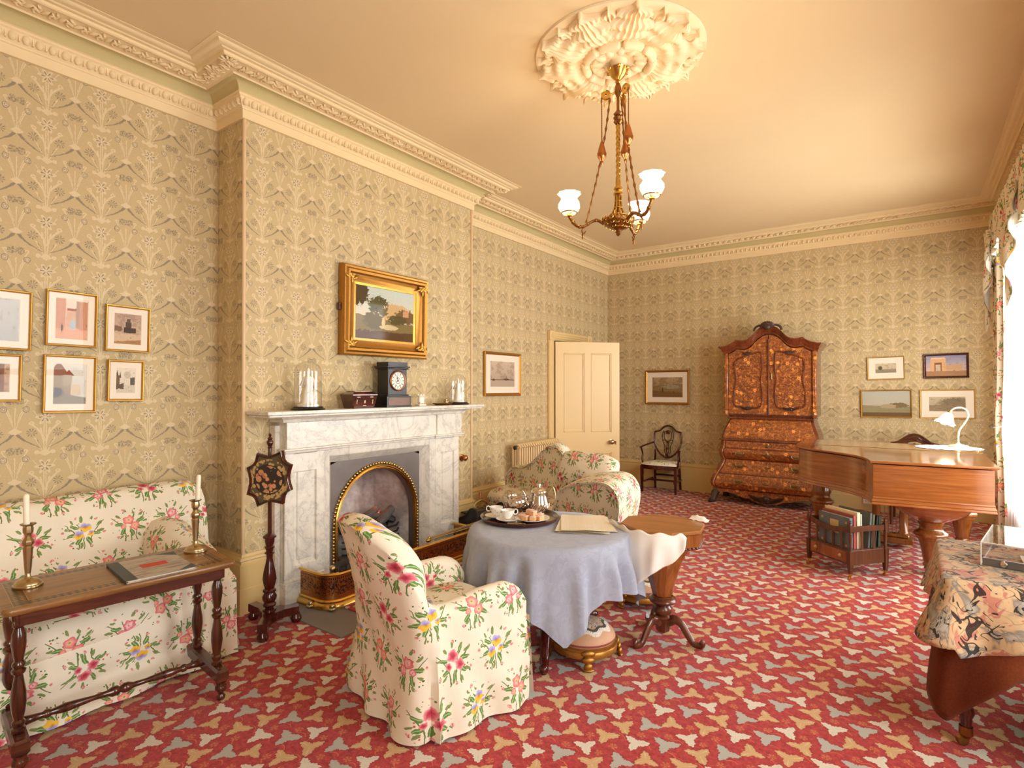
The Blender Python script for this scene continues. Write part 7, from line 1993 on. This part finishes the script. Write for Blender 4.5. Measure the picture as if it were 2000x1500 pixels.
for k in range(10):
    a = 2 * pi * k / 10 + .32
    if lf is None: lf = leafmesh(.20, .515, .118, .050, 7, 'acanthus_leaf', RP); lf.rotation_euler = (0, 0, a)
    else: dup(lf, None, (0, 0, a), t)
lf2 = None
for k in range(10):
    a = 2 * pi * (k + .5) / 10 + .32
    if lf2 is None: lf2 = leafmesh(.20, .50, .045, .018, 3, 'stem_leaf', RP); lf2.rotation_euler = (0, 0, a)
    else: dup(lf2, None, (0, 0, a), t)
seg = None
for k in range(9):
    a = 2 * pi * k / 9
    if seg is None:
        b = MB(); rg = []
        for j in range(13):
            f = j / 12; q = -.315 + .63 * f; s = 1 if 0 < j < 12 else .6
            rg.append([((.205 + .028 * s * cos(p)) * cos(q), (.205 + .028 * s * cos(p)) * sin(q), -.050 + .034 * s * sin(p)) for p in (2 * pi * m_ / 12 for m_ in range(12))])
        b.loft(rg); seg = b.build('ring_segment', RP, t, 50)
    else: dup(seg, None, (0, 0, a), t)
b = MB(); b.lathe([(.19, -.03), (.175, -.045), (.160, -.062), (.140, -.060), (.09, -.040), (.055, -.038), (.045, -.05), (.04, -.085), (.032, -.10), (.024, -.10), (.024, -.06)], 40); b.build('centre_dish', RP, t, 40)
pf = None
for k in range(12):
    if pf is None:
        b = MB(); b.ball((.135, 0, -.052), (.042, .026, .016), 10, 6); pf = b.build('inner_petal', RP, t, 60)
    else: dup(pf, None, (0, 0, 2 * pi * k / 12), t)

CX, CY = -1.496, 3.209
t = thing('chandelier', 'brass gasolier with three lit frosted shades and hanging counterweights', 'chandelier', (CX, CY, 0))
BR = MAT['brass']; BZ_ = MAT['bronze']
b = MB(); b.lathe([(.0, 3.475), (.012, 3.47), (.02, 3.455), (.045, 3.462), (.060, 3.485), (.066, 3.49), (.058, 3.478), (.04, 3.448), (.022, 3.432), (.014, 3.425), (.018, 3.415), (.010, 3.405)], 24)
for k in range(6): a = k * pi / 3; b.ball((.062 * cos(a), .062 * sin(a), 3.486), (.016, .016, .010), 6, 4)
b.build('ceiling_cup', BR, t, 50)
b = MB(); b.lathe([(.010, 3.41), (.016, 3.395), (.022, 3.375), (.022, 3.35), (.015, 3.335), (.009, 3.32), (.009, 3.24), (.020, 3.225), (.028, 3.215), (.020, 3.205), (.030, 3.19), (.022, 3.175), (.028, 3.165), (.016, 3.15)], 18); b.build('knuckle', BZ_, t, 50)
AA = [radians(a) for a in (170, 52, -62)]                 # in the frame of the view's lateral / depth axes
E1, E2 = Vector((.811, .585)), Vector((-.585, .811))
dirs = [E1 * cos(a) + E2 * sin(a) for a in AA]
for d in dirs:                                             # pulley arms
    b = MB(); b.tube([(0, 0, 3.36), (d.x * .03, d.y * .03, 3.345), (d.x * .062, d.y * .062, 3.34)], .006, 8)
    T = Matrix.Translation((d.x * .075, d.y * .075, 3.34)) @ Matrix.Rotation(atan2(d.y, d.x), 4, 'Z') @ Matrix.Rotation(pi / 2, 4, 'X')
    b.lathe([(.006, -.006), (.026, -.005), (.030, -.008), (.030, .008), (.026, .005), (.006, .006)], 18, T=T)
    b.build('pulley_arm', BR, t, 50)
b = MB(); n = 60; rg = []                                  # twisted rod
for j in range(n + 1):
    z = lerp(3.16, 2.80, j / n); rg.append([((.0125 + .003 * cos(3 * (2 * pi * k / 12 - j * .35))) * cos(2 * pi * k / 12), (.0125 + .003 * cos(3 * (2 * pi * k / 12 - j * .35))) * sin(2 * pi * k / 12), z) for k in range(12)])
b.loft(rg); b.build('twisted_rod', BR, t, 60)
b = MB(); b.lathe([(.012, 2.82), (.016, 2.79), (.015, 2.765), (.026, 2.75), (.028, 2.742), (.016, 2.73), (.028, 2.72), (.030, 2.71), (.020, 2.70)], 20); b.build('collar', BR, t, 50)
for k in range(8):                                         # pierced trumpet of bars
    a = 2 * pi * k / 8; b = MB(); b.tube(spline([(.018 * cos(a), .018 * sin(a), 2.705), (.019 * cos(a), .019 * sin(a), 2.66), (.028 * cos(a), .028 * sin(a), 2.61), (.052 * cos(a), .052 * sin(a), 2.57), (.075 * cos(a), .075 * sin(a), 2.555)], 4), .0055, 6); b.build('trumpet_bar', BR, t, 60)
for r, z in ((.026, 2.625), (.021, 2.665), (.045, 2.58)):
    b = MB(); b.tube([(r * cos(2 * pi * k / 20), r * sin(2 * pi * k / 20), z) for k in range(20)], .0035, 6, True); b.build('trumpet_hoop', BR, t, 60)
b = MB(); b.lathe([(.010, 2.70), (.010, 2.56)], 10); b.build('inner_tube', BZ_, t, 50)
b = MB(); b.lathe([(.088, 2.560), (.098, 2.550), (.096, 2.535), (.080, 2.522), (.060, 2.508), (.04, 2.498), (.018, 2.49), (.012, 2.482), (.020, 2.475), (.012, 2.466), (.014, 2.458), (0, 2.447)], 28)
b.build('bowl', BZ_, t, 50)
b = MB()
for k in range(16):
    a = 2 * pi * k / 16
    for r, z, s in ((.098, 2.55, .013), (.082, 2.525, .011), (.055, 2.508, .010)):
        b.tube([(r * cos(a) + s * cos(q) * -sin(a), r * sin(a) + s * cos(q) * cos(a), z + s * sin(q)) for q in (2 * pi * j / 8 for j in range(8))], .003, 5, True)
b.build('filigree', BR, t, 60, kind='stuff')
SHADE = glow('lit_frosted_shade', (1, .82, .60), 1.3)
AL = .305
for i, d in enumerate(dirs):
    T = Matrix.Rotation(atan2(d.y, d.x), 4, 'Z')
    b = MB(); pts = spline([(.09, 0, 2.53), (.13, 0, 2.555), (.17, 0, 2.545), (.215, 0, 2.52), (.255, 0, 2.525), (.285, 0, 2.555), (AL, 0, 2.59)], 5)
    b.tube(pts, .0095, 8, T=T)
    for k in (6, 12, 18, 24): b.ball(pts[k], (.014, .013, .012), 8, 5, T)
    b.tube(spline([(.20, 0, 2.525), (.225, 0, 2.495), (.215, 0, 2.475), (.20, 0, 2.49)], 3), .005, 6, T=T); b.lathe([(.006, 0), (.010, -.012), (.005, -.02), (.008, -.03), (0, -.045)], 10, c=(.218, 0, 2.478), T=T)
    arm_ = b.build('arm', BZ_, t, 60)
    b = MB(); b.lathe([(.008, 2.585), (.018, 2.592), (.014, 2.60), (.012, 2.62)], 12, c=(AL, 0, 0), T=T); b.tube([(AL + .048 * cos(2 * pi * k / 24), .048 * sin(2 * pi * k / 24), 2.612) for k in range(24)], .004, 6, True, T=T)
    for k in range(4): a = k * pi / 2 + .6; b.tube([(AL, 0, 2.60), (AL + .048 * cos(a), .048 * sin(a), 2.612)], .0035, 6, T=T)
    b.build('gallery', BR, arm_, 60)
    SP = [(.040, 2.605), (.056, 2.622), (.066, 2.648), (.065, 2.672), (.053, 2.694), (.049, 2.702), (.058, 2.718), (.071, 2.735)]
    petals(SP, 60, .10, T @ Matrix.Translation((AL, 0, 0)), 'frosted_shade', SHADE, arm_, 9)
    b = MB(); b.ball((AL, 0, 2.655), (.018, .018, .026), 10, 8, T); b.build('bulb', glow('gas_bulb', (1, .78, .5), 8.0), arm_, 60)
    lp = bpy.data.lights.new('chandelier_light', 'POINT'); lp.energy = 4.5; lp.color = (1, .72, .42); lp.shadow_soft_size = .03
    lo = bpy.data.objects.new('chandelier_light', lp); C.objects.link(lo); lo.location = (CX + d.x * AL, CY + d.y * AL, 2.72)
    # chain from the arm up to its pulley: knopped links
    p0, p1 = Vector((d.x * .20, d.y * .20, 2.545)), Vector((d.x * .050, d.y * .050, 3.32)); pm = (p0 + p1) / 2 - Vector((d.x, d.y, 0)) * .035
    N = 40; pts = [(p0.lerp(pm, k / N)).lerp(pm.lerp(p1, k / N), k / N) for k in range(N + 1)]
    b = MB(); b.tube([tuple(p) for p in pts], [.0045 if k % 3 else .009 for k in range(N + 1)], 6); b.build('chain', BZ_, t, 60)
    # counterweight on its own chain over the pulley
    c = (d.x * .10, d.y * .10); zt_ = (2.99, 3.03, 3.05)[i]
    b = MB(); b.tube([(c[0], c[1], 3.34 - (3.34 - zt_ - .06) * k / 40) for k in range(41)], [.0028 if k % 2 else .0045 for k in range(41)], 5); b.build('weight_chain', BZ_, t, 60)
    b = MB(); b.lathe([(.003, .075), (.006, .06), (.012, .045), (.022, .01), (.028, -.015), (.030, -.02), (.027, -.028), (.029, -.034), (.024, -.042), (.016, -.055), (.008, -.066), (.010, -.072), (.006, -.082), (0, -.095)], 20, c=(c[0], c[1], zt_)); b.build('counterweight', MAT['copper'], t, 50)
bpy.context.view_layer.update()
